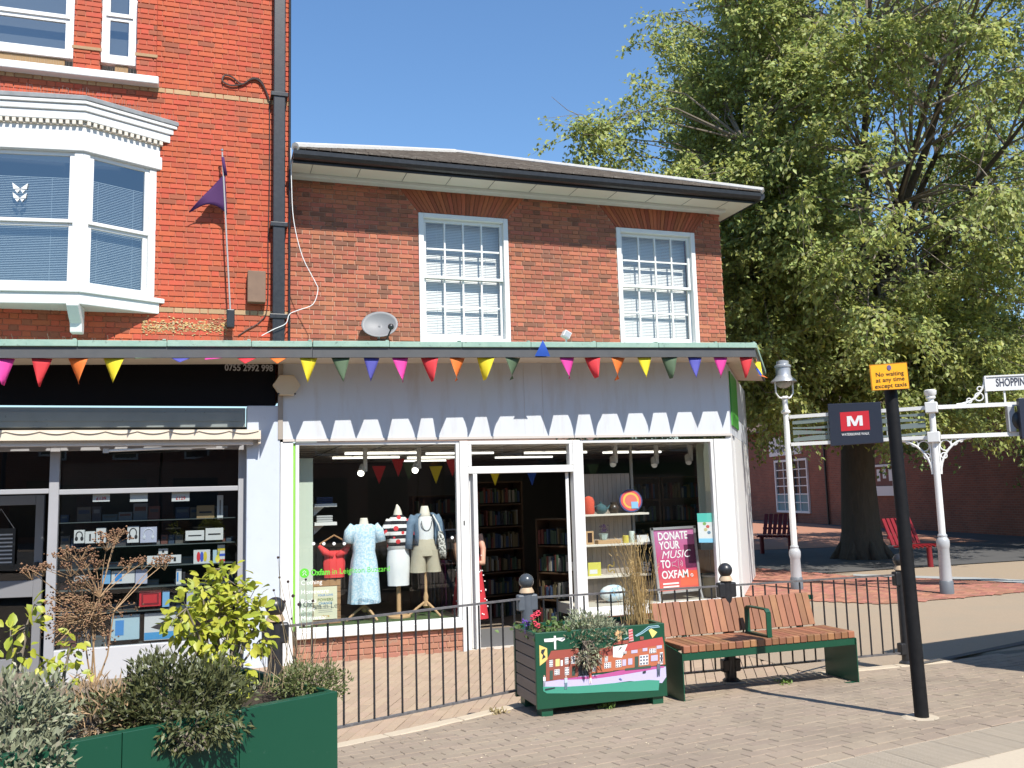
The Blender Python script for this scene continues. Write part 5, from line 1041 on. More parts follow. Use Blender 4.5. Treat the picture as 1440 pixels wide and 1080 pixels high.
wi = ink('white', (.78, .76, .76)); rr = (pa[2]-pa[3]).normalized(); uu = (PP(.5, 1)-PP(.5, 0)).normalized()
for s_, v_, u0, wd_, it in (('DONATE', .87, .10, .74, 0), ('YOUR', .72, .10, .52, 0), ('MUSIC', .57, .12, .74, 1), ('TO', .42, .10, .24, 0), ('OXFAM', .25, .10, .66, 0)): text(s_, hP*.175, wi, PP(u0+wd_/2, v_, -.0035), ap_, right=rr, upv=uu, bold=.0 if it else .004, shear=.3 if it else 0, width=wd_*wP, name='poster_print')
for k, r in enumerate((.03, .055)): MB().tube([PP(.56, .42, -.004)+rr*(r*math.cos(R(a)))+uu*(r*math.sin(R(a))) for a in range(-50, 51, 20)], .003, 4).build('poster_print', wi, ap_)
MB().tube([PP(.38, .39, -.004), PP(.38, .45, -.004), PP(.45, .45, -.004), PP(.54, .50, -.004), PP(.54, .34, -.004), PP(.45, .39, -.004), PP(.38, .39, -.004)], .003, 4).build('poster_print', wi, ap_)
MB().tube([PP(.85, .22, -.004)+rr*(.018*math.cos(R(a)))+uu*(.018*math.sin(R(a))) for a in range(0, 361, 30)], .006, 5).build('poster_print', wi, ap_)
for k in range(2): MB().prism([PP(.1, .10-.05*k, -.002), PP(.5, .10-.05*k, -.002), PP(.5, .125-.05*k, -.002), PP(.1, .125-.05*k, -.002)], (0, -.0006, 0)).build('poster_print', wi, ap_)
# aqua leaflet on the glass, crate, drum
lf = [W(980, 722, .05), W(1009, 721, .05), W(1010, 763, .05), W(983, 763, .05)]; lt = thing('window_leaflet', tuple(lf[3]), 'aqua and white leaflet fixed inside the right window glass', 'leaflet'); MB().prism(lf, (0, .002, 0)).build('paper', bwhite, lt)
MB().prism([lf[0]+Vector((0, -.001, 0)), lf[1]+Vector((0, -.001, 0)), lf[1].lerp(lf[2], .3)+Vector((0, -.001, 0)), lf[0].lerp(lf[3], .3)+Vector((0, -.001, 0))], (0, -.0005, 0)).build('print', ink('aqua', (.08, .45, .38)), lt); MB().prism([lf[0].lerp(lf[3], .86)+Vector((0, -.001, 0)), lf[1].lerp(lf[2], .86)+Vector((0, -.001, 0)), lf[2]+Vector((0, -.001, 0)), lf[3]+Vector((0, -.001, 0))], (0, -.0005, 0)).build('print', ink('skyblue', (.2, .5, .7)), lt)
for k, c in enumerate(((.2, .35, .1), (.5, .1, .08), (.45, .4, .2), (.1, .2, .3))): q = lf[0].lerp(lf[2], .35+.1*k)+Vector((.02*(k % 2)-.05*(k > 1), -.0015, 0)); MB().ball(q, .03, 8, 1, .03, .8).build('print', ink('veg%d' % k, c), lt)
xc0, xc1 = W(991, 790, .5).x, W(1015, 790, .5).x; zt = W(1000, 773, .5).z; zb = W(1000, 806, .5).z; ct = thing('wooden_crate', ((xc0+xc1)/2, .5, zb), 'upright slatted wooden crate at the right window edge', 'crate')
for k in range(3): boxo('slat', wood_crate, ct, xc0+(xc1-xc0)*k/3+.006, xc0+(xc1-xc0)*(k+1)/3-.006, .5, .515, zb, zt)
boxo('base', wood_crate, ct, xc0, xc1, .516, .75, zb, zb+.02); boxo('side', wood_crate, ct, xc0, xc0+.015, .516, .75, zb+.021, zt)
xd = W(1003, 830, .45); dr_ = thing('wicker_drum', (xd.x, .45, .086), 'straw coloured wicker drum stool under the crate', 'stool'); zt_ = zb-.012; wk = mat('wicker', (.38, .31, .18), .9, bump=(70, .9, .02)); MB().lathe((xd.x, .45, .087), [(.13, 0), (.145, .08), (.135, .16), (.145, .25), (.13, zt_-.12)], 20).build('drum', wk, dr_, smooth=True); MB().lathe((xd.x, .45, 0), [(.16, zt_-.03), (.16, zt_-.005)], 24).build('lid', mat('lid_pale', (.6, .52, .42), .7), dr_)
# ------------------------------------------------------------------ railings and posts
posts = [(.42, fenceY(.42)-.02), (2.48, -4.40), (4.31, -4.47), (6.16, -4.52)]
PL = ['ball-topped railing post hidden behind the shrubs at the left', 'grey ball-topped railing post in front of the shop door', 'black ball-topped railing post behind the wooden bench', 'black railing post at the right end, behind the sign pole']
band_m = mat('post_band', (.50, .37, .24), .6, noise=(20, .4), col2=(.38, .27, .17))
for k, (x, y) in enumerate(posts):
    z = zs(y); m = grey_post if k == 1 else black_metal; t = thing('railing_post', (x, y, z), PL[k], 'post', 'ball-topped railing posts')
    MB().lathe((x, y, z), [(.075, 0), (.075, .02), (.05, .04), (.048, .70), (.048, .86)], 18).build('shaft', m, t, smooth=True)
    MB().box(x-.085, x+.085, y-.035, y+.035, z+.72, z+.85).build('lug', m, t, bevel=.012); MB().box(x-.085, x+.085, y-.035, y+.035, z+.09, z+.2).build('lug', black_metal, t, bevel=.012)
    MB().lathe((x, y, z), [(.05, .861), (.062, .865), (.058, .88), (.045, .905)], 18).build('collar', band_m, t, smooth=True)
    MB().ball((x, y, z+.955), .062, 20).build('ball', mat('grey_ball', (.05, .058, .066), .25) if k == 1 else black_metal, t, smooth='all')
bar_me = {}
for k in range(3):
    a = Vector((*posts[k], 0)); c2 = Vector((*posts[k+1], 0)); d = (c2-a).normalized(); a2 = a+d*.085; c3 = c2-d*.085; z0 = zs(a.y); z1 = zs(c2.y); L = (c3-a2).length
    t = thing('railing', a2.lerp(c3, .5), ['low black railing panel between the shrubs and the grey post', 'low black railing panel behind the planter and bench', 'low black railing panel at the right end behind the bench'][k], 'railing', 'railing panels')
    sag = .0
    MB().bar(a2+Vector((0, 0, z0+.82)), c3+Vector((0, 0, z1+.82)), .03, .014).build('top_rail', mat('worn_rail', (.06, .06, .065), .35, noise=(30, .3), col2=(.16, .15, .15)), t); MB().bar(a2+Vector((0, 0, z0+.11)), c3+Vector((0, 0, z1+.11)), .034, .014).build('bottom_rail', mat('worn_rail', (.06, .06, .065)), t)
    n = int(L/.117); me = MB().cyl((0, 0, 0), (0, 0, .69), .0078, n=8).mesh('bar', (0, 0, 0)); me.materials.append(black_metal)
    for j in range(n): q = a2.lerp(c3, (j+.5)/n); inst('bar', me, t, (q.x+RNG.uniform(-.003, .003), q.y, z0+(z1-z0)*(j+.5)/n+.118))

# ------------------------------------------------------------------ bench
bY = -4.98; bz = 0; bx0, bx1 = W(960, 915, bY).x, W(1201, 892, bY).x; zt = .435; dB = .42
bench = thing('park_bench', ((bx0+bx1)/2, bY+.2, 0), 'wooden slatted bench with green steel ends beside the painted planter', 'bench')
ns_ = 24; wS = (bx1-bx0)/ns_
sl_ = MB(); sl_.box(-wS/2+.003, wS/2-.003, -.012, .03, -.055, 0); sl_.box(-wS/2+.003, wS/2-.003, .031, dB-.02, -.035, 0); me = sl_.mesh('seat_slat', (0, 0, 0)); me.materials.append(wood)
bk_ = MB(); bk_.hexa([(-wS/2+.003, 0, 0), (wS/2-.003, 0, 0), (wS/2-.003, .03, -.0), (-wS/2+.003, .03, 0), (-wS/2+.003, .085, .27), (wS/2-.003, .085, .27), (wS/2-.003, .115, .265), (-wS/2+.003, .115, .265)]); mb_ = bk_.mesh('back_slat', (0, 0, 0)); mb_.materials.append(wood)
for me_ in (me, mb_): pass
for k in range(ns_):
    x = bx0+wS*(k+.5); o = inst('seat_slat', me, bench, (x, bY, zt+RNG.uniform(-.001, .001))); bv = o.modifiers.new('bevel', 'BEVEL'); bv.width = .005; bv.segments = 2
    if k < 23: o = inst('back_slat', mb_, bench, (x-.02, bY+dB-.03, zt+.012+RNG.uniform(-.002, .002))); bv = o.modifiers.new('bevel', 'BEVEL'); bv.width = .005; bv.segments = 2
boxo('front_beam', green_paint, bench, bx0, bx1, bY-.005, bY+.03, zt-.115, zt-.057, bevel=.003); boxo('rear_beam', green_dark, bench, bx0, bx1, bY+dB-.07, bY+dB-.035, zt-.10, zt-.037)
for x, s_ in ((bx0-.012, 1), (bx1+.004, 1)):
    e = MB(); e.prism([(x, bY-.01, .006), (x, bY+dB, .006), (x, bY+dB, zt-.003), (x, bY-.012, zt-.06)], (.008, 0, 0)); e.build('end_panel', green_dark, bench); boxo('foot_plate', green_dark, bench, x+.0085 if x < bx0 else x-.1, x+.11 if x < bx0 else x-.0005, bY-.005, bY+.05, .002, .010); 
MB().bar((bx0+.02, bY+dB+.085, zt+.235), (bx1-.02, bY+dB+.085, zt+.235), .02, .04, (0, 0, 1)).build('back_rail', green_dark, bench)
for xx in (bx0+.25, bx1-.25): MB().bar((xx, bY+dB-.02, zt-.04), (xx, bY+dB+.095, zt+.25), .02, .04, (1, 0, 0)).build('back_bracket', green_dark, bench)
xm = W(1075, 890, bY+.1).x; ar = MB(); arm = [(bY+.03, zt+.001), (bY+.03, zt+.20), (bY+.055, zt+.225), (bY+dB-.10, zt+.225), (bY+dB-.075, zt+.20), (bY+dB-.075, zt+.001)]
for (p, q) in zip(arm[:-1], arm[1:]): ar.bar((xm, p[0], p[1]), (xm, q[0], q[1]), .045, .012, (0, -(q[1]-p[1]) or .001, (q[0]-p[0]) or .001))
ar.bar((xm, bY+.02, zt+.008), (xm, bY+dB-.07, zt+.008), .045, .012); ar.build('armrest', green_paint, bench)

# ------------------------------------------------------------------ painted planter
pY = -4.97; fTL, fTR, fBL, fBR = W(751, 892, pY), W(933, 875, pY), W(757, 1000, pY), W(940, 977, pY); x0, x1 = (fTL.x+fBL.x)/2, (fTR.x+fBR.x)/2; zb, zt_p = (fBL.z+fBR.z)/2, (fTL.z+fTR.z)/2; dP = .52
pl = thing('painted_planter', ((x0+x1)/2, pY+dP/2, 0), 'green planter box painted with a row of red houses', 'planter')
boxo('front_panel', green_paint, pl, x0, x1, pY, pY+.03, zb, zt_p, bevel=.004); n = 6
for k in range(n):
    h0, h1 = zb+.02+(zt_p-zb-.04)*k/n, zb+.02+(zt_p-zb-.04)*(k+1)/n-.008
    for x in (x0+.006, x1-.036): boxo('side_board', wood_grey, pl, x, x+.03, pY+.031, pY+dP-.031, h0, h1, bevel=.003)
boxo('back_panel', green_dark, pl, x0, x1, pY+dP-.03, pY+dP, zb, zt_p); boxo('soil', mat('soil', (.045, .03, .02), .95, bump=(60, 1, .02)), pl, x0+.037, x1-.037, pY+.031, pY+dP-.031, zb+.05, zt_p-.03)
rim = MB(); rim.box(x0-.002, x0+.035, pY+.031, pY+dP-.031, zt_p-.022, zt_p-.002); rim.box(x1-.035, x1+.002, pY+.031, pY+dP-.031, zt_p-.022, zt_p-.002); rim.build('rim', green_dark, pl)
for px_ in (771, 928):
    for yy in (pY+.02, pY+dP-.12): x = W(px_, 1000, pY).x; boxo('foot', green_dark, pl, x-.045, x+.045, yy, yy+.1, .002, zb-.001)
mu = 6.857                                                        # mural drawn from shapes, each lying on the board
def mp(u_, v_, k): p = W(740+u_/mu, 870+v_/mu, pY); return Vector((p.x, pY-.0008*k, p.z))
def shape(pts, k, c, nm=None): MB().prism([mp(a, b_, k) for a, b_ in pts], (0, -.0006, 0)).build('mural_print', ink(nm or 'm%02d%02d%02d' % tuple(int(v*99) for v in c), c), pl)
lil, teal_, oran, brk, rf, wh, dk, pinkm, cre, dgr = (.47, .43, .62), (.05, .27, .19), (.42, .125, .06), (.25, .07, .048), (.29, .065, .045), (.75, .74, .72), (.02, .03, .04), (.42, .08, .25), (.72, .55, .20), (.04, .08, .06)
shape([(165, 610), (400, 560), (640, 545), (900, 520), (1150, 490), (1345, 460), (1350, 560), (1310, 620), (1000, 600), (700, 640), (400, 670), (165, 680)], 1, lil)
shape([(160, 655), (400, 655), (640, 640), (900, 615), (1180, 590), (1285, 595), (1275, 690), (1100, 700), (800, 705), (500, 720), (200, 720), (165, 700)], 2, teal_)
shape([(330, 565), (640, 555), (900, 500), (1180, 465), (1330, 455), (1330, 470), (1100, 510), (900, 545), (640, 580), (330, 590)], 2, pinkm)
shape([(190, 400), (500, 365), (500, 560), (190, 605)], 3, brk); shape([(200, 395), (240, 310), (500, 285), (510, 365)], 4, rf)
shape([(500, 375), (600, 365), (600, 545), (500, 555)], 3, dk); shape([(500, 325), (600, 315), (600, 400), (500, 415)], 4, wh)
shape([(600, 390), (835, 350), (835, 505), (600, 530)], 3, oran); shape([(600, 390), (625, 310), (835, 260), (835, 350)], 4, rf)
shape([(835, 270), (975, 245), (920, 375), (835, 370)], 5, wh); shape([(835, 365), (950, 350), (950, 490), (835, 500)], 3, oran)
shape([(950, 315), (1325, 245), (1340, 440), (950, 490)], 3, oran); shape([(915, 320), (985, 235), (1310, 175), (1325, 245)], 4, (.42, .07, .06)); shape([(830, 250), (870, 220), (985, 205), (985, 240)], 4, rf)
shape([(950, 480), (1200, 450), (1200, 475), (950, 500)], 5, dgr); shape([(1095, 205), (1130, 200), (1130, 170), (1095, 172)], 5, brk)
for (a, b_, c2, d_, col_) in ((220, 400, 255, 465, wh), (280, 390, 320, 460, cre), (370, 375, 405, 440, wh), (430, 365, 470, 435, wh), (330, 400, 350, 455, wh), (370, 470, 410, 545, wh), (225, 500, 255, 590, dgr), (270, 490, 320, 545, wh), (440, 470, 470, 550, dgr), (635, 390, 665, 430, wh), (695, 375, 725, 420, wh), (755, 365, 785, 415, wh), (635, 455, 670, 510, wh), (750, 425, 815, 480, wh), (860, 400, 915, 470, wh), (925, 395, 960, 455, lil), (980, 385, 1020, 445, lil), (1045, 365, 1080, 465, dgr), (1090, 355, 1175, 450, wh), (1010, 305, 1070, 335, lil), (1120, 285, 1165, 315, lil), (1185, 290, 1250, 335, wh), (1255, 260, 1305, 290, lil), (1200, 355, 1265, 410, lil), (1285, 325, 1315, 440, wh), (1295, 345, 1310, 410, dk), (925, 315, 965, 340, wh)):
    s_ = -.12*(c2-a); shape([(a, b_), (c2, b_+s_), (c2, d_+s_), (a, d_)], 6, col_)
    if col_ == wh and c2-a > 28:
        nx = 3
        for q in range(nx):
            for r in range(3): w_, h_ = (c2-a)/nx, (d_-b_)/3; u0 = a+q*w_+w_*.2; v0 = b_+r*h_+h_*.2+s_*(q/nx); shape([(u0, v0), (u0+w_*.6, v0-2), (u0+w_*.6, v0+h_*.6-2), (u0, v0+h_*.6)], 7, (.10, .11, .16))
shape([(125, 255), (200, 285), (205, 395), (130, 455)], 2, (.72, .52, .15)); shape([(145, 300), (185, 290), (165, 340), (188, 370), (150, 395), (160, 350), (140, 330)], 3, dk)
shape([(265, 165), (285, 165), (288, 295), (270, 295)], 2, wh); shape([(170, 195), (370, 180), (372, 200), (345, 220), (300, 205), (250, 222), (175, 225)], 3, wh)
shape([(870, 125), (880, 105), (893, 122), (910, 108), (915, 128), (930, 125), (915, 165), (925, 215), (875, 225), (880, 170), (845, 150)], 2, (.66, .40, .20))
shape([(985, 105), (1022, 98), (1035, 215), (990, 220)], 2, (.62, .30, .30)); 
for k in range(4): shape([(988, 120+k*27), (1026, 108+k*27), (1028, 118+k*27), (989, 131+k*27)], 3, (.45, .05, .06))
shape([(1180, 110), (1205, 95), (1262, 130), (1235, 165), (1215, 185)], 2, (.75, .62, .18))
for pts in ([(760, 160), (800, 180), (850, 205)], [(940, 200), (985, 180)], [(1050, 165), (1110, 130), (1180, 75), (1275, 65)], [(1060, 170), (1120, 140), (1190, 90), (1285, 78)]): MB().tube([mp(a, b_, 2) for a, b_ in pts], .004, 4).build('mural_print', ink('wave', (.25, .42, .5)), pl)
for (u_, v_, s_, c1, c2) in ((380, 600, 1.0, (.42, .5, .55), (.12, .2, .25)), (615, 555, .9, (.6, .12, .08), (.7, .6, .6)), (1272, 470, 1.1, (.10, .12, .16), (.06, .08, .12)), (172, 585, .8, (.75, .74, .74), (.3, .3, .35))):
    shape([(u_-14*s_, v_-30*s_), (u_+14*s_, v_-32*s_), (u_+16*s_, v_+15*s_), (u_-14*s_, v_+18*s_)], 8, c1); shape([(u_-12*s_, v_+18*s_), (u_+14*s_, v_+15*s_), (u_+12*s_, v_+75*s_), (u_+4*s_, v_+75*s_), (u_, v_+30*s_), (u_-3*s_, v_+78*s_), (u_-12*s_, v_+78*s_)], 8, c2); shape([(u_+9*s_*math.cos(R(a)), v_-42*s_+11*s_*math.sin(R(a))) for a in range(0, 360, 45)], 8, (.5, .32, .25))
shape([(1120, 508), (1150, 500), (1152, 520), (1122, 526)], 8, dk); shape([(890, 575), (905, 572), (925, 590), (905, 588)], 8, (.1, .12, .3)); shape([(180, 675), (275, 660), (275, 668), (180, 690)], 8, dk)

# ------------------------------------------------------------------ no-waiting sign on its pole
q = G(1297, 1015, zs(-6.1)); SPX, SPY = q.x, q.y; z0 = zs(SPY); top = W(1249, 512, SPY+.02); sp_t = thing('sign_pole', (SPX, SPY, z0), 'tall black pole with a yellow no waiting sign at the pavement edge', 'sign')
P0 = Vector((SPX, SPY, z0)); P1 = Vector((top.x, SPY+.02, top.z-.03))
MB().tube([P0, P0.lerp(P1, .5), P1], [.046, .044, .042], 18).build('pole', mat('black_pole', (.004, .004, .005), .6, spec=.25, noise=(25, .3), col2=(.012, .012, .013), stain=(50, (.25, .25, .25), .74, .78)), sp_t, smooth=True)
sc_ = [W(1222.5, 513, SPY-.07), W(1275.5, 509, SPY-.07), W(1279.5, 546.5, SPY-.07), W(1226.5, 549.5, SPY-.07)]; MB().prism(sc_, (0, .006, 0)).build('sign_plate', mat('amber_sheet', (.78, .34, .01), .35), sp_t, bevel=.002)
r_ = (sc_[1]-sc_[0]).normalized(); u_ = (sc_[0]-sc_[3]).normalized(); ctr = sum(sc_, Vector())/4; wS_ = (sc_[1]-sc_[0]).length; hS_ = (sc_[0]-sc_[3]).length
bdr = MB(); cs = [ctr+(p-ctr)*.975+Vector((0, -.001, 0)) for p in sc_]
for k in range(4): bdr.bar(cs[k], cs[(k+1) % 4], .003, .001, (0, 1, 0))
bdr.build('border', ink('border', (.25, .10, .01)), sp_t)
for s_, v_, w_ in (('No waiting', .10, .74), ('at any time', -.12, .76), ('except taxis', -.35, .84)): text(s_, hS_*.235, ink('black', (.012, .01, .01)), ctr+u_*(v_*hS_)+Vector((0, -.0022, 0)), sp_t, right=r_, upv=u_, bold=.0003, width=w_*wS_)
pc = ctr+u_*(.34*hS_); MB().cyl(pc+Vector((0, -.004, 0)), pc+Vector((0, .0, 0)), .018, n=16).build('fixing_disc', mat('purple_grey', (.12, .09, .2), .4), sp_t)
MB().cyl(P0+Vector((0, 0, .001)), P0+Vector((0, 0, .012)), .13, .10, 20).build('footing', kerb_m, sp_t)
MB().bar(ctr+u_*.05+Vector((0, .03, 0)), ctr+u_*.05+Vector((0, .05, 0)), .14, .03).build('clip', mat('steel', (.5, .5, .5), .3, 1), sp_t)

# ------------------------------------------------------------------ white entrance arch and lantern post
LP = Vector((9.0, 1.05, 0)); WP_ = Vector((10.41, -.63, 0)); dirA = (WP_-LP).normalized()
E1 = G(1427, 569, 2.79); dirB = Vector((E1.x-WP_.x, E1.y-WP_.y, 0)); dirB.normalize()
archt = thing('entrance_arch', WP_, 'white cast-iron entrance arch with scrolled brackets and a lettered sign', 'arch')
def column(P, top, t, lower=.85):
    MB().lathe(P, [(.098, 0), (.098, .20), (.088, .215)], 24).build('foot', grey_foot, t, smooth=True); MB().lathe(P, [(.086, .216), (.078, lower-.12), (.082, lower-.11), (.092, lower-.06), (.092, lower), (.078, lower+.03), (.064, lower+.05), (.068, lower+.08), (.054, lower+.10)], 24).build('base', grey_base, t, smooth=True); MB().lathe(P, [(.05, lower+.101), (.044, top)], 20).build('shaft', white_post, t, smooth=True)
column(WP_, 2.93, archt, .80)
MB().lathe(WP_, [(.055, 2.931), (.075, 2.95), (.06, 2.97), (.085, 3.0), (.09, 3.06), (.06, 3.075)], 20).build('finial', white_post, archt, smooth=True)
for z in (2.80, 2.35): MB(frame_z((WP_.x, WP_.y, z), math.degrees(math.atan2(dirA.y, dirA.x)))).box(-.085, .085, -.085, .085, -.08, .08).build('boss', white_post, archt, bevel=.01)
zA = {'t': 2.80, 'b': 2.35}
for z in zA.values():
    MB().bar(LP+dirA*.06+Vector((0, 0, z+.0)), WP_-dirA*.088+Vector((0, 0, z)), .06, .055).build('beam', white_post, archt); MB().bar(WP_+dirB*.088+Vector((0, 0, z)), WP_+dirB*3.2+Vector((0, 0, z)), .06, .06).build('beam', white_post, archt)
slm = mat('grey_green_slat', (.17, .21, .20), .5)
for k in range(4):                                                # wavy slats between the beams
    L = (WP_-LP).length-.2; n = 14; vs = []
    for i in range(n+1):
        t = i/n; p = LP+dirA*(.1+L*t); zm_ = 2.42+.10*k+.02*math.sin(t*6.3+k*1.7); hw = .026+.013*math.sin(t*6.3*1.0+k*2.1)
        for z in (zm_-hw, zm_+hw): vs += [tuple(p+Vector((-dirA.y, dirA.x, 0))*.01+Vector((0, 0, z))), tuple(p-Vector((-dirA.y, dirA.x, 0))*.01+Vector((0, 0, z)))]
    MB().add(vs, [f for i in range(n) for f in ((i*4, i*4+4, i*4+6, i*4+2), (i*4+1, i*4+3, i*4+7, i*4+5), (i*4+2, i*4+6, i*4+7, i*4+3), (i*4, i*4+1, i*4+5, i*4+4))]).build('slat', slm, archt)
for t in (.3, .7): p = LP+dirA*((WP_-LP).length*t); MB().cyl(p+Vector((0, 0, 2.38)), p+Vector((0, 0, 2.77)), .008).build('slat_rod', grey_base, archt)
def bracket(d, z0, s_, t, up_=-1, off=.06):                        # quarter-circle scroll bracket with rings
    P = WP_+d*off; b = MB()
    b.tube([P+d*(s_*(1-math.cos(R(a))))+Vector((0, 0, z0+up_*s_*1.15*(1-math.sin(R(a))))) for a in range(0, 91, 9)], .017, 8)
    b.bar(P+Vector((0, 0, z0)), P+d*s_+Vector((0, 0, z0)), .03, .02); b.bar(P+Vector((0, 0, z0)), P+Vector((0, 0, z0+up_*s_*1.15)), .03, .02, d)
    for (u_, v_, r) in ((.20, .22, .085), (.47, .12, .05), (.13, .55, .045), (.68, .065, .028)): c = P+d*(u_*s_)+Vector((0, 0, z0+up_*v_*s_)); b.tube([c+d*(r*s_/.5*math.cos(R(a)))+Vector((0, 0, r*s_/.5*math.sin(R(a)))) for a in range(0, 361, 24)], .010, 6)
    b.build('scroll_bracket', white_post, t)
bracket(dirA*-1, 2.32, .46, archt); bracket(dirB, 2.32, .46, archt)
sgn0 = on(1385, 540, WP_, math.degrees(math.atan2(dirB.y, dirB.x))); AB = math.degrees(math.atan2(dirB.y, dirB.x)); tB = (sgn0-WP_).dot(dirB)
zt1, zb1 = on(1385, 530, WP_, AB).z, on(1385, 549.5, WP_, AB).z
Mb = frame_z((WP_.x, WP_.y, 0), AB); MB(Mb).box(tB, tB+2.2, -.02, .02, zb1, zt1).build('sign_board', white_post, archt, bevel=.004); frame(MB(Mb), tB-.01, tB+2.21, zb1-.012, zt1+.012, -.035, -.021, .022).build('sign_frame', white_post, archt)
ts = (on(1400, 540, WP_, AB)-WP_).dot(dirB); te = (on(1440, 539, WP_, AB)-WP_).dot(dirB); te8 = ts+(te-ts)*8/6.6
text('SHOPPING', (zt1-zb1)*.80, ink('navy', (.03, .035, .06)), Mb @ Vector(((ts+te8)/2, -.0225, (zb1+zt1)/2)), archt, right=dirB, bold=.004, width=te8-ts)
P_ = WP_; b = MB(); 
b.tube([WP_+dirB*(tB-.42+.42*math.sin(R(a)))+Vector((0, 0, 2.83+(zt1-2.83)*(1-math.cos(R(a))))) for a in range(0, 91, 9)], .016, 8)
for (u_, v_, r) in ((-.10, .10, .06), (-.24, .05, .035), (-.08, .22, .035)): c = WP_+dirB*(tB+u_)+Vector((0, 0, 2.83+v_)); b.tube([c+dirB*(r*math.cos(R(a)))+Vector((0, 0, r*math.sin(R(a)))) for a in range(0, 361, 24)], .010, 6)
b.bar(WP_+dirB*tB+Vector((0, 0, 2.82)), WP_+dirB*tB+Vector((0, 0, zt1)), .04, .03, dirB); tc = (on(1413, 560, WP_, AB)-WP_).dot(dirB); b.bar(WP_+dirB*tc+Vector((0, 0, 2.82)), WP_+dirB*tc+Vector((0, 0, zb1)), .025, .025, dirB); b.build('scroll_bracket', white_post, archt)
# grey bracket and navy box at the very right
t2 = (on(1416, 590, WP_, AB)-WP_).dot(dirB); MB(Mb).box(t2, t2+.10, -.06, .06, 2.38, 2.77).build('bracket_plate', grey_base, archt, bevel=.008)
bxp = on(1436, 588, WP_+Vector((0, -.15, 0)), AB); ns2 = thing('navy_sign', bxp, 'dark navy sign box cut off by the right edge of the picture', 'sign'); MB(frame_z((bxp.x, bxp.y, 0), AB)).box(-.03, .7, -.06, .05, on(1436, 618, WP_, AB).z, on(1436, 561, WP_, AB).z).build('panel', mat('navy_panel', (.022, .027, .045), .4), ns2, bevel=.006)
MB(frame_z((bxp.x-.03, bxp.y, 2.55), AB)).ball((0, .1, 0), .12, 16, .7, .5, 1.1).build('mount', black_metal, ns2, smooth='all')
# M panel
ms = thing('walk_sign', (LP+WP_)/2+Vector((0, -.1, 2.3)), 'square navy sign with red M panel fixed to white arch', 'sign'); AA = math.degrees(math.atan2(dirA.y, dirA.x)); PM = LP+Vector((dirA.y, -dirA.x, 0))*.06 if False else LP+Vector((-abs(dirA.y), -abs(dirA.x), 0))*.07
nA = Vector((dirA.y, -dirA.x, 0)); nA = nA if nA.dot(CAM-LP) > 0 else -nA; PM = LP+nA*.06
cM = [on(*p, PM, AA) for p in ((1163.5, 568), (1238, 565), (1242.5, 622.5), (1168, 627.5))]; MB().prism(cM, tuple(-nA*.02)).build('panel', mat('navy_panel', (.022, .027, .045), .4), ms, bevel=.008)
cR = [on(*p, PM+nA*.004, AA) for p in ((1181, 580), (1221.5, 577.5), (1223.5, 604), (1183, 606.5))]; MB().prism(cR, tuple(-nA*.003)).build('red_square', mat('sign_red', (.60, .022, .035), .4), ms)
rM = (cR[1]-cR[0]).normalized(); cc = sum(cR, Vector())/4+nA*.002; hR = (cR[0]-cR[3]).length; wR = (cR[1]-cR[0]).length
def mq(a, b_): return cc+rM*(a*wR)+Vector((0, 0, b_*hR))
wsg = ink('sign_white', (.80, .80, .80))
MB().prism([mq(*p) for p in ((-.27, -.26), (-.27, .27), (-.11, .27), (0, -.06), (.11, .27), (.27, .27), (.27, -.26), (.155, -.26), (.155, .10), (.045, -.26), (-.045, -.26), (-.155, .10), (-.155, -.26))], tuple(nA*.001)).build('letter_print', wsg, ms)
cT = on(1203, 610.5, PM+nA*.004, AA); wT = (on(1223, 609, PM, AA)-on(1184, 611, PM, AA)).length; text('WATERBORNE WALK', .055, wsg, cT, ms, right=rM, bold=.0004, width=wT)
# lantern post
lp = thing('lantern_post', LP, 'slim white lamp post with a grey lantern head behind the railing', 'lamp post'); column(LP, 3.10, lp, .62)
MB().lathe(LP, [(.055, 2.86), (.075, 2.875), (.075, 2.9), (.055, 2.92)], 18).build('ring', white_post, lp, smooth=True); MB().lathe(LP, [(.05, 3.101), (.07, 3.12), (.05, 3.15)], 18).build('ring', white_post, lp, smooth=True)
for s_ in (-1, 1): MB().tube([LP+Vector((0, 0, 3.10)), LP+Vector((s_*.11, 0, 3.13)), LP+Vector((s_*.165, 0, 3.20)), LP+Vector((s_*.17, 0, 3.38))], .014, 8).build('yoke', white_post, lp, smooth=True)
gm_ = mat('lantern_grey', (.36, .37, .39), .35, .4); MB().lathe(LP, [(.215, 3.385), (.21, 3.40), (.14, 3.46), (.12, 3.50), (.12, 3.62), (.135, 3.63), (.135, 3.66), (.10, 3.68), (.10, 3.73), (.04, 3.75)], 24).build('hood', gm_, lp, smooth=True); MB().ball(LP+Vector((0, 0, 3.385)), .135, 18, 1, 1, .8).build('globe', mat('lantern_glass', (.34, .33, .28), .2), lp, smooth='all')

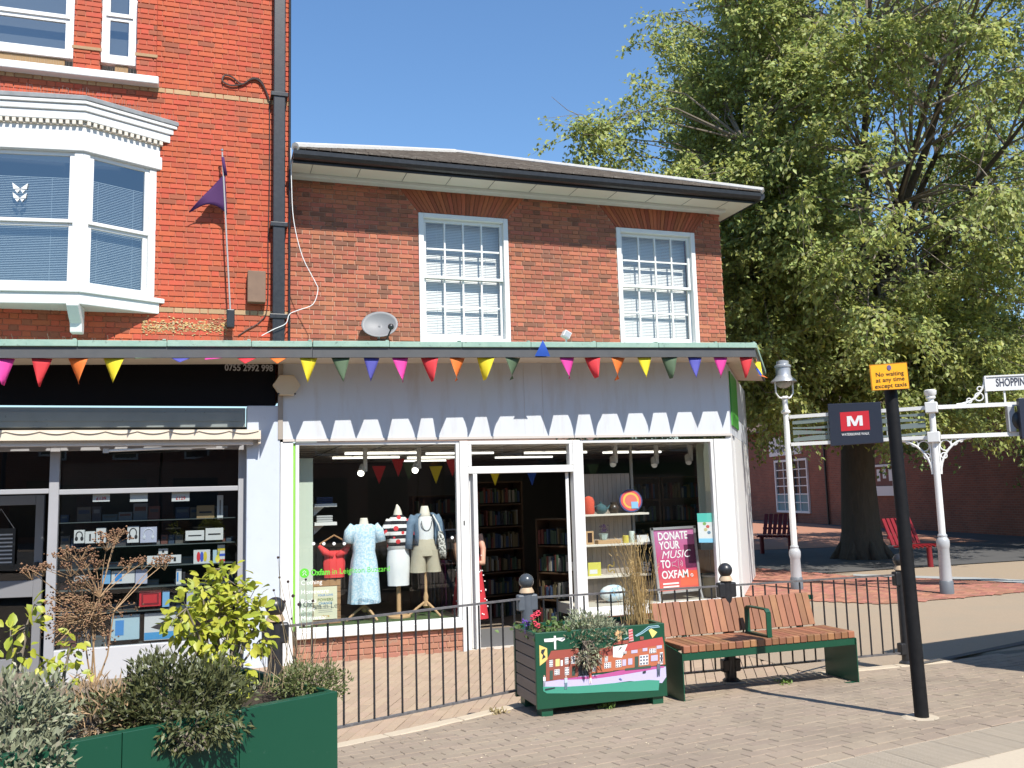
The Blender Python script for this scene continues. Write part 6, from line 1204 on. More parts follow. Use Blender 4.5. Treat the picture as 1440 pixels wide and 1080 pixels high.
# ------------------------------------------------------------------ red metal benches under the tree
redm = mat('red_bench_paint', (.21, .010, .017), .45, noise=(8, .4), col2=(.16, .008, .013))
def redseat(P, ang, lab, w=.62):
    t = thing('red_metal_bench', P, lab, 'bench', 'red metal benches'); M_ = frame_z(P, ang); n = 7
    for k in range(n):
        x = -w/2+w*(k+.5)/n; MB(M_).tube([(x, .22, .44), (x, .02, .45), (x, -.14, .455), (x, -.22, .43)], .022, 6).build('seat_slat', redm, t)
        MB(M_).bar((x, .23, .47), (x, .42, .98), w/n*.72, .02, (0, 1, 0)).build('back_slat', redm, t)
    for x in (-w/2+.08, w/2-.08): MB(M_).cyl((x, 0, 0), (x, 0, .43), .055, n=12).build('leg', redm, t, smooth=True)
    MB(M_).bar((-w/2, .02, .425), (w/2, .02, .425), .06, .03).build('seat_rail', redm, t); MB(M_).bar((-w/2, .30, .62), (w/2, .30, .62), .02, .05).build('back_rail', redm, t)
redseat(G(1292, 800), 14, 'bright red metal bench right of the tree trunk', .95)
redseat(G(1092, 779), -58, 'dark red metal bench behind the lamp post', .9)
# ------------------------------------------------------------------ leaves
def leafmesh(name, P, D, Nn, Ls, Ws, m, parent=None, fold=.25, O=None, **k):
    """many small leaves in one mesh: base P, direction D, normal Nn (arrays), a folded diamond of 4 triangles each"""
    n = len(P); D = D/np.linalg.norm(D, axis=1)[:, None]; S = np.cross(D, Nn); S /= np.linalg.norm(S, axis=1)[:, None]+1e-9; U = np.cross(S, D)
    Ls = np.asarray(Ls).reshape(-1, 1)*np.ones((n, 1)); Ws = np.asarray(Ws).reshape(-1, 1)*np.ones((n, 1))
    v = np.empty((n, 4, 3)); v[:, 0] = P; v[:, 1] = P+D*Ls*.45+S*Ws*.5+U*Ws*fold; v[:, 2] = P+D*Ls; v[:, 3] = P+D*Ls*.45-S*Ws*.5+U*Ws*fold
    O = np.array(ORG[parent]) if parent is not None else (np.array(O) if O is not None else np.array([P[:, 0].mean(), P[:, 1].mean(), P[:, 2].min()]))
    me = bpy.data.meshes.new(name); v -= O; me.vertices.add(n*4); me.vertices.foreach_set('co', v.reshape(-1)); idx = np.arange(n)[:, None]*4+np.array([[0, 1, 2, 0, 2, 3]])
    me.loops.add(n*6); me.loops.foreach_set('vertex_index', idx.reshape(-1).astype(np.int32)); me.polygons.add(n*2); me.polygons.foreach_set('loop_start', np.arange(n*2, dtype=np.int32)*3); me.update(calc_edges=True); me.validate()
    me.materials.append(m); o = bpy.data.objects.new(name, me); COL.objects.link(o); ORG[o] = Vector(O)
    if parent is not None: o.parent = parent
    else: o.location = O
    return tag(o, **k)
NR = np.random.default_rng(5)
def unit(n): a = NR.normal(size=(n, 3)); return a/np.linalg.norm(a, axis=1)[:, None]
bark = mat('tree_bark', (.115, .09, .065), .95, noise=(5, .4), col2=(.07, .055, .04), stretch=(3, 3, .5), bump=(9, 1, .05))
bark2 = mat('pale_twig_bark', (.24, .20, .155), .9, noise=(9, .4), col2=(.16, .13, .10))
leaf_m = mat('maple_leaf', (.34, .395, .12), .5, isl=.38, hue=.028, rnd2=((.40, .35, .08), .80, .95), trans=.5)
leaf_m2 = mat('deep_green_leaf', (.25, .31, .10), .5, isl=.35, hue=.025, trans=.35)
def make_tree(name, lab, base, c, rad, ncl, nleaf, seed, m, trunk_r=.45, fork=3.4, extra=(), leafL=.14, group=None, thin=None, bare=0):
    rg = random.Random(seed); t = thing(name, base, lab, 'tree', group); base = Vector(base); c = Vector(c); tb = MB()
    f = base+Vector((.25, .1, fork)); tb.tube([base+Vector((0, 0, -.1)), base+Vector((0, 0, .15)), base+Vector((.02, 0, .6)), base+Vector((.05, .02, fork*.5)), f, f+Vector((.2, .1, 1.2))], [trunk_r*1.45, trunk_r*1.15, trunk_r*.98, trunk_r*.85, trunk_r*.8, trunk_r*.5], 18)
    for k in range(7): a = k*.9; tb.tube([base+Vector((trunk_r*.8*math.cos(a), trunk_r*.8*math.sin(a), .5)), base+Vector((trunk_r*1.45*math.cos(a), trunk_r*1.45*math.sin(a), -.05))], [.04, .11], 8)
    limbs = []; nl = 11
    for k in range(nl):
        a = 2*math.pi*k/nl+rg.uniform(-.25, .25); e = rg.uniform(-.15, .95); q = c+Vector((rad[0]*math.cos(a)*math.cos(e)*.72, rad[1]*math.sin(a)*math.cos(e)*.72, rad[2]*math.sin(e)*.72)); s = f+Vector((0, 0, rg.uniform(-.4, 1.0))); mid = s.lerp(q, .5)+Vector((rg.uniform(-.4, .4), rg.uniform(-.4, .4), rg.uniform(.3, 1.0)))
        pts = []
        for i in range(9): u = i/8; pts.append(s*(1-u)**2+mid*2*u*(1-u)+q*u*u+Vector((rg.uniform(-.08, .08), rg.uniform(-.08, .08), rg.uniform(-.08, .08)))*(u > 0))
        limbs += pts[2:]; tb.tube(pts, [trunk_r*.32*(1-.87*i/8)+.010 for i in range(9)], 9)
    tb.build('trunk', bark, t, smooth='all')
    cent = []
    while len(cent) < ncl:
        v = Vector((rg.gauss(0, 1), rg.gauss(0, 1), rg.gauss(0, 1))).normalized(); r = rg.uniform(.35, 1)**.45
        w = 1+.13*math.sin(v.x*4.1+seed)+.12*math.sin(v.y*5.3+2*seed)+.12*math.sin(v.z*6.1+v.x*3)
        q = c+Vector((v.x*rad[0], v.y*rad[1], v.z*rad[2]))*r*w
        if thin and thin(q, rg): continue
        cent.append(q)
    cent += [Vector(e) for e in extra]; br = MB(); LP_, LD, LN = [], [], []
    for q in cent:
        s = rg.choice(sorted(limbs, key=lambda l: (l-q).length+(.6*(l.z-q.z) if l.z > q.z else 0))[:9]); mid = s.lerp(q, .55)+Vector((rg.gauss(0, .2), rg.gauss(0, .2), .3+rg.gauss(0, .2))); br.tube([s, mid, q], [.028, .016, .006], 5)
        nsp = 7
        for j in range(nsp):                                          # drooping sprays of leaves
            d = Vector((rg.gauss(0, 1), rg.gauss(0, 1), rg.gauss(-.1, .7))).normalized(); L = rg.uniform(.45, 1.05); pts = [q+d*(L*i/4)+Vector((0, 0, -.32*L*(i/4)**2)) for i in range(5)]; br.tube([pts[0], pts[2], pts[4]], [.006, .004, .002], 3, False); k = int(nleaf/nsp)
            for _ in range(k):
                u = rg.random()**.7; i = min(int(u*4), 3); p = pts[i].lerp(pts[i+1], u*4-i)+Vector((rg.gauss(0, .09), rg.gauss(0, .09), rg.gauss(0, .07))); LP_.append(p); dd = (d*.6+Vector((rg.gauss(0, .6), rg.gauss(0, .6), rg.gauss(-.55, .4)))); LD.append(dd); LN.append((rg.gauss(.1, .5), rg.gauss(-.75, .5), .8))
    for j in range(bare):
        q = rg.choice(cent); d = Vector((rg.gauss(0, 1), rg.gauss(0, 1), rg.gauss(.3, .6))).normalized(); br.tube([q+d*u*1.6+Vector((rg.gauss(0, .08), rg.gauss(0, .08), rg.gauss(0, .08))) for u in (0, .3, .6, 1)], [.012, .009, .006, .003], 4)
    br.build('branches', bark2, t); n = len(LP_)
    leafmesh('crown', np.array(LP_), np.array(LD), np.array(LN), NR.uniform(leafL*.7, leafL*1.25, n), NR.uniform(leafL*.5, leafL*.85, n), m, t); return t
TB = G(1213, 785)
ext = [W(a, b_, TB.y-1.6) for a, b_ in ((870, 195), (845, 180), (825, 185), (808, 188), (838, 215), (885, 225), (880, 160), (905, 170), (860, 235), (930, 250), (900, 120), (910, 60), (930, 20))] + [W(RNG.uniform(1060, 1330), RNG.uniform(440, 575), TB.y-1.0-RNG.uniform(0, 2.2)) for k in range(46)] + [W(RNG.uniform(1035, 1110), RNG.uniform(330, 560), TB.y-1.0-RNG.uniform(0, 1.5)) for k in range(40)] + [W(RNG.uniform(1290, 1450), RNG.uniform(430, 590), TB.y-1.5-RNG.uniform(0, 2.0)) for k in range(60)]
c1 = W(1200, 215, TB.y-2.0)
def thin1(q, rg):
    p = proj(q); return p[0] < 955 or (p[0] < 1000 and p[1] < 40) or (p[0] > 1230 and p[1] > 150 and rg.random() < .66) or (p[1] > 600 and rg.random() < .9) or (p[0] > 1120 and p[1] < 210 and rg.random() < .62)
make_tree('maple_tree', 'big leafy maple tree with thick trunk right of the shop', TB, c1, (4.25, 5.2, 5.5), 660, 290, 3, leaf_m, .44, 3.6, ext, .105, thin=thin1, bare=140)
tb2 = G(1485, 772); make_tree('maple_tree', 'dense tree at the right edge behind the white arch', tb2, (tb2.x+.3, tb2.y+.5, 6.9), (4.6, 4.6, 4.6), 190, 170, 9, leaf_m2, .42, 3.6, (), .13, bare=60)
tb3 = Vector((14.6, 14.5, 0)); make_tree('maple_tree', 'dark leafy tree close behind the shop corner', tb3, (13.6, 14.0, 6.6), (4.2, 4.0, 4.6), 280, 170, 15, leaf_m2, .3, 3.0, (), .125)

# hanging bare twigs in front of the right tree
hb = MB()
for k in range(46):
    p = W(RNG.uniform(1240, 1420), RNG.uniform(300, 420), 4.5+RNG.uniform(-.6, .8)); q = [p]; dx = RNG.uniform(-.35, .5)
    for i in range(6): q.append(q[-1]+Vector((dx*.5+RNG.gauss(0, .12), RNG.gauss(0, .1), -.28-RNG.uniform(0, .15)+.22*(i == 0))))
    hb.tube(q, [.016-.0021*i for i in range(7)], 4)
for k in range(30):
    p = W(RNG.uniform(1250, 1330), RNG.uniform(330, 440), 5.2); e = W(RNG.uniform(1230, 1440), RNG.uniform(120, 330), 4.6); m_ = p.lerp(e, .5)+Vector((RNG.gauss(0, .3), 0, RNG.gauss(0, .3))); hb.tube([p, m_, e], [.03, .018, .005], 5)
par = [o for o in bpy.data.objects if o.name == 'maple_tree'][0]; hb.build('bare_branches', bark2, par)

# ------------------------------------------------------------------ far brick range on the right
def far_brick(name, c1_, c2_, mo, dirv, bw=.225, bh=.075):
    m = bpy.data.materials.new(name); m.use_nodes = True; N = m.node_tree.nodes; L = m.node_tree.links; g = N.new('ShaderNodeNewGeometry'); dt = N.new('ShaderNodeVectorMath'); dt.operation = 'DOT_PRODUCT'; dt.inputs[1].default_value = (*dirv, 0); s = N.new('ShaderNodeSeparateXYZ'); c = N.new('ShaderNodeCombineXYZ'); b = N.new('ShaderNodeTexBrick')
    L.new(g.outputs['Position'], dt.inputs[0]); L.new(g.outputs['Position'], s.inputs[0]); L.new(dt.outputs['Value'], c.inputs[0]); L.new(s.outputs['Z'], c.inputs[1]); L.new(c.outputs[0], b.inputs['Vector'])
    b.inputs['Scale'].default_value = 1; b.inputs['Brick Width'].default_value = bw; b.inputs['Row Height'].default_value = bh; b.inputs['Mortar Size'].default_value = .009; b.inputs['Color1'].default_value = (*c1_, 1); b.inputs['Color2'].default_value = (*c2_, 1); b.inputs['Mortar'].default_value = (*mo, 1); b.inputs['Bias'].default_value = -.1
    n = N.new('ShaderNodeTexNoise'); n.inputs['Scale'].default_value = 1.4; n.inputs['Detail'].default_value = 6; L.new(g.outputs['Position'], n.inputs['Vector']); mr = N.new('ShaderNodeMapRange'); mr.inputs['To Min'].default_value = .65; mr.inputs['To Max'].default_value = 1.25; L.new(n.outputs['Fac'], mr.inputs['Value']); h = N.new('ShaderNodeHueSaturation'); L.new(mr.outputs[0], h.inputs['Value']); L.new(b.outputs['Color'], h.inputs['Color'])
    p = N['Principled BSDF']; p.inputs['Roughness'].default_value = .9; L.new(h.outputs[0], p.inputs['Base Color']); bp_ = N.new('ShaderNodeBump'); bp_.inputs['Strength'].default_value = .4; bp_.inputs['Distance'].default_value = .01; L.new(b.outputs['Fac'], bp_.inputs['Height']); bp_.invert = True; L.new(bp_.outputs[0], p.inputs['Normal']); return m
wA = Vector((21.2, 0, 0)); wBv = Vector((27.9, 36, 0)); AW = math.degrees(math.atan2((wBv-wA).y, (wBv-wA).x)); dW = (wBv-wA).normalized(); LW = (wBv-wA).length; MW = frame_z(wA, AW); invW = MW.inverted()
FB = thing('brick_range', (wA+wBv)/2, 'long shaded red brick building with tiled roof behind the trees', 'building'); HW = 4.5
fbm = far_brick('shaded_brick', (.27, .085, .05), (.20, .065, .042), (.22, .14, .10), (dW.x, dW.y))
MB(MW).box(0, LW, -6, 0, -.1, HW).build('wall', fbm, FB)
rt = far_brick('far_roof_tile', (.20, .12, .08), (.15, .09, .065), (.07, .05, .04), (dW.x, dW.y), .17, .11); MB(MW).hexa([(-.2, -3, HW-.1), (LW+.2, -3, HW-.1), (LW+.2, .35, HW-.1), (-.2, .35, HW-.1), (-.2, -3.2, HW+2.3), (LW+.2, -3.2, HW+2.3), (LW+.2, -3, HW+2.3), (-.2, -3, HW+2.3)]).build('roof', rt, FB)
MB(MW).box(-.2, LW+.2, .351, .45, HW-.16, HW-.06).build('gutter', black_metal, FB)
def wl_(px_, py_): p = invW @ on(px_, py_, wA, AW); return p.x, p.z
(xa, zt1_), (xb, zb1_) = wl_(1090, 648), wl_(1141, 722); x0, x1 = min(xa, xb), max(xa, xb); wn_ = frame(MB(MW), x0, x1, zb1_, zt1_, .001, .08, .10).build('window', white_trim, FB)
MB(MW).box(x0+.1, x1-.1, .001, .01, zb1_+.1, zt1_-.1).build('pane', mat('far_pane', (.03, .04, .045), .1), wn_); s = MB(MW); ww = (x1-x0-.2)
for k in (1, 2, 3): s.box(x0+.1+ww*k/4-(.06 if k == 2 else .025), x0+.1+ww*k/4+(.06 if k == 2 else .025), .012, .05, zb1_+.1, zt1_-.1)
for k in range(1, 6): s.box(x0+.1, x1-.1, .013, .045, zb1_+.1+(zt1_-zb1_-.2)*k/6-.022, zb1_+.1+(zt1_-zb1_-.2)*k/6+.022)
s.build('glazing_bar', white_trim, wn_); MB(MW).box(x0+.1, x1-.1, .0105, .0115, zb1_+.1, zb1_+(zt1_-zb1_)*.36).build('pane', mat('teal_pane', (.10, .24, .27), .3), wn_)
(xa, zt1_), (xb, zb1_) = wl_(1082, 617), wl_(1127, 638); x0, x1 = min(xa, xb), max(xa, xb); bs_ = MB(MW).box(x0, x1, .001, .06, zb1_, zt1_).build('name_board', white_trim, label='white name board on the brick building, partly behind the lamp post', cat='sign')
text('brewhouse', (zt1_-zb1_)*.5, ink('navy', (.03, .035, .06)), MW @ Vector(((x0+x1)/2, .064, zb1_+(zt1_-zb1_)*.34)), bs_, right=-dW, bold=.01, width=(x1-x0)*.8)
(xa, zt1_), (xb, zb1_) = wl_(1216, 655), wl_(1262, 697); x0, x1 = min(xa, xb), max(xa, xb); nb_ = thing('notice_board', MW @ Vector(((x0+x1)/2, .05, zb1_)), 'white framed notice board with papers on the brick wall behind the trunk', 'notice board'); frame(MB(MW), x0, x1, zb1_, zt1_, .001, .10, .09, .36, .08).build('frame', white_trim, nb_); MB(MW).box(x0+.09, x1-.09, .001, .03, zb1_+.36, zt1_-.08).build('board', mat('board_red', (.17, .07, .05), .8), nb_)
for k in range(4): xx = x0+.2+(x1-x0-.5)*k/4; MB(MW).box(xx, xx+.22, .031, .035, zb1_+.55+.1*(k % 2), zb1_+1.0).build('paper', white_trim, nb_)
for px_ in (1118, 1165, 1052): xx, zz = wl_(px_, 690); MB(MW).cyl((xx, .08, 0), (xx, .08, HW-.1), .05, n=8).build('drainpipe', black_metal, FB)
# paved court is closed at the far end
cb = thing('brick_house', (24, 52, 0), 'distant brick house closing the end of the court', 'building'); MB().box(8, 30, 50, 58, -.1, 5).build('wall', far_brick('court_brick', (.27, .085, .05), (.2, .065, .042), (.22, .14, .1), (1, 0)), cb); MB().add([(7.6, 49.6, 4.9), (30.4, 49.6, 4.9), (30.4, 54, 8), (7.6, 54, 8), (7.6, 58.4, 4.9), (30.4, 58.4, 4.9)], [(0, 1, 2, 3), (3, 2, 5, 4), (0, 3, 4), (1, 5, 2)]).build('roof', rt, cb)

# ------------------------------------------------------------------ unseen houses across the street (mirrored in the glass), kiosk added to cast the right-hand shadow
opp = far_brick('street_brick', (.30, .12, .08), (.24, .095, .065), (.3, .22, .17), (1, 0))
for k, (x0, x1, h, lab) in enumerate(((-26, -13, 7.2, 'brick house across the street behind the camera, westmost'), (-12.9, -2, 8.3, 'tall brick house across the street behind the camera'), (-1.9, 9, 6.6, 'low brick house across the street behind the camera'), (9.1, 24, 7.8, 'broad brick house across the street behind the camera'))):
    t = thing('street_house', ((x0+x1)/2, -30, 0), lab, 'building', 'houses across the street'); MB().box(x0, x1, -36, -29, -.2, h).build('wall', opp, t); MB().add([(x0, -28.7, h), (x1, -28.7, h), (x1, -32.5, h+2.4), (x0, -32.5, h+2.4), (x1, -36.3, h), (x0, -36.3, h)], [(0, 3, 2, 1), (3, 5, 4, 2), (0, 5, 3), (1, 2, 4)]).build('roof', tile_m, t); n = int((x1-x0)/2.6)
    for j in range(n):
        xx = x0+(j+.5)*(x1-x0)/n
        for z in (3.6, 5.4) if h > 7 else (3.6,): w_ = frame(MB(), xx-.5, xx+.5, z, z+1.4, -29.02, -28.94, .08).build('window', white_trim, t); MB().quad((xx+.42, -28.99, z+.08), (xx-.42, -28.99, z+.08), (xx-.42, -28.99, z+1.32), (xx+.42, -28.99, z+1.32)).build('pane', mat('far_pane', (.03, .04, .045), .1), w_)
        boxo('shop_window', mat('far_pane', (.03, .04, .045), .1), t, xx-.9, xx+.9, -29.0, -28.96, .3, 2.6)
lpb = MB(); lt_ = thing('street_lamp', (-6.5, -22, 0), 'black street lamp behind the camera, mirrored in the bay window', 'street lamp'); MB().lathe((-6.5, -22, 0), [(.14, 0), (.12, 1), (.07, 1.1), (.05, 8.6)], 12).build('post', black_metal, lt_, smooth=True); MB().ball((-6.5, -22, 8.8), .25, 12, 1, 1, 1.2).build('lamp_head', black_metal, lt_)
kx, ky, kh = 6.48+.139*2.3, -3.86-.82*2.3, 2.3; kz = zs(ky); kk = thing('shadow_kiosk', (kx+1.5, ky-.6, kz), 'dark green kiosk added unseen past the right edge to cast a shadow into the picture', 'kiosk'); Mk = frame_z((kx, ky, kz), 7)  # invented kiosk, out of view, placed for the shadow it throws on the paving
MB(Mk).box(0, 3.0, -1.6, 0, .12, kh-.1).build('body', green_dark, kk, bevel=.02); MB(Mk).box(-.0, 3.05, -1.65, 0, kh-.099, kh).build('roof', dark_board, kk); MB(Mk).box(.3, 2.7, .001, .05, 1.0, 1.95).build('shutter', gpaint, kk); MB(Mk).box(.05, 2.95, -1.55, -.05, .0, .119).build('base', black_metal, kk)

# ------------------------------------------------------------------ front-left green planter
ZP = .86; PR = G(475, 972, ZP); PL2 = G(60, 1052, ZP); AP = math.degrees(math.atan2((PR-PL2).y, (PR-PL2).x)); LPn = 2.6
MP = frame_z((PR.x, PR.y, 0), AP); zg = zs(PR.y)+.02; DP = .85
gp = thing('green_planter', MP @ Vector((-LPn/2, DP/2, zg)), 'large dark green metal planter full of shrubs at lower left', 'planter'); sm = [(invP := MP.inverted()) @ on(px_, 1040, PR, AP) for px_ in (172, 337)]
xsm = [-LPn, sm[0].x, sm[1].x, 0]
for a, c2 in zip(xsm[:-1], xsm[1:]): MB(MP).box(a+.0015, c2-.0015, 0, .02, zg, ZP).build('front_panel', green_paint, gp, bevel=.002)
b = MB(MP); b.box(-LPn, -.0, .021, .05, ZP-.03, ZP-.001); b.box(-.02, 0, .051, DP-.051, zg, ZP-.001); b.box(-LPn, 0, DP-.05, DP, zg, ZP-.001); b.build('rim', green_paint, gp, bevel=.003); MB(MP).box(-LPn, -.021, .051, DP-.051, zg+.1, ZP-.06).build('soil', mat('soil', (.045, .03, .02)), gp)
def pp(px_, py_, d): return on(px_, py_, MP @ Vector((0, d, 0)), AP)     # point of the planter's own upright plane d behind its front
def bush(name, lab, c, rx, ry, rz, n, L, Wd, m, stemz, shell=.5, droop=0, cat='shrub', fold=.2, up_=.5):
    t = thing(name, (c.x, c.y, stemz), lab, cat); u = unit(n); r = (NR.uniform(shell**3, 1, n)**(1/3))[:, None]; wob = (1+.14*np.sin(u[:, 0]*7+3)+.14*np.sin(u[:, 2]*9)+.1*np.sin(u[:, 1]*8))[:, None]
    P = np.array(c)+u*r*wob*np.array([rx, ry, rz]); D = u*.7+NR.normal(size=(n, 3))*.55+np.array([0, 0, up_-droop]); leafmesh('foliage', P, D, NR.normal(size=(n, 3))*.6+np.array([0, -.3, .8]), NR.uniform(L*.6, L*1.2, n), NR.uniform(Wd*.7, Wd*1.2, n), m, t, fold); st = MB(); base = Vector((c.x, c.y, stemz))
    for k in range(14): q = Vector(P[NR.integers(n)]); st.tube([base+Vector((RNG.uniform(-.06, .06), RNG.uniform(-.04, .04), 0)), base.lerp(q, .5)+Vector((0, 0, .03)), q], [.006, .004, .002], 4)
    st.build('stems', bark2, t); return t
silver = mat('silver_leaf', (.20, .215, .13), .7, isl=.3, hue=.01, trans=.15, rnd2=((.42, .38, .28), .9, .97)); darkleaf = mat('dark_bush_leaf', (.082, .09, .032), .5, isl=.4, hue=.02, trans=.2, rnd2=((.14, .15, .06), .8, .95)); thyme = mat('thyme_leaf', (.11, .13, .04), .6, isl=.3, trans=.2)
bush('silver_shrub', 'silvery grey leafed plant at the bottom left corner', pp(28, 1022, .22), .185, .16, .165, 2200, .036, .013, silver, ZP-.06, .35)
bush('silver_shrub', 'smaller pale silvery plant hanging over the planter front at far left', pp(25, 1072, -.0), .17, .1, .08, 700, .034, .014, silver, ZP-.1, .3)
bush('dark_evergreen_shrub', 'rounded dark green bush in the middle of the front planter', pp(245, 990, .2), .29, .22, .165, 6500, .034, .011, darkleaf, ZP-.06, .45)
bush('dark_evergreen_shrub', 'sprays of dark bush trailing over the planter front', pp(270, 1028, -.02), .17, .07, .075, 900, .034, .011, darkleaf, ZP-.1, .2, 1.0)
bush('thyme_clump', 'low green thyme clump at the right end of front planter', pp(432, 960, .25), .17, .2, .075, 2200, .02, .009, thyme, ZP-.06, .3)
bush('dry_undergrowth', 'brownish dry stems between the silver plant and dark bush', pp(135, 1010, .3), .17, .2, .13, 900, .05, .007, mat('dry_stem', (.30, .20, .11), .8, isl=.3), ZP-.06, .2)
# yellow-green shrub: every leaf its own piece
yl = [mat('lime_leaf%d' % k, c, .45, noise=(60, .3), col2=tuple(v*.8 for v in c), trans=.35) for k, c in enumerate(((.46, .48, .05), (.36, .42, .045), (.54, .53, .07)))]
lms = []
for k in range(3):
    o = MB(); pts = [(-.0, 0), (.35, .30), (.62, .27), (1, 0)]; vs = [(0, 0, 0), (.5, 0, -.06), (1, 0, -.12)]; 
    o.add([(0, 0, 0), (.22, .20, .06), (.5, .29, .06), (.78, .19, .0), (1, 0, -.12), (.78, -.19, .0), (.5, -.29, .06), (.22, -.20, .06), (.5, 0, -.02)], [(0, 8, 2, 1), (8, 4, 3, 2), (0, 7, 6, 8), (8, 6, 5, 4)]); me = o.mesh('leaf', (0, 0, 0)); me.materials.append(yl[k]); me.polygons.foreach_set('use_smooth', [True]*4); lms.append(me)
def lime(lab, centres, n, base, L=.052):
    t = thing('lime_shrub', base, lab, 'shrub', 'lime leaved shrubs'); st = MB(); B0 = Vector(base); j = 0
    for (c, r) in centres: st.tube([B0+Vector((RNG.uniform(-.03, .03), RNG.uniform(-.03, .03), 0)), B0.lerp(c, .5)+Vector((RNG.uniform(-.03, .03), 0, 0)), c], [.010, .007, .003], 6)
    tot = sum(r for c, r in centres); rest = [MB() for _ in lms]
    for (c, r) in centres:
        for k in range(int(n*r/tot)):
            v = Vector((RNG.gauss(0, 1), RNG.gauss(0, 1), RNG.gauss(0, 1))).normalized(); p = c+v*r*RNG.uniform(.35, 1); s = L*RNG.uniform(.65, 1.25); d = (v+Vector((RNG.gauss(0, .5), RNG.gauss(-.2, .5), RNG.gauss(-.35, .5)))).normalized(); up0 = Vector((RNG.gauss(0, .5), RNG.gauss(-.5, .5), 1)); y = up0.cross(d).normalized(); z = d.cross(y); w_ = RNG.randrange(3); j += 1
            if j <= 300: inst('leaf', lms[w_], t, p, Matrix((d, y, z)).transposed().to_euler(), (s, s, s))
            else: rest[w_].add([p+d*(q.co.x*s)+y*(q.co.y*s)+z*(q.co.z*s) for q in lms[w_].vertices], [tuple(f.vertices) for f in lms[w_].polygons])
            if j % 6 == 0: st.tube([c, p], [.003, .0015], 3)
    for w_, q in enumerate(rest):
        if q.v: q.build('leaves', yl[w_], t, kind='stuff')
    st.build('stems', bark2, t)
D5 = .5
lime('lime green leafy shrub in front of the pale blue pilaster', [(pp(a, b_, D5+RNG.uniform(-.08, .08)), r) for a, b_, r in ((285, 830, .10), (320, 815, .085), (262, 855, .08), (350, 845, .095), (310, 865, .12), (275, 890, .09), (345, 880, .10), (320, 905, .11), (290, 925, .08), (330, 945, .075), (368, 865, .06), (308, 800, .05), (340, 965, .05), (365, 900, .07), (250, 875, .07), (300, 845, .09), (335, 835, .08), (330, 870, .1), (290, 875, .09))], 680, pp(318, 985, D5))
lime('cut-off lime green shrub at the left picture edge', [(pp(a, b_, .45), r) for a, b_, r in ((15, 895, .06), (40, 880, .05), (30, 915, .06), (48, 850, .025))], 46, pp(20, 985, .45))
lime('small lime green shoots under the dead brown umbels', [(pp(a, b_, .4), r) for a, b_, r in ((85, 925, .06), (100, 905, .05), (75, 950, .05), (60, 935, .04), (108, 950, .05))], 60, pp(90, 990, .4), .042)
# dead umbels
um = mat('dead_umbel', (.20, .105, .055), .85, isl=.3); umst = mat('dead_stem', (.30, .19, .10), .8, isl=.2); ut = thing('dead_umbel_plant', pp(130, 985, .5), 'tall dead brown umbel plant left of the lime shrub', 'plant'); st = MB(); hd = MB(); Bq = pp(132, 985, .5)
tips = [(45, 805), (62, 800), (95, 778), (112, 780), (120, 790), (150, 765), (163, 755), (166, 752), (135, 795), (180, 795), (200, 792), (222, 790), (232, 792), (100, 800), (110, 820)]
fork_ = [pp(140, 840, .5), pp(115, 865, .52), pp(160, 860, .48), pp(130, 880, .5)]
for q in fork_: st.tube([Bq+Vector((RNG.uniform(-.04, .04), 0, 0)), Bq.lerp(q, .5)+Vector((RNG.uniform(-.02, .02), 0, 0)), q], [.004, .0034, .0026], 5)
for a, b_ in tips:
    q = pp(a, b_, .5+RNG.uniform(-.06, .06)); s = min(fork_, key=lambda f_: (f_-q).length); st.tube([s, s.lerp(q, .6)+Vector((0, 0, .01)), q], [.0026, .002, .0014], 4)
    for k in range(9):
        d = Vector((RNG.gauss(0, .03), RNG.gauss(0, .03), RNG.uniform(.0, .025))); st.tube([q-Vector((0, 0, .03)), q+d], .0012, 3)
        for j in range(5): hd.ball(q+d+Vector((RNG.gauss(0, .008), RNG.gauss(0, .008), RNG.gauss(0, .006))), RNG.uniform(.003, .006), 5)
for k in range(150):
    q = pp(RNG.gauss(120, 26), RNG.gauss(858, 22), .5+RNG.uniform(-.12, .12)); s = RNG.choice(fork_); st.tube([s.lerp(q, .4), q], [.002, .0012], 3)
    for j in range(5): hd.ball(q+Vector((RNG.gauss(0, .012), RNG.gauss(0, .012), RNG.gauss(0, .01))), RNG.uniform(.003, .006), 5)
st.build('stems', umst, ut); hd.build('seed_heads', um, ut, kind='stuff')
ds = thing('dry_stalks', pp(420, 975, .5), 'thin dry stalks with dark seed heads right of the lime shrub', 'plant'); st = MB(); hd = MB(); Bq = pp(425, 985, .5)
for a, b_ in [(391, 784), (393, 812), (405, 818), (400, 846), (412, 838), (420, 850), (430, 815), (385, 830), (440, 845), (395, 862), (410, 870), (427, 880), (445, 880), (455, 905), (470, 900), (375, 900), (385, 925)]:
    q = pp(a, b_, .5+RNG.uniform(-.1, .1)); st.tube([Bq+Vector((RNG.uniform(-.12, .06), RNG.uniform(-.1, .1), 0)), Bq.lerp(q, .55)+Vector((RNG.uniform(-.03, .03), 0, 0)), q], [.0028, .002, .001], 3); hd.ball(q, RNG.uniform(.006, .009), 7)
for k in range(70): p = pp(RNG.uniform(365, 465), RNG.uniform(965, 975), .4+RNG.uniform(-.2, .2)); st.tube([p, p+Vector((RNG.gauss(.02, .05), RNG.gauss(0, .05), RNG.uniform(.05, .22)))], [.002, .001], 3)
st.build('stems', mat('straw_stem', (.36, .27, .16), .8, isl=.25), ds); hd.build('seed_heads', mat('dark_seed', (.035, .018, .016), .8), ds)

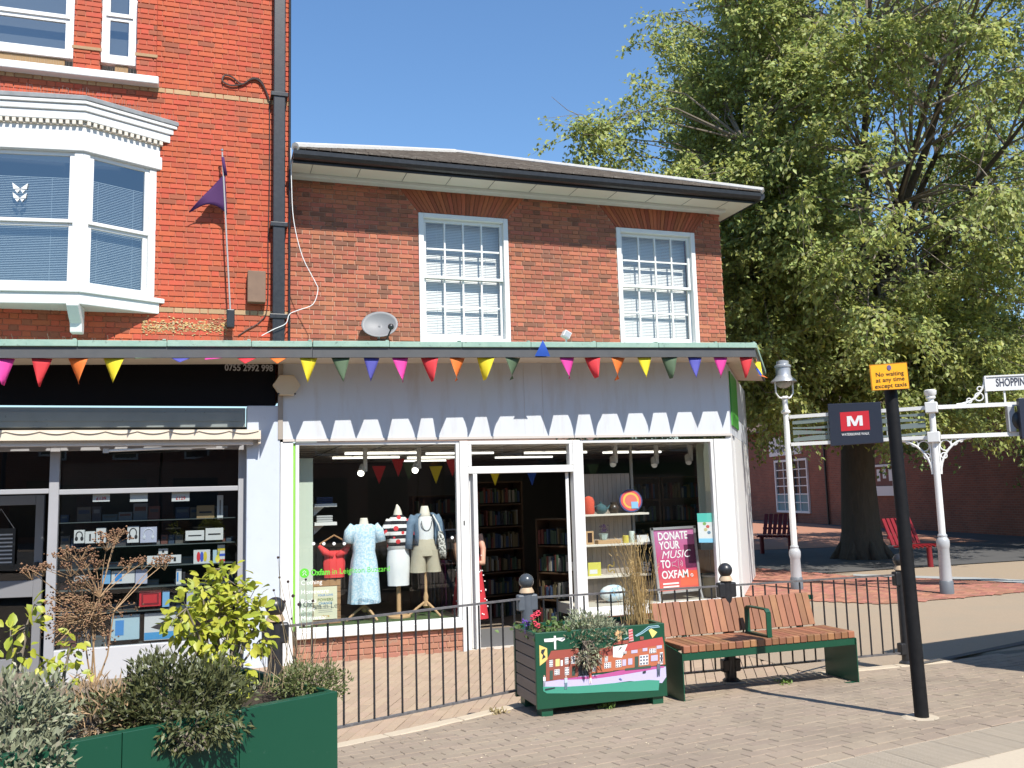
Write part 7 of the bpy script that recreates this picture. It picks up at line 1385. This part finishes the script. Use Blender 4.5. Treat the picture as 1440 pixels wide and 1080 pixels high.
# ------------------------------------------------------------------ plants of the painted planter, weeds
zt_p2 = zt_p-.03; bush('grey_green_shrub', 'grey green shrub spilling over the painted planter', W(826, 893, pY+.12), .26, .2, .15, 2600, .045, .012, mat('olive_silver_leaf', (.24, .265, .165), .6, isl=.35, trans=.2, rnd2=((.40, .36, .22), .88, .96)), zt_p2, .3)
bush('grey_green_shrub', 'trailing dark end of the shrub over the mural', W(828, 925, pY-.03), .11, .05, .07, 420, .04, .012, mat('reddish_leaf', (.13, .10, .07), .6, isl=.4, rnd2=((.24, .25, .15), .5, .6)), zt_p2-.05, .2, 1.0)
gt = thing('dry_grass_tuft', W(898, 880, pY+.25), 'tall tuft of straw coloured dry grass in the painted planter', 'grass'); st = MB(); Bq = Vector((W(900, 880, pY+.25).x, pY+.25, zt_p2))
for k in range(170):
    h = RNG.uniform(.25, .74); a = Bq+Vector((RNG.gauss(0, .055), RNG.gauss(0, .05), 0)); lean = Vector((RNG.gauss(-.06, .085), RNG.gauss(0, .08), 0))*h*1.5; st.tube([a, a+lean*.35+Vector((0, 0, h*.6)), a+lean+Vector((0, 0, h))], [.0022, .0017, .0008], 3)
    if k % 3 == 0:
        for j in range(4): st.tube([a+lean*(.8+.05*j)+Vector((0, 0, h*(.82+.05*j))), a+lean*(.85+.05*j)+Vector((RNG.gauss(0, .012), 0, h*(.86+.05*j)))], [.003, .001], 3)
st.build('blades', mat('straw', (.42, .29, .12), .8, isl=.3), gt)
fl = thing('geranium', W(755, 885, pY+.12), 'pink and red geranium flowers at the left of the painted planter', 'flowers'); ptl = MB(); lv = MB()
for (px_, py_) in ((753, 865), (757, 862), (752, 877), (756, 880), (748, 868)):
    c = W(px_, py_, pY+.14)
    for k in range(12): d = Vector((RNG.gauss(0, 1), RNG.gauss(-.4, 1), RNG.gauss(.2, 1))).normalized(); ptl.ball(c+d*.018, .009, 6, 1, 1, .6)
    lv.tube([(c.x, c.y, zt_p2), c], .003, 4)
ptl.build('petals', mat('geranium_red', (.60, .055, .09), .6, isl=.25), fl); n = 160; c = np.array(W(770, 884, pY+.16)); Pn = c+NR.normal(size=(n, 3))*np.array([.11, .08, .03]); leafmesh('leaves', Pn, NR.normal(size=(n, 3))+np.array([0, 0, .3]), NR.normal(size=(n, 3))*.5+np.array([0, -.3, 1]), .04, .03, mat('geranium_leaf', (.10, .16, .04), .6, isl=.3, trans=.25), fl); lv.build('stems', thyme, fl)
vt = thing('purple_flower', W(738, 882, pY+.2), 'small purple flower at the left corner of the painted planter', 'flowers'); ptl = MB()
for (px_, py_) in ((738, 874), (741, 878)):
    c = W(px_, py_, pY+.2)
    for k in range(7): ptl.ball(c+Vector((RNG.gauss(0, .012), RNG.gauss(0, .01), RNG.gauss(0, .012))), .008, 6)
    ptl.tube([(c.x, c.y, zt_p2), c], .002, 3)
ptl.build('blossoms', mat('violet_petal', (.12, .05, .30), .6), vt)
for k, (px_, py_, lab) in enumerate(((1105, 962, 'small green weed on the paving under the bench'), (855, 997, 'weedy tuft growing beneath the painted planter'), (700, 1004, 'dry weed at the paving edge left of the planter'))):
    c = G(px_, py_, 0); n = 60; t = thing('weed', (c.x, c.y, gz(c.x, c.y)), lab, 'weed', 'weeds in the paving'); P = np.array([c.x, c.y, gz(c.x, c.y)+.01])+NR.normal(size=(n, 3))*np.array([.035, .03, .008]); P[:, 2] = np.maximum(P[:, 2], gz(c.x, c.y)+.006); leafmesh('leaves', P, NR.normal(size=(n, 3))+np.array([0, 0, .9]), NR.normal(size=(n, 3)), .035, .014, mat('weed_leaf%d' % (k == 2), ((.15, .24, .05), (.34, .27, .13))[k == 2], .6, trans=.2), t)
gum = MB()
for k in range(90):
    x, y = RNG.uniform(1.0, 9), RNG.uniform(-6.7, -4.6)
    if kd(x, y) > .05 and y < fenceY(x)-.1: gum.lathe((x, y, gz(x, y)+.0065), [(RNG.uniform(.008, .019), 0), (.006, .0022)], 9, 1, RNG.uniform(.7, 1))
gum.build('gum_spots', mat('trodden_gum', (.17, .145, .12), .9, isl=.4), pavement, kind='stuff')
lit_ = MB()
for k in range(420):
    x, y = RNG.uniform(1.2, 8), RNG.uniform(-6.6, -4.6)
    if kd(x, y) > .05 and y < fenceY(x)-.1: z = gz(x, y)+.008; a = RNG.uniform(0, 6.3); s = RNG.uniform(.004, .014); lit_.add([(x, y, z), (x+s*math.cos(a), y+s*math.sin(a), z+.002), (x+s*.6*math.cos(a+1), y+s*.6*math.sin(a+1), z+.004)], [(0, 1, 2)])
lit_.build('leaf_litter', mat('litter', (.5, .42, .28), .8, isl=.4), label='scattered crumbs of dry leaf on the paving', cat='litter', kind='stuff')
dch = [G(1285, 936), G(1440, 903.5), G(1540, 884), G(1540, 889), G(1440, 908.5), G(1285, 939)]; MB().add([(p.x, p.y, zs(p.y)+.018) for p in dch], [(0, 5, 4, 1), (1, 4, 3, 2)]).build('drain_channel', mat('drain_iron', (.05, .048, .045), .8, noise=(60, .2), col2=(.12, .11, .1)), kind='structure')
